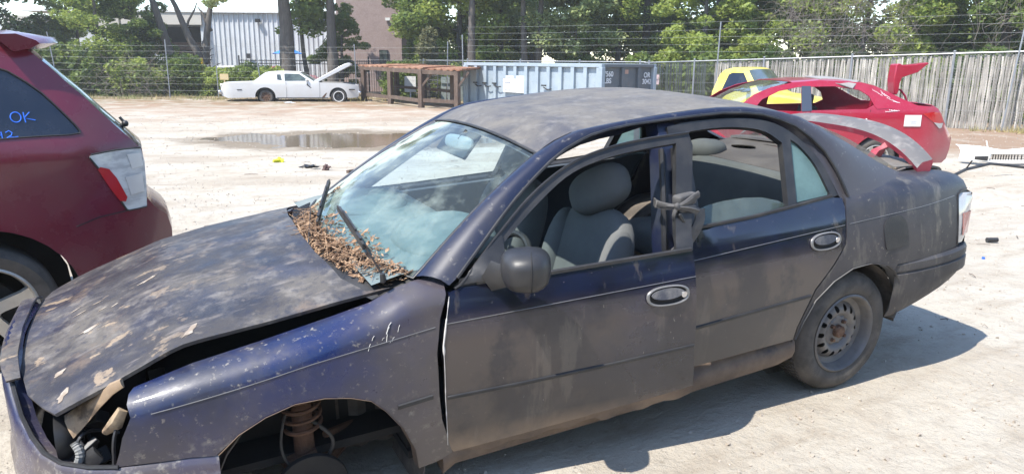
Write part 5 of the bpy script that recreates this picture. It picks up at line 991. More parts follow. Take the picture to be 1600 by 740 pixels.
for s in (1, -1):
    mb = MB(); mb.prism([(s*.66, -.05, .06), (s*.84, .05, .07), (s*.84, .05, .13), (s*.66, -.05, .15)], (0, .01, 0)); mb.build('fog_recess', K['trim'], bc)
    mb = MB(); mb.beam((s*.60, -.01, .10), (s*.68, .04, .42), .05, .02); mb.build('headlight_tab', K['white'], bc)
mb = MB(); q0 = W(6.9, 11.5, -.12); mb.tube([q0, W(7.2, 11.7, -.05), W(7.7, 11.9, .02), W(8.1, 12.1, -.03), W(8.6, 12.0, -.08)], .025, 6); mb.tube([W(7.2, 11.7, -.04), W(7.25, 11.65, .10)], .012, 5)
tag(mb.build('torn_trim_strip', K['trim'], None), 'dark torn trim strip lying behind the crimson saloon, left of the white bumper', 'scrap')
# ================================================================== yard things
K['dumpblue'] = mat('pale_blue_container_paint', (.27, .325, .37), [((.35, .40, .44), 1.5, .4, .65, .7), ((.16, .18, .19), 7, .6, .75, .6), ((.3, .2, .14), 12, .66, .76, .6)], rough=.55)
dd = Vector((4.9, -6.0)).normalized(); dn = Vector((.775, .633))
def DU(u, v): return W(-1.95+dd.x*u+dn.x*v, 31.0+dd.y*u+dn.y*v, 0)
o_ = DU(0, 0); e_ = (DU(1, 0)-o_); a_ = math.atan2(e_.y, e_.x)
dump = empty('roll_off_dumpster', (o_.x, o_.y, -.25), a_); tag(dump, 'long pale blue ribbed roll-off dumpster with white number lettering', 'dumpster')
# local: x along the long side towards the near end, near side at y=0, container extends to +y or -y
sy = 1 if (Matrix.Rotation(-a_, 2) @ (DU(0, 1)-o_).xy).y > 0 else -1
LN, WD, HT = 7.7, 2.6, 1.72
mb = MB(); mb.box((LN/2, sy*.06, .15+HT/2-.08), (LN, .02, HT-.16)); mb.box((LN/2, sy*(WD-.06), .15+HT/2-.08), (LN, .02, HT-.16)); mb.box((.06, sy*WD/2, .15+HT/2-.08), (.02, WD-.12, HT-.16)); mb.box((LN/2, sy*WD/2, .2), (LN-.1, WD-.1, .05))
du = mb.build('container_wall', K['dumpblue'], dump)
K['dumpshade'] = mat('shade_painted_end_panel', (.10, .115, .13), [((.15, .15, .15), 3, .45, .7, .6), ((.16, .10, .07), 5, .60, .75, .6)], rough=.6)  # container paint darkened: the end face's shade is put into its colour
mb = MB(); mb.box((LN-.06, sy*WD/2, .15+HT/2-.08), (.02, WD-.12, HT-.16)); mb.build('end_panel', K['dumpshade'], dump)
mb = MB(); z = HT-.02
mb.box((LN/2, 0, z), (LN+.1, .14, .12)); mb.box((LN/2, sy*WD, z), (LN+.1, .14, .12)); mb.box((0, sy*WD/2, z), (.14, WD-.14, .11)); mb.build('top_rail', K['dumpblue'], dump, bevel=.01)
for k in range(13):
    x = .12+k*(LN-.24)/12
    mb = MB(); short = 6 <= k <= 0 or k in (4, 5); zb = (HT-.1-.45) if short else .12
    mb.box((x, -sy*.0, (HT-.08+zb)/2), (.17, .12, HT-.08-zb)); mb.build('rib', K['dumpblue'], dump, bevel=.01)
mb = MB(); mb.box((LN+.0, sy*WD/2, z), (.14, WD-.14, .11)); mb.build('end_rail', K['dumpshade'], dump, bevel=.01)
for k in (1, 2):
    mb = MB(); y = sy*(.18+k*WD/3.2); mb.box((LN+.0, y, (HT-.08+.12)/2), (.12, .14, HT-.20)); mb.build('rib', K['dumpshade'], dump, bevel=.01)
for sx, py_ in ((0, 0), (LN, 0), (0, sy*WD), (LN, sy*WD)):
    mb = MB(); mb.box((sx, py_, HT/2), (.16, .16, HT-.14)); mb.build('corner_post', K['dumpblue'], dump, bevel=.01)
for k in range(5):
    mb = MB(); z = .35+k*.28; mb.tube([(-.06, -sy*.02, z), (-.16, -sy*.03, z), (-.16, -sy*.03, z+.12), (-.06, -sy*.02, z+.12)], .012, 5); mb.build('door_hinge', K['trim'], dump)
for k in range(4):
    mb = MB(); x = [.75, 1.37, 2.0, 4.9][k]; mb.tube([(x, -sy*.09, .92), (x+.22, -sy*.10, .84), (x+.42, -sy*.09, .87)], .022, 6); mb.box((x-.0, -sy*.08, .98), (.24, .05, .05)); mb.build('tarp_hook', K['trim'], dump)
mb = MB(); mb.box((3.15, -sy*.045, .98), (1.25, .02, .62)); sg = mb.build('notice_board', K['white'], dump)
mb = MB()
for z in (1.12, .84): mb.box((2.80, -sy*.058, z), (.34, .006, .22))
mb.build('pictogram', mat('grey_print', (.22, .24, .30)), sg)
mb = MB()
for z in (1.12, .84): mb.box((2.80, -sy*.062, z), (.28, .006, .16))
mb.build('pictogram_field', K['white'], sg)
mb = MB(); random.seed(3)
for z in (1.19, 1.13, 1.05, .93, .87, .80, .74): mb.box((3.30+random.uniform(-.05, .05), -sy*.058, z), (random.uniform(.3, .55), .006, .022))
mb.build('illegible_lines', mat('grey_print_light', (.36, .38, .42)), sg)
K['letter'] = mat('white_stencil', (.62, .64, .66), rough=.6)
ey = (0, 0, 1); ex = (0, sy, 0)
for body, y, z, sz in [('7560', .33, 1.42, .24), ('LBS', .30, 1.20, .24), ('OR', 2.27, 1.38, .24), ('3042', 2.27, 1.16, .24)]:
    text(body, sz, K['letter'], 'lettering', dump, basis((LN-.02, sy*y, z), ex, ey), .003, bold=.006)
mb = MB(); mb.box((LN-.04, sy*1.22, 1.50), (.01, .22, .14)); mb.build('small_plate', mat('orange_plate', (.42, .25, .20)), dump)
# ---------------------------------------------------------------- rusty platform shed
K['rusty_roof'] = mat('rusty_roof_sheet', (.24, .11, .065), [((.40, .25, .16), 3, .45, .65, .8), ((.22, .09, .05), 8, .5, .7, .7)], rough=.85)
K['oldwood'] = mat('weathered_timber', (.09, .06, .045), [((.17, .12, .09), 5, .4, .7, .7, (1, 1, .3)), ((.28, .2, .15), 20, .58, .72, .5)], rough=.9, bump=.2, bsc=30)
shed = empty('timber_rack', W(-4.4, 32)); tag(shed, 'low timber rack on posts with a rusty sheet roof, left of the blue dumpster', 'rack')
def swp(name, mbx, m, **k): o = mbx.build(name, m, None, **k); o.parent = shed; o.matrix_parent_inverse = shed.matrix_world.inverted(); return o
shed.matrix_world = Matrix.Translation(W(-4.4, 32)); bpy.context.view_layer.update()
fr = [(-6.85, 34.6, 1.30), (-5.25, 32.2, 1.26), (-3.62, 29.6, 1.22), (-2.15, 28.9, 1.18)]; bk = [(-5.6, 36.2, 1.30), (-4.0, 33.8, 1.26), (-2.5, 31.2, 1.22)]
for L_, D_, z_ in fr+bk: mb = MB(); b0 = W(L_, D_); mb.box((b0.x, b0.y, (z_-.3)/2+.0), (.19, .19, z_+.30), (0, 0, .5)); swp('post', mb, K['oldwood'], bevel=.01)
for a, b in zip(fr, fr[1:]): mb = MB(); mb.beam(W(a[0], a[1], .05), W(b[0], b[1], .02), .10, .14); swp('rail', mb, K['oldwood']); mb = MB(); mb.beam(W(a[0], a[1], a[2]-.08), W(b[0], b[1], b[2]-.08), .12, .16); swp('rail', mb, K['oldwood'])
for a, b in zip(bk, bk[1:]): mb = MB(); mb.beam(W(a[0], a[1], .35), W(b[0], b[1], .33), .08, .12); swp('rail', mb, K['oldwood']); mb = MB(); mb.beam(W(a[0], a[1], a[2]-.08), W(b[0], b[1], b[2]-.08), .12, .16); swp('rail', mb, K['oldwood'])
for a, b in ((fr[2], .5), (fr[3], .45)): mb = MB(); mb.beam(W(a[0], a[1]-.05, .55), W(a[0]+b, a[1]-.1, 1.15), .08, .08); swp('brace', mb, K['oldwood'])
for i, ((a, b), (c, d)) in enumerate([(((-7.15, 34.9), (-5.35, 32.3)), ((-5.6, 36.6), (-3.9, 34.0))), (((-5.45, 32.5), (-3.55, 29.7)), ((-3.9, 34.0), (-2.4, 31.5))), (((-3.65, 29.9), (-1.95, 28.6)), ((-2.5, 31.6), (-1.2, 30.5)))]):
    mb = MB(); z_ = 1.33-.035*i; n_ = 16
    A = [W(a[0]+(b[0]-a[0])*t, a[1]+(b[1]-a[1])*t, z_+.025*math.sin(t*40)+.03*noise.noise(Vector((t*4, i, 0)))) for t in np.linspace(0, 1, 60)]; Bq = [W(c[0]+(d[0]-c[0])*t, c[1]+(d[1]-c[1])*t, z_+.025*math.sin(t*40)+.06) for t in np.linspace(0, 1, 60)]
    mb.loft([A, Bq]); swp('roof_sheet', mb, K['rusty_roof'], solid=.05)
# ladder and boards behind the rack
mb = MB(); A0, B0_, A1, B1_ = W(-4.35, 34.9, -.2), W(-3.55, 34.9, -.2), W(-4.3, 35.3, 1.15), W(-3.5, 35.3, 1.15)
mb.tube([A0, A1], .03, 6); mb.tube([B0_, B1_], .03, 6)
for t in np.linspace(.1, .95, 7): mb.tube([A0.lerp(A1, t), B0_.lerp(B1_, t)], .02, 6)
tag(mb.build('ladder', K['trim'], None), 'dark metal ladder standing behind the timber rack', 'ladder')
K['palebox'] = mat('grey_green_boards', (.20, .24, .22), [((.3, .3, .27), 4, .4, .7, .6, (4, 4, .3))], rough=.8)
mb = MB()
for k in range(7): b0 = W(-3.2+.26*k, 34.6); mb.box((b0.x, b0.y, .30), (.23, .04, 1.1), (0, 0, math.atan2(RH.y, RH.x)))
mb.beam(W(-3.3, 34.55, .6), W(-1.5, 34.55, .6), .04, .08); tag(mb.build('board_screen', K['palebox'], None), 'grey green upright boards standing behind the right half of the timber rack', 'boards')
# ---------------------------------------------------------------- fences
K['galv'] = mat('galvanised_steel', (.30, .31, .33), [((.18, .19, .20), 5, .4, .7, .6)], rough=.45, metal=.4)
K['wire'] = mat('fence_wire', (.30, .31, .31), rough=.5, metal=.5)
K['slat'] = mat('weathered_privacy_slats', (.45, .41, .355), [((.22, .20, .17), 3, .42, .62, .85, (3, 3, .5)), ((.62, .58, .52), 6, .5, .72, .6, (4, 4, .4)), ((.10, .13, .06), 1.3, .60, .72, .5)], rough=.9)
def addrand(m, amt=.6):
    t = m.node_tree; g = t.nodes.new('ShaderNodeNewGeometry'); b = t.nodes['Principled BSDF']; ln = b.inputs['Base Color'].links
    mx = t.nodes.new('ShaderNodeHueSaturation'); mr = t.nodes.new('ShaderNodeMapRange'); mr.inputs[3].default_value = 1-amt; mr.inputs[4].default_value = 1+amt
    t.links.new(g.outputs['Random Per Island'], mr.inputs[0]); t.links.new(mr.outputs[0], mx.inputs['Value'])
    if ln: t.links.new(ln[0].from_socket, mx.inputs['Color'])
    else: mx.inputs['Color'].default_value = b.inputs['Base Color'].default_value
    t.links.new(mx.outputs[0], b.inputs['Base Color'])
addrand(K['slat'], .45)
K['dslat'] = mat('green_privacy_slats', (.045, .06, .05), [((.02, .03, .025), 4, .4, .7, .7), ((.14, .14, .12), 5, .55, .72, .6)], rough=.8); addrand(K['dslat'], .5)
def fence_pts(t): return (14.9+(5.0-14.9)*t, 20.7+(29.0-20.7)*t)
def chain_fence(name, label, P, zt, zb, posts, slats, group=None, mesh=.075):
    """P: f(t)->(L,D); diamonds run as two families of thin wires"""
    root = empty(name, W(*P(0))); root['label'] = label; root['category'] = 'fence'
    inv = Matrix.Translation(-Vector(root.location))
    def bl(n, mb, m, **k):
        o = mb.build(n, m, root, **k); o.data.transform(inv); return o
    LN_ = (Vector(P(1))-Vector(P(0))).length
    def pt(t, h): L_, D_ = P(t); a = zb(t); return W(L_, D_, a+(zt(t)-a)*h)
    mb = MB(); mb.tube([pt(0, 1), pt(.5, 1), pt(1, 1)], .024, 6); bl('top_rail', mb, K['galv'])
    for t in posts: mb = MB(); mb.tube([pt(t, -.05), pt(t, 1.02)], .035, 8); mb.ball(pt(t, 1.03), (.09, .09, .06), None, 2, 5); bl('post', mb, K['galv'])
    mb = MB(); H = zt(.5)-zb(.5); st = mesh/LN_; k = -H/LN_
    nv = int((1+H/LN_)/st)
    for i in range(nv):
        t0 = k+i*st
        for d in (1, -1):
            ta, tb = (t0, t0+H/LN_) if d > 0 else (t0+H/LN_, t0)
            ha, hb = 0., 1.
            def clipt(ta, tb):
                pts = []
                for q in (0., 1.):
                    pts.append([ta+(tb-ta)*q, q])
                for p_, o_ in ((0, 1), (1, 0)):
                    if pts[p_][0] < 0: f_ = (0-pts[o_][0])/(pts[p_][0]-pts[o_][0]); pts[p_] = [0, pts[o_][1]+(pts[p_][1]-pts[o_][1])*f_]
                    if pts[p_][0] > 1: f_ = (1-pts[o_][0])/(pts[p_][0]-pts[o_][0]); pts[p_] = [1, pts[o_][1]+(pts[p_][1]-pts[o_][1])*f_]
                return pts
            if (ta < 0 and tb < 0) or (ta > 1 and tb > 1): continue
            (u0, v0), (u1, v1) = clipt(ta, tb); mb.tube([pt(u0, v0), pt(u1, v1)], .0022, 3, cap=False)
    o = bl('chain_link', mb, K['wire'], smooth=0, fix=False)
    random.seed(len(name)*7)
    for t0, t1, m, dens_, nm in slats:
        mb = MB(); n = int((t1-t0)*LN_/.052)
        for i in range(n):
            if random.random() > dens_: continue
            t = t0+(t1-t0)*(i+.5)/n; L_, D_ = P(t); a = zb(t)+.05; b = zt(t)-.04-abs(random.gauss(0, .03)); lean = random.gauss(0, .025); w_ = .0225+random.random()*.005
            c0 = W(L_+.04*0, D_+.05, a); c1 = W(L_+lean, D_+.05, b); dv = (W(*P(min(1, t+.01)))-W(*P(t-.01))); dv.z = 0; dv.normalize(); ps = []
            for h in range(6):
                q = c0.lerp(c1, h/5)+dv*random.gauss(0, .009)+Vector((0, 0, 0)); off = W(0, random.gauss(0, .012), 0)-W(0, 0, 0)
                ps.append([q-dv*w_+off, q+off*1.5+(W(0, -.012, 0)-W(0, 0, 0)), q+dv*w_+off])
            mb.loft(ps)
        if mb.v: bl(nm, mb, m, smooth=0, fix=False)
    return root
zt = lambda t: 1.98-.42*t; zb = lambda t: -.28-.15*t
chain_fence('slatted_fence', 'tall chain link fence filled with weathered tan slats behind the crimson saloon', fence_pts, zt, zb, [-.0+.03, .20, .42, .64, .84, .985], [(0, .78, K['slat'], .99, 'privacy_slats'), (.80, 1.0, K['dslat'], .8, 'dark_slats')])
f2 = lambda t: (5.05-9.5*t, 29.05+7*t)
chain_fence('chain_link_fence', 'dark chain link fence running behind the blue dumpster to the timber rack', f2, lambda t: 1.58-.0*t, lambda t: -.42, [.02, .25, .5, .75, .98], [(0, .12, K['dslat'], .95, 'dark_slats')])
f3 = lambda t: (-4.6-22*t, 38.5+.8*t)
# black picket fence in front of the buildings
pf = empty('black_picket_fence', W(-10, 39.3)); tag(pf, 'black metal picket fence between the big trunks and the brick building', 'fence')
inv = Matrix.Translation(-Vector(pf.location))
def pfb(n, mb, m): o = mb.build(n, m, pf, smooth=0); o.data.transform(inv); return o
mb = MB()
for z_ in (1.5, 1.35, -.05): mb = MB(); mb.beam(W(-14.2, 39.3, z_), W(-5.6, 39.3, z_), .03, .04); pfb('rail', mb, K['black'])
mb = MB()
for k in range(72): L_ = -14.2+.12*k; mb.box(W(L_, 39.3, .68), (.02, .02, 1.75))
pfb('pickets', mb, K['black'])
for L_ in (-14.2, -11.8, -9.4, -7.5, -5.6): mb = MB(); mb.box(W(L_, 39.3, .75), (.07, .07, 2.0)); pfb('post', mb, K['black'])
def wire_fence(name, label, P, poles, zs, sag=.02):
    root = empty(name, W(*P[0])); tag(root, label, 'fence'); inv = Matrix.Translation(-Vector(root.location))
    def bl(n, mb, m, **k): o = mb.build(n, m, root, **k); o.data.transform(inv); return o
    for (L_, D_, top_, lean) in poles: mb = MB(); mb.tube([W(L_, D_, -.4), W(L_+lean*.5, D_, top_*.5), W(L_+lean, D_, top_)], .024, 7); bl('pole', mb, K['galv'], smooth=40)
    for z_ in zs:
        mb = MB(); pts = []
        for (L0, D0), (L1, D1) in zip(P, P[1:]):
            for t in np.linspace(0, 1, 7)[:-1]: pts.append(W(L0+(L1-L0)*t, D0+(D1-D0)*t, z_*(1+.0*t)-sag*4*t*(1-t)+.02*noise.noise(Vector((L0, z_, t)))))
        pts.append(W(P[-1][0], P[-1][1], z_)); mb.tube(pts, .003, 4); bl('wire', mb, K['wire'], smooth=0)
PL = [(-27, 36.3), (-22.0, 36.5), (-16.25, 35.6), (-12.1, 36.3), (-7.45, 35.9), (-3.0, 34.2), (-2.05, 31.2)]
wire_fence('wire_fence', 'wire strung on thin galvanised poles behind the white coupe', PL, [(-22.0, 36.5, 2.75, -.25), (-16.25, 35.6, 2.42, 0), (-14.1, 36.0, 2.2, 0), (-12.1, 36.3, 2.15, -.2), (-7.45, 35.9, 2.3, -.05), (-3.0, 34.2, 2.4, .05), (-2.05, 31.2, 2.6, -.05)], [.1, .4, .7, 1.0, 1.3, 1.6, 1.9, 2.15])
PR = [(15.3, 20.0), (13.75, 21.0), (7.05, 26.4), (3.3, 29.6), (-2.0, 32.4)]
wire_fence('barbed_wire_fence', 'tall thin poles with strung wires rising in front of the slatted fence', PR, [(13.75, 21.0, 3.18, .25), (7.05, 26.4, 2.95, .05)], [.3, .6, .9, 1.2, 1.5, 1.95, 2.2, 2.45, 2.7, 2.95])
mb = MB(); mb.box(W(5.3, 28.3, .95), (.30, .02, .36), (0, 0, math.atan2(RH.y, RH.x))); mb.box(W(5.3, 28.28, 1.02), (.22, .02, .10), (0, 0, math.atan2(RH.y, RH.x)))
tag(mb.build('fence_notice', mat('pale_pink_sign', (.60, .45, .43)), None), 'small pale pink notice fixed to the chain link fence right of the dumpster', 'sign')
# ---------------------------------------------------------------- buildings
K['metalwall'] = mat('white_corrugated_wall', (.56, .58, .60), [((.42, .43, .44), 1.2, .42, .65, .6)], rough=.6)
K['beige'] = mat('beige_fascia', (.50, .47, .42), rough=.8)
K['brick'] = mat('pinkish_brick', (.30, .22, .20), [((.36, .28, .26), 14, .4, .6, .7), ((.22, .16, .15), 3, .5, .7, .5)], rough=.9)
wb = empty('warehouse', W(-17.5, 47)); tag(wb, 'white corrugated metal warehouse with a dark open doorway behind the hedge', 'building'); inv = Matrix.Translation(-Vector(wb.location))
def wbb(n, mb, m, par=None, **k): o = mb.build(n, m, par or wb, smooth=0, **k); o.data.transform(inv); return o
az = math.atan2(RH.y, RH.x)
def BX(mb, L_, D_, z_, w, d, h): mb.box(W(L_, D_, z_), (w, d, h), (0, 0, az)); return mb
def ribwall(L0, L1, z0, z1):
    mb = MB(); n = int(abs(L1-L0)/.30); secs = []
    for i in range(n):
        x = L0+(L1-L0)*i/n; w_ = (L1-L0)/n
        for u, d in ((0, 0), (.62, 0), (.72, -.06), (.88, -.06), (.98, 0)): p = W(x+w_*u, 47+d, 0); secs.append([(p.x, p.y, z0), (p.x, p.y, z1)])
    p = W(L1, 47, 0); secs.append([(p.x, p.y, z0), (p.x, p.y, z1)]); mb.loft(secs); return mb
wbb('wall', ribwall(-19.2, -9.3, -.3, 4.35), K['metalwall']); wbb('wall', ribwall(-23.6, -21.6, -.3, 3.6), K['metalwall'])
wbb('fascia', BX(MB(), -21.5, 46.9, 3.95, 4.9, .1, .75), K['beige']); wbb('fascia', BX(MB(), -27.6, 46.9, 3.7, 7, .1, .7), K['beige'])
wbb('roof', BX(MB(), -18, 50.2, 4.42, 26, 6.6, .08), K['metalwall']); wbb('gutter', BX(MB(), -18, 46.86, 4.36, 26, .14, .12), K['white']); wbb('back_wall', BX(MB(), -18, 53.5, 2, 26, .1, 4.6), K['metalwall']); wbb('side_wall', BX(MB(), -9.2, 50, 2, .1, 7, 4.6), K['metalwall'])
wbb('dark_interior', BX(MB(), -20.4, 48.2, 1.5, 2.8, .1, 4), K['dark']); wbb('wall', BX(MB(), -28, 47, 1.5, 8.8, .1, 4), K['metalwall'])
mb = MB()
for k in range(9): BX(mb, -20.4, 48.0, .3+k*.27, 2.3, .3, .2)
wbb('stacked_stock', mb, K['oldwood'])
for L_ in (-23.05, -22.35): o = wbb('window', BX(MB(), L_, 46.93, 1.9, .42, .06, 1.3), K['white']); wbb('pane', BX(MB(), L_, 46.88, 1.9, .32, .04, 1.2), K['pwin'], o)
wbb('wall_lamp', BX(MB(), -15.6, 46.8, 3.85, .25, .2, .2), K['dark']); wbb('wall_lamp', BX(MB(), -16.3, 46.8, 1.75, .22, .1, .3), K['trim']); wbb('notice', BX(MB(), -16.3, 46.9, 1.1, .55, .03, .5), K['white'])
wbb('drain_pipe', BX(MB(), -18.75, 46.85, 2, .1, .1, 4.4), K['trim'])
bb = empty('brick_building', W(-7.6, 44)); tag(bb, 'pinkish brick building rising behind the thick tree trunks', 'building'); inv = Matrix.Translation(-Vector(bb.location))
wbb('wall', BX(MB(), -8.3, 46, 3.2, 3.7, 4, 7.2), K['brick'], bb); o = wbb('window', BX(MB(), -7.5, 43.95, 1.6, .5, .08, 1.1), K['trim'], bb); wbb('pane', BX(MB(), -7.5, 43.9, 1.6, .4, .05, 1.0), K['pwin'], o); wbb('wall_lamp', BX(MB(), -7.2, 43.9, 3.85, .25, .1, .15), K['white'], bb)
wbb('door', BX(MB(), -6.7, 43.95, .6, .9, .08, 1.9), K['dark'], bb)
# blue canopy, red and white cars behind the hedge
mb = MB(); c_ = W(-12.15, 41, 1.9)
mb.add([c_+Vector((0, 0, .32))]+[W(-12.15+math.cos(a)*.85, 41+math.sin(a)*.85, 1.86+.03*(k % 2)) for k, a in enumerate(np.linspace(0, 2*math.pi, 9)[:-1])], [(0, 1+k, 1+(k+1) % 8) for k in range(8)])
ub = mb.build('canopy_cloth', mat('blue_cloth', (.02, .20, .72), rough=.7), None, smooth=0, solid=.02)
um = empty('parasol', W(-12.15, 41)); tag(um, 'bright blue parasol beside the thick trunk in front of the warehouse', 'parasol'); ub.parent = um; ub.data.transform(Matrix.Translation(-Vector(um.location)))
mb = MB(); mb.tube([(0, 0, 0), (0, 0, 2.35)], .03, 6); mb.build('mast', K['galv'], um)
def farcar(L_, D_, m, label, nm):
    r_ = empty(nm, W(L_, D_), az); tag(r_, label, 'car')
    w_ = lambda x, z: .88-(.4*(z-.95) if z > .95 else 0)
    ol = [(-2.1, .3), (-2.15, .8), (-1.9, .98), (-1.3, 1.02), (-.8, 1.38), (.3, 1.42), (.95, 1.02), (1.9, .9), (2.15, .7), (2.1, .3)]; wn = [(-1.05, 1.03), (-.72, 1.32), (.25, 1.35), (.75, 1.02)]
    shell(r_, 'body', ol, [wn], w_, [(x, z, 1 if i in (3, 5) else 0) for i, (x, z) in enumerate(ol)], [m, K['pwin']], res=.3)
    for s in (1, -1): side_part(r_, 'side_window', wn, w_, s, K['pwin'], -.004, .3, 0); wheel(r_, (-1.35, s*.85, .32), s, style='alloy'); wheel(r_, (1.35, s*.85, .32), s, style='alloy')
farcar(-13.4, 43.3, K['crimson'], 'small red car half hidden behind the hedge by the warehouse', 'distant_car')
farcar(-16.5, 44.6, K['cream'], 'white car parked beyond the hedge close to the warehouse wall', 'distant_car')
mb = MB(); mb.tube([W(-15.85, 38.6, -.2), W(-15.85, 38.6, 1.6)], .07, 8); tag(mb.build('marker_post', mat('yellow_post', (.75, .42, .03)), None), 'yellow orange post standing in the hedge', 'post')
mb = MB(); BX(mb, -14.0, 36.6, .72, .42, .03, .28); BX(mb, -14.0, 36.62, .2, .05, .05, 1.0); tag(mb.build('small_sign', mat('tan_sign', (.55, .42, .22)), None), 'small tan sign above the tail of the white coupe', 'sign')
mb = MB(); BX(mb, -5.0, 36.6, .45, .55, .04, .75); BX(mb, -5.0, 36.64, .0, .06, .05, .6); tag(mb.build('white_notice', K['white'], None), 'white upright notice board behind the left end of the timber rack', 'sign')
# ================================================================== trees and bushes
def leafmat(name, c1, c2, c3, rough=.55):
    m = bpy.data.materials.new(name); m.use_nodes = True; t = m.node_tree; N = t.nodes; L = t.links; b = N['Principled BSDF']; b.inputs['Roughness'].default_value = rough; b.inputs['Specular IOR Level'].default_value = .35
    g = N.new('ShaderNodeNewGeometry'); oi = N.new('ShaderNodeObjectInfo'); tc = N.new('ShaderNodeTexCoord')
    nz = N.new('ShaderNodeTexNoise'); nz.inputs['Scale'].default_value = .8; nz.inputs['Detail'].default_value = 3; L.new(tc.outputs['Object'], nz.inputs['Vector'])
    ad = N.new('ShaderNodeMath'); ad.operation = 'MULTIPLY_ADD'; L.new(g.outputs['Random Per Island'], ad.inputs[0]); ad.inputs[1].default_value = .5; L.new(nz.outputs[0], ad.inputs[2])
    a2 = N.new('ShaderNodeMath'); a2.operation = 'MULTIPLY_ADD'; L.new(oi.outputs['Random'], a2.inputs[0]); a2.inputs[1].default_value = .35; L.new(ad.outputs[0], a2.inputs[2])
    cr = N.new('ShaderNodeValToRGB'); cr.color_ramp.elements[0].position = .45; cr.color_ramp.elements[0].color = (*c1, 1); cr.color_ramp.elements[1].position = 1.15/1.2; cr.color_ramp.elements[1].color = (*c3, 1); e = cr.color_ramp.elements.new(.72); e.color = (*c2, 1)
    L.new(a2.outputs[0], cr.inputs[0]); L.new(cr.outputs[0], b.inputs['Base Color'])
    tl = N.new('ShaderNodeBsdfTranslucent'); hs = N.new('ShaderNodeHueSaturation'); hs.inputs['Value'].default_value = 1.4; hs.inputs['Hue'].default_value = .49; L.new(cr.outputs[0], hs.inputs['Color']); L.new(hs.outputs[0], tl.inputs[0])
    mx = N.new('ShaderNodeMixShader'); mx.inputs[0].default_value = .42; L.new(b.outputs[0], mx.inputs[1]); L.new(tl.outputs[0], mx.inputs[2]); L.new(mx.outputs[0], N['Material Output'].inputs[0]); return m
K['lf_dark'] = leafmat('dark_foliage', (.032, .060, .016), (.075, .12, .028), (.16, .215, .05))
K['lf_mid'] = leafmat('green_foliage', (.055, .09, .02), (.14, .20, .042), (.28, .34, .08))
K['lf_pale'] = leafmat('pale_green_foliage', (.11, .15, .05), (.23, .28, .10), (.38, .42, .19))
K['lf_olive'] = leafmat('olive_needles', (.06, .07, .03), (.12, .13, .06), (.19, .19, .10))
K['bark'] = mat('grey_brown_bark', (.085, .07, .06), [((.16, .14, .12), 4, .4, .7, .7, (3, 3, .5)), ((.04, .033, .03), 7, .5, .68, .7, (3, 3, .6))], rough=.9, bump=.5, bsc=14)
K['twig'] = mat('dry_vines', (.20, .165, .14), rough=.9)
def leaves_mesh(name, clumps, n, size, seed, flat=.55, elong=1.7):
    rg = np.random.default_rng(seed); C = np.array([c[:3] for c in clumps]); RR = np.array([c[3] for c in clumps]); w = RR**2; w = w/w.sum()
    idx = rg.choice(len(C), n, p=w); d = rg.normal(size=(n, 3)); d /= np.linalg.norm(d, axis=1)[:, None]
    r = RR[idx]*(.35+.75*rg.random(n)**.5); P = C[idx]+d*r[:, None]*np.array([1, 1, flat])
    s = size*(.6+.8*rg.random(n)); a = rg.normal(size=(n, 3)); a[:, 2] *= .6; a /= np.linalg.norm(a, axis=1)[:, None]
    b = np.cross(a, rg.normal(size=(n, 3))+np.array([0, 0, 1.0])); b /= np.linalg.norm(b, axis=1)[:, None]+1e-9
    V = np.stack([P-a*s[:, None]*elong/2, P+b*s[:, None]*.5, P+a*s[:, None]*elong/2, P-b*s[:, None]*.5], 1).reshape(-1, 3)
    me = bpy.data.meshes.new(name); me.vertices.add(4*n); me.vertices.foreach_set('co', V.ravel()); me.loops.add(4*n); me.loops.foreach_set('vertex_index', np.arange(4*n)); me.polygons.add(n); me.polygons.foreach_set('loop_start', np.arange(0, 4*n, 4)); me.polygons.foreach_set('loop_total', np.full(n, 4)); me.update(); me.validate(); return me
def limbs(mb, base, h, r, seed, nl=7, lean=(0, 0), spread=2.0, start=.3):
    rnd = random.Random(seed); base = Vector(base); top = base+Vector((lean[0], lean[1], h)); tr = []
    for k in range(9): t = k/8; tr.append(base.lerp(top, t)+Vector((rnd.uniform(-.08, .08)*t*h*.12, rnd.uniform(-.08, .08)*t*h*.12, 0)))
    mb.tube(tr, [r*(1.25 if k == 0 else 1-.75*k/8) for k in range(9)], 8); ends = []
    for i in range(nl):
        t = start+(1-start)*(i+.5)/nl; p = base.lerp(top, t); a = rnd.uniform(0, 6.28); L_ = spread*(1.1-.5*t)*rnd.uniform(.7, 1.2)
        pts = [p]
        for k in range(1, 5): pts.append(p+Vector((math.cos(a)*L_*k/4, math.sin(a)*L_*k/4, L_*.5*(k/4)**1.3))+Vector((rnd.uniform(-.1, .1), rnd.uniform(-.1, .1), rnd.uniform(-.1, .1)))*L_*.5)
        mb.tube(pts, [r*.42*(1-t*.5)*(1-.8*k/4) for k in range(5)], 6); ends += pts[2:]
    return ends
def tree_proto(seed, h, r, crown, n, size, lm, low=.1, spread=2.3, nclump=46, flat=.6):
    rnd = random.Random(seed); root = empty('tree'); mb = MB(); ends = limbs(mb, (0, 0, -.4), h*.85, r, seed, 9, (rnd.uniform(-.3, .3), rnd.uniform(-.3, .3)), spread, .25)
    mb.build('trunk', K['bark'], root, smooth=60); cl = [(e.x, e.y, e.z, rnd.uniform(.45, .85)) for e in ends]
    while len(cl) < nclump+len(ends):
        a = rnd.uniform(0, 6.28); u = rnd.random(); z = h*(low+(1-low)*u); q = crown*(math.sin(math.pi*min(1, .12+.86*u))**.6)*rnd.uniform(.55, 1.08)
        cl.append((math.cos(a)*q, math.sin(a)*q, z, rnd.uniform(.35, .8)))
    me = leaves_mesh('crown', cl, n, size, seed, flat); me.materials.append(lm); o = bpy.data.objects.new('crown', me); COL.objects.link(o); o.parent = root; return root
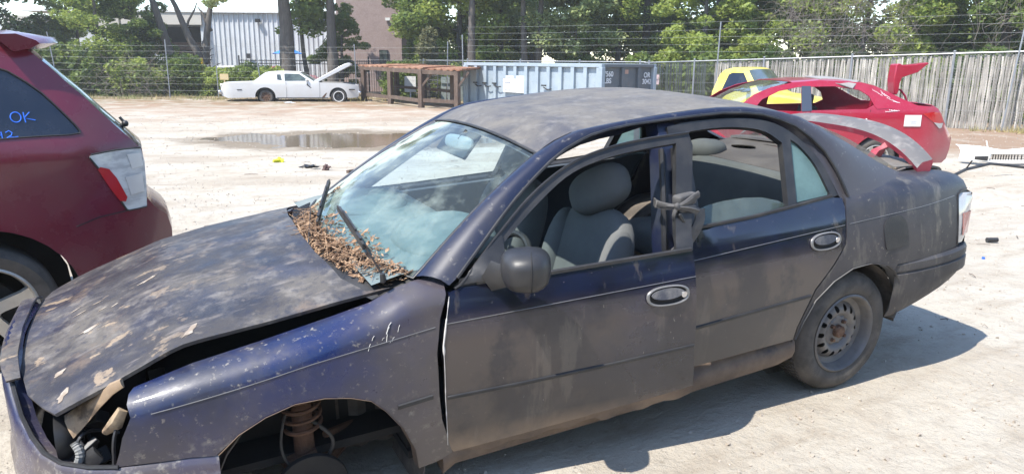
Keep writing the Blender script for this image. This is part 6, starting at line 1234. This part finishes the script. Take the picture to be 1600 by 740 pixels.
def clone(root):
    c = root.copy(); COL.objects.link(c)
    for ch in list(root.children):
        d = ch.copy(); COL.objects.link(d); d.parent = c
    return c
PR_ = {'A': tree_proto(1, 9.0, .22, 2.5, 21000, .118, K['lf_mid'], .06), 'B': tree_proto(2, 9.5, .26, 2.7, 21000, .125, K['lf_dark'], .05), 'C': tree_proto(3, 7.5, .18, 2.2, 17000, .115, K['lf_pale'], .12, 2.0), 'D': tree_proto(4, 8.5, .2, 2.4, 18000, .105, K['lf_mid'], .03, 2.0, 60)}
KND = {'A': ('green broadleaf tree', 'mid green'), 'B': ('dark dense tree', 'dark'), 'C': ('pale tree', 'pale green'), 'D': ('leafy tree', 'leafy green')}
used = set()
WOOD = [ # kind, L, D, scale, rot, label
 ('B', -27.5, 40.5, 1.0, 0.3, 'dark dense tree at the left edge above the maroon suv roof'), ('B', -24.4, 42.5, .62, 2.3, 'dark tree second from the left edge, lower than its neighbour'), ('D', -20.9, 38.3, .88, 4.0, 'leafy tree between the left fence post and the leaning trunk'), ('B', -19.3, 39.2, .62, 5.0, 'dark bushy tree just left of the leaning trunk'),
 ('B', -9.3, 41.0, .50, 1.1, 'dark green tree round the second thick trunk, in front of the brick wall'), ('B', -4.1, 40.5, 1.0, 2.0, 'dark dense tree right of the brick building, above the timber rack'), ('A', -2.9, 39.0, 1.05, .7, 'bright green broadleaf tree above the left end of the dumpster'), ('C', -.6, 41.5, 1.05, 3.3, 'yellowish green tree above the middle left of the dumpster'),
 ('B', 1.0, 46.5, 1.0, 1.9, 'dark tree seen through the gap behind the twin trunks'), ('C', 3.0, 37.5, .95, 1.2, 'pale grey green tree hanging over the right half of the dumpster'), ('D', 5.2, 38.5, 1.05, 5.3, 'leafy tree right of the pale grey green one'), ('B', 6.9, 40.0, 1.1, .2, 'dark tree behind the yellow pickup on its left side'),
 ('A', 8.6, 34.0, .85, 2.8, 'light green tree with spreading low branches above the yellow pickup'), ('B', 10.4, 37.5, 1.0, 3.9, 'dark tree right behind the yellow pickup cab'), ('D', 12.6, 34.5, .95, 1.6, 'leafy tree wrapped in dry vines above the crimson saloon roof'), ('D', 14.7, 32.5, 1.0, 4.4, 'leafy tree above the raised red boot lid'),
 ('A', 16.9, 31.0, .95, 0.9, 'green tree left of the right hand pole top'), ('B', 18.8, 29.5, .95, 2.2, 'dark tree in the top right corner of the view'), ('D', 20.6, 27.0, .9, 3.0, 'leafy tree at the far right edge behind the slatted fence'),
 ('B', -6.8, 50.0, 1.0, 2.4, 'dark tree rising behind the brick building'), ('B', 4.0, 50.0, 1.15, 3.4, 'tall dark tree in the back row behind the pale grey green tree'), ('B', 8.0, 49.0, 1.15, 4.4, 'tall dark tree in the back row left of the pickup'), ('B', 12.4, 46.0, 1.15, 5.4, 'tall dark tree in the back row above the pickup cab'), ('B', 16.8, 42.0, 1.15, .4, 'tall dark tree in the back row above the crimson saloon'), ('B', 21.5, 37.5, 1.15, 1.4, 'tall dark tree in the back row beyond the right hand pole'), ('B', 26.0, 36.0, 1.2, 2.0, 'tall dark tree beyond the right edge of the slatted fence'), ('A', -2.0, 50.0, 1.1, 1.0, 'tall green tree in the back row behind the dumpster left end')]
for kd, L_, D_, sc, rz, lb in WOOD:
    r_ = PR_[kd] if kd not in used else clone(PR_[kd]); used.add(kd)
    r_.location = W(L_, D_); r_.rotation_euler = (0, 0, rz); r_.scale = (sc, sc, sc); tag(r_, lb, 'tree', 'trees behind the yard fences')
# unseen leafy mass added round the camera so the car paint mirrors something dark
rnd = random.Random(91); cl = []
for k in range(420):
    a = rnd.uniform(-15, 150); rr = rnd.uniform(21, 27); z = rnd.uniform(.2, 9.5)*(.8+.3*math.sin(a*.21)); cl.append((-1+rr*math.cos(R(a)), 1+rr*math.sin(R(a)), z-.3, rnd.uniform(.9, 1.9)))
me = leaves_mesh('added_woods', cl, 36000, .42, 92, .8); me.materials.append(K['lf_dark']); o = bpy.data.objects.new('added_woods', me); COL.objects.link(o); tag(o, 'unseen leafy mass added on the side the open front door faces, for dark paint reflections', 'added_woods', kind='stuff')
# bushes
def bush_proto(name, seed, w, h, n, size, lm, flat=.8, tall=1.0):
    rnd = random.Random(seed); root = empty(name); cl = []
    for k in range(26): a = rnd.uniform(0, 6.28); q = w*math.sqrt(rnd.random())*.8; cl.append((math.cos(a)*q, math.sin(a)*q, h*rnd.uniform(.08, .85)*(1-.35*(q/w)**2), rnd.uniform(.22, .42)*w))
    me = leaves_mesh('foliage', cl, n, size, seed, flat); me.materials.append(lm); o = bpy.data.objects.new('foliage', me); COL.objects.link(o); o.parent = root
    mb = MB()
    for k in range(7): a = rnd.uniform(0, 6.28); mb.tube([(0, 0, -.1), (math.cos(a)*w*.3, math.sin(a)*w*.3, h*.4), (math.cos(a)*w*.6, math.sin(a)*w*.6, h*.8)], [.03, .02, .008], 5)
    mb.build('stems', K['bark'], root); return root
bp1 = bush_proto('bush', 21, 1.3, 1.9, 5200, .10, K['lf_dark']); bp2 = bush_proto('bush', 22, 1.2, 1.8, 4600, .10, K['lf_mid']); bu = {}
BU = [(1, -25.5, 38.0, 1.2, 'dark bush at the far left behind the wire fence'), (1, -22.9, 37.6, 1.25, 'dark bush behind the leftmost fence post'), (2, -18.6, 37.0, 1.05, 'bright green bush with bare stems, left of the middle thin pole'), (1, -20.5, 37.6, 1.2, 'dark bush between the left post and the bright green bush'), (1, -16.4, 38.2, 1.0, 'dark green hedge bush below the dark doorway'), (2, -14.9, 38.0, .80, 'mid green hedge bush behind the tail of the white coupe'), (1, -17.4, 38.6, 1.0, 'dark hedge bush right of the leaning trunk'),
      (1, -13.4, 38.4, .82, 'dark hedge bush above the boot of the white coupe'), (2, -12.4, 37.9, .85, 'green bush above the roof of the white coupe'), (1, -5.6, 38.0, .9, 'dark undergrowth bush behind the left end of the timber rack'), (2, -3.6, 38.3, 1.0, 'green undergrowth bush behind the right end of the timber rack'), (1, -1.3, 38.0, 1.1, 'dark undergrowth bush behind the dumpster door end'), (2, 1.1, 39.5, .9, 'sunlit undergrowth bush seen between the twin trunks'), (1, 3.3, 36.5, 1.0, 'dark undergrowth bush behind the dumpster middle'), (1, 5.8, 34.5, 1.1, 'dark undergrowth bush behind the dumpster right end'),
      (1, 8.1, 31.8, 1.2, 'dark undergrowth bush left of the pickup behind the fence'), (1, 10.2, 30.0, 1.2, 'dark undergrowth bush behind the pickup cab'), (1, 12.2, 28.4, 1.2, 'dark undergrowth bush over the fence above the saloon'), (2, 14.1, 27.0, 1.2, 'green undergrowth bush over the fence above the raised boot lid'), (1, 15.8, 25.3, 1.2, 'dark undergrowth bush behind the right hand pole'), (2, 17.4, 23.6, 1.1, 'green undergrowth bush at the right edge behind the fence'), (2, 11.2, 29.3, .9, 'green undergrowth bush over the fence right of the pickup')]
for k, L_, D_, sc, lb in BU:
    p = bp1 if k == 1 else bp2; r_ = p if k not in bu else clone(p); bu[k] = 1; r_.location = W(L_, D_); r_.rotation_euler = (0, 0, L_*2.1); r_.scale = (sc, sc, sc*1.05); tag(r_, lb, 'bush', 'bushes along the yard fences')
# single trunks
def trunk_tree(nm, label, L_, D_, h, r, seed, lean=(0, 0), n=0, lm=None, crown=2.2, z0=3.5, fork=None, nl=6, start=.55):
    root = empty(nm, W(L_, D_)); tag(root, label, 'tree'); mb = MB(); ends = limbs(mb, (0, 0, -.3), h, r, seed, nl, lean, crown, start)
    if fork:
        for (b, e, rr) in fork: b = Vector(b); e = Vector(e); mb.tube([b, b.lerp(e, .35)+Vector((.06, .05, 0)), b.lerp(e, .7)+Vector((-.04, 0, .05)), e], [rr, rr*.85, rr*.6, rr*.35], 8)
    mb.build('trunk', K['bark'], root, smooth=60)
    if n:
        rnd = random.Random(seed); cl = [(e.x, e.y, e.z, rnd.uniform(.5, .9)) for e in ends if e.z > z0]
        for k in range(16): a = rnd.uniform(0, 6.28); q = crown*rnd.uniform(.2, 1); cl.append((lean[0]+math.cos(a)*q, lean[1]+math.sin(a)*q, rnd.uniform(z0+.6, h+.5), rnd.uniform(.4, .8)))
        me = leaves_mesh('crown', cl, n, .14, seed, .6); me.materials.append(lm); o = bpy.data.objects.new('crown', me); COL.objects.link(o); o.parent = root
    return root
e = lambda L_, z: (RH.x*L_, RH.y*L_, z)
trunk_tree('tree', 'thick straight bare trunk rising right behind the white coupe roof', -11.35, 38.2, 9.5, .46, 5, (0, 0), 9000, K['lf_mid'], 2.6, 5.4, start=.65)
trunk_tree('tree', 'second thick trunk in front of the brick building, ivy green at its sides', -9.2, 38.6, 9, .33, 6, (0, 0), 5000, K['lf_mid'], 1.9, 4.0, start=.55)
trunk_tree('tree', 'leaning dark trunk left of the warehouse doorway', -17.0, 39.0, 8.5, .27, 7, tuple(RH*-2.2), 6000, K['lf_mid'], 2.0, 5.5, start=.7)
trunk_tree('bare_tree', 'forked nearly leafless tree in front of the dark warehouse doorway', -16.0, 39.5, 3.0, .18, 8, tuple(RH*-.1), 0, None, .9, fork=[(e(-.1, 1.5), e(-1.9, 5.6), .20), (e(0, 1.6), e(.7, 6.0), .19), (e(.45, 3.2), e(-.2, 4.4), .08), (e(-.9, 3.2), e(-.2, 4.6), .07)], nl=9, start=.2)
trunk_tree('tree', 'slender dark trunk beside the thick straight one', -10.7, 39.6, 6, .16, 9, tuple(RH*-.5), 3000, K['lf_dark'], 1.4, 2.6)
trunk_tree('tree', 'grey trunk above the left end of the dumpster', -2.0, 36.4, 8, .27, 10, (0, 0), 5000, K['lf_mid'], 2.2, 4.2, start=.6)
trunk_tree('tree', 'left trunk of the dark twin trunks above the dumpster', .55, 36.6, 8, .22, 12, tuple(RH*-.2), 5000, K['lf_mid'], 2.4, 5.0, start=.6)
trunk_tree('tree', 'right trunk of the dark twin trunks above the dumpster', 1.1, 36.9, 8, .22, 13, tuple(RH*.35), 5000, K['lf_mid'], 2.4, 4.6, start=.6)
# small conifer
cf = empty('young_conifer', W(-4.05, 36.2)); tag(cf, 'small olive brown conifer standing above the timber rack', 'tree'); mb = MB(); mb.tube([(0, 0, -.3), (0, 0, 3.0)], [.09, .03], 6); mb.build('trunk', K['bark'], cf)
me = leaves_mesh('crown', [(0.15*math.sin(k*2.3), .15*math.cos(k*2.3), 1.3+k*.17, .30+.10*math.sin(k*1.3)) for k in range(11)], 3500, .09, 77, 1, 3.0); me.materials.append(K['lf_olive']); o = bpy.data.objects.new('crown', me); COL.objects.link(o); o.parent = cf
# overhanging branch at the top, and dry vine tangles on the right
ob = empty('overhanging_branch', W(-13.8, 37.0, 0)); tag(ob, 'leafy branch tip hanging from the top edge left of the thick straight trunk', 'branch'); mb = MB(); mb.tube([e(1.8, 6.2), e(.8, 5.4), e(0, 4.6), e(-.8, 4.2)], [.06, .04, .025, .01], 5); mb.build('bough', K['bark'], ob)
me = leaves_mesh('foliage', [(*e(x, z), r_) for x, z, r_ in [(.9, 5.3, .4), (.3, 4.9, .45), (-.2, 4.5, .4), (-.7, 4.2, .35), (.6, 4.6, .3), (1.5, 5.7, .4)]], 1300, .12, 31, .7); me.materials.append(K['lf_pale']); o = bpy.data.objects.new('foliage', me); COL.objects.link(o); o.parent = ob
def vines(label, L0, L1, D_, z0, z1, n, seed, grp=None):
    rnd = random.Random(seed); mb = MB(); c = W((L0+L1)/2, D_)
    for k in range(n):
        L_ = rnd.uniform(L0, L1); z = rnd.uniform(z0, z1); pts = []; a = rnd.uniform(0, 6.28); p = Vector((L_, rnd.uniform(-.6, .6), z)); v = Vector((math.cos(a), rnd.uniform(-.3, .3), math.sin(a)))*.25
        for q in range(7): pts.append(W(p.x, D_+p.y, p.z)-c); p = p+v; v = v*.95+Vector((rnd.uniform(-.1, .1), rnd.uniform(-.06, .06), rnd.uniform(-.12, .09)))
        mb.tube(pts, [.007*(1-q/8) for q in range(7)], 3)
    o = mb.build('dry_vines', K['twig'], None, smooth=0, fix=False); o.location = c; tag(o, label, 'vines', kind='stuff')
vines('tangle of dry brown vines hanging over the slatted fence above the crimson saloon', 9.6, 14.2, 27.3, 1.9, 5.2, 520, 41)
vines('grey dry twigs on the trees right of the raised boot lid', 14.5, 19, 24.8, 2.0, 4.6, 120, 42)
vines('pale dry scrub at the foot of the left hedge', -19.8, -17.2, 36.2, -.1, 1.3, 150, 43)
# dry grass along the far edge
rg = np.random.default_rng(5); n = 9000; Lv = rg.uniform(-27, 15, n); Dv = np.where(Lv < -2, rg.uniform(33.6, 37, n), 0)
mask = Lv < -2; xs_ = []; 
Pv = np.stack([Lv, Dv], 1)[mask]; nn = len(Pv); t2 = rg.random(3500); P2 = np.stack([14.9-9.9*t2-rg.random(3500)*.7, 20.7+8.3*t2-rg.random(3500)*.8], 1); Pv = np.vstack([Pv, P2]); dens_ = np.array([noise.noise(Vector((p[0]*.7, p[1]*.9, 0))) for p in Pv]); Pv = Pv[dens_ > -.05]; nn = len(Pv)
base = np.array([CAM.x, CAM.y])+Pv[:, 1:2]*np.array([FH.x, FH.y])+Pv[:, 0:1]*np.array([RH.x, RH.y]); h = rg.uniform(.06, .28, nn); a = rg.uniform(0, 6.28, nn); dx = np.cos(a)*.012; dy = np.sin(a)*.012; lx = rg.normal(0, .07, nn); ly = rg.normal(0, .07, nn)
V = np.stack([np.stack([base[:, 0]-dx, base[:, 1]-dy, np.full(nn, -.27)], 1), np.stack([base[:, 0]+dx, base[:, 1]+dy, np.full(nn, -.27)], 1), np.stack([base[:, 0]+lx, base[:, 1]+ly, -.27+h], 1)], 1).reshape(-1, 3)
me = bpy.data.meshes.new('dry_grass'); me.from_pydata(V.tolist(), [], [(3*i, 3*i+1, 3*i+2) for i in range(nn)]); me.materials.append(mat('dry_grass_blades', (.36, .29, .13), [((.16, .2, .06), .6, .45, .6, .8)], rough=.9)); o = bpy.data.objects.new('dry_grass', me); COL.objects.link(o); tag(o, 'sparse dry yellow grass along the foot of the yard fences', 'grass', kind='stuff')
# ================================================================== small things on the ground
mb = MB(); rg = np.random.default_rng(9)
def rock(p, s):
    q = Euler(tuple(rg.uniform(0, 6, 3))).to_matrix(); vs = [q @ Vector(((1+rg.uniform(-.3, .3))*a*s, (1+rg.uniform(-.3, .3))*b*s*.8, (1+rg.uniform(-.3, .3))*c*s*.55)) for a in (-.5, .5) for b in (-.5, .5) for c in (-.5, .5)]
    mb.add([v+Vector(p) for v in vs], [(0, 1, 3, 2), (4, 6, 7, 5), (0, 4, 5, 1), (2, 3, 7, 6), (0, 2, 6, 4), (1, 5, 7, 3)])
for k in range(7500):
    D_ = 2.2+22*rg.random()**1.6; L_ = rg.uniform(-.78, .78)*D_; p = W(L_, D_)
    if -3.6 < p.x < 1 and abs(p.y) < .9 and rg.random() < .8: continue
    s = .004+.012*rg.random()**4+D_*.0008; rock((p.x, p.y, ghgt(p.x, p.y)+s*.15), s)
me_ = mb.build('gravel', mat('pebbles', (.44, .39, .33), [((.30, .25, .2), .5, .45, .6, .8), ((.55, .5, .44), 3, .5, .7, .6)], rough=.9), None, smooth=0, fix=False); tag(me_, 'scattered pebbles and clods on the pale yard ground', 'gravel', kind='stuff')
mb = MB(); rnd = random.Random(6)
for k in range(240):
    D_ = 4+22*rnd.random()**1.1; L_ = rnd.uniform(-.75, .75)*D_; p = W(L_, D_)
    if -3.7 < p.x < 1.2 and abs(p.y) < 1.0: continue
    a = rnd.uniform(0, 6.28); s = rnd.uniform(.03, .14)*(1 if D_ < 6 else 1.5); z_ = ghgt(p.x, p.y)+.008; q = Vector((math.cos(a), math.sin(a), 0)); mb.tube([Vector((p.x, p.y, z_)), Vector((p.x, p.y, z_+.008))+q*s*.5+Vector((rnd.uniform(-.02, .02), rnd.uniform(-.02, .02), 0)), Vector((p.x, p.y, z_))+q*s], rnd.uniform(.0015, .0035), 4)
tag(mb.build('twigs', K['oldwood'], None, smooth=0, fix=False), 'loose dark twigs and scraps scattered over the yard ground', 'twigs', kind='stuff')
def gp(L_, D_, dz=0): p = W(L_, D_); return Vector((p.x, p.y, ghgt(p.x, p.y)+dz))
def crumple(nm, label, cat, L_, D_, sz, m, seed):
    b = bmesh.new(); bmesh.ops.create_icosphere(b, subdivisions=3, radius=.5)
    for v in b.verts: k = .7+.6*noise.noise(v.co*3+Vector((seed, 0, 0)))+.2*noise.noise(v.co*9); v.co = Vector((v.co.x*sz[0]*k, v.co.y*sz[1]*k, max(-.3, v.co.z)*sz[2]*k))
    me = bpy.data.meshes.new(nm); b.to_mesh(me); b.free(); me.materials.append(m); o = bpy.data.objects.new(nm, me); COL.objects.link(o); o.location = gp(L_, D_, sz[2]*.25); tag(o, label, cat)
crumple('crumpled_wrapper', 'crumpled bright yellow wrapper on the ground this side of the puddle', 'litter', -4.12, 13.0, (.26, .2, .12), mat('yellow_wrapper', (.75, .78, .05)), 1)
crumple('black_rag', 'black rag beside the brick lump, left of the windscreen', 'rag', -3.30, 11.95, (.34, .22, .10), K['black'], 2)
crumple('brick_lump', 'dark reddish lump next to the black rag', 'rubble', -3.0, 11.85, (.17, .16, .15), mat('dark_lump', (.10, .06, .055), rough=.9), 3)
crumple('pale_bag', 'pale crumpled bag beside the right end post of the timber rack', 'litter', -1.75, 27.6, (.5, .4, .35), K['white'], 4)
crumple('litter_scrap', 'white scrap of litter under the middle of the white coupe', 'litter', -9.6, 32.2, (.5, .2, .1), K['white'], 8)
mb = MB(); mb.beam(gp(-2.55, 11.35, .02), gp(-2.1, 12.1, .05), .05, .05); tag(mb.build('dark_stick', K['oldwood'], None), 'dark straight stick on the ground near the windscreen edge', 'stick')
mb = MB(); mb.lathe([(.0001, .02), (.011, .02), (.012, .015), (.012, 0), (.0001, 0)], gp(3.95, 6.0, 0), 'Z', 16); tag(mb.build('bottle_cap', mat('blue_cap', (.03, .13, .60)), None), 'tiny blue bottle cap on the pale ground at the right', 'cap')
mb = MB(); q = gp(4.35, 6.6, .025); mb.tube([q, q+Vector((-.09, .04, 0))], .022, 12); tag(mb.build('metal_plug', K['trim'], None), 'short dark metal cylinder on the pale ground at the right', 'scrap')
mb = MB(); mb.beam(gp(-4.6, 17.9, .03), gp(-3.6, 17.2, .05), .05, .12); mb.beam(gp(-2.2, 17.6, .03), gp(-1.7, 16.4, .04), .10, .03); mb.tube([gp(-4.6, 17.9, .05), gp(-4.3, 17.4, .06), gp(-3.6, 17.25, .05)], .05, 6)
# ================================================================== sunlit air
hz = MB(); hz.box((-8, -22, 6.0), (90, 75, 14.6+4)); ho = hz.build('haze', None if False else K['dark'], None, smooth=0); ho.data.materials.clear()
hm = bpy.data.materials.new('pale_haze'); hm.use_nodes = True; t = hm.node_tree; t.nodes.remove(t.nodes['Principled BSDF']); pv = t.nodes.new('ShaderNodeVolumePrincipled'); pv.inputs['Density'].default_value = .0014; pv.inputs['Color'].default_value = (.93, .93, .90, 1); pv.inputs['Anisotropy'].default_value = .2
t.links.new(pv.outputs[0], t.nodes['Material Output'].inputs['Volume']); ho.data.materials.append(hm); tag(ho, kind='stuff')
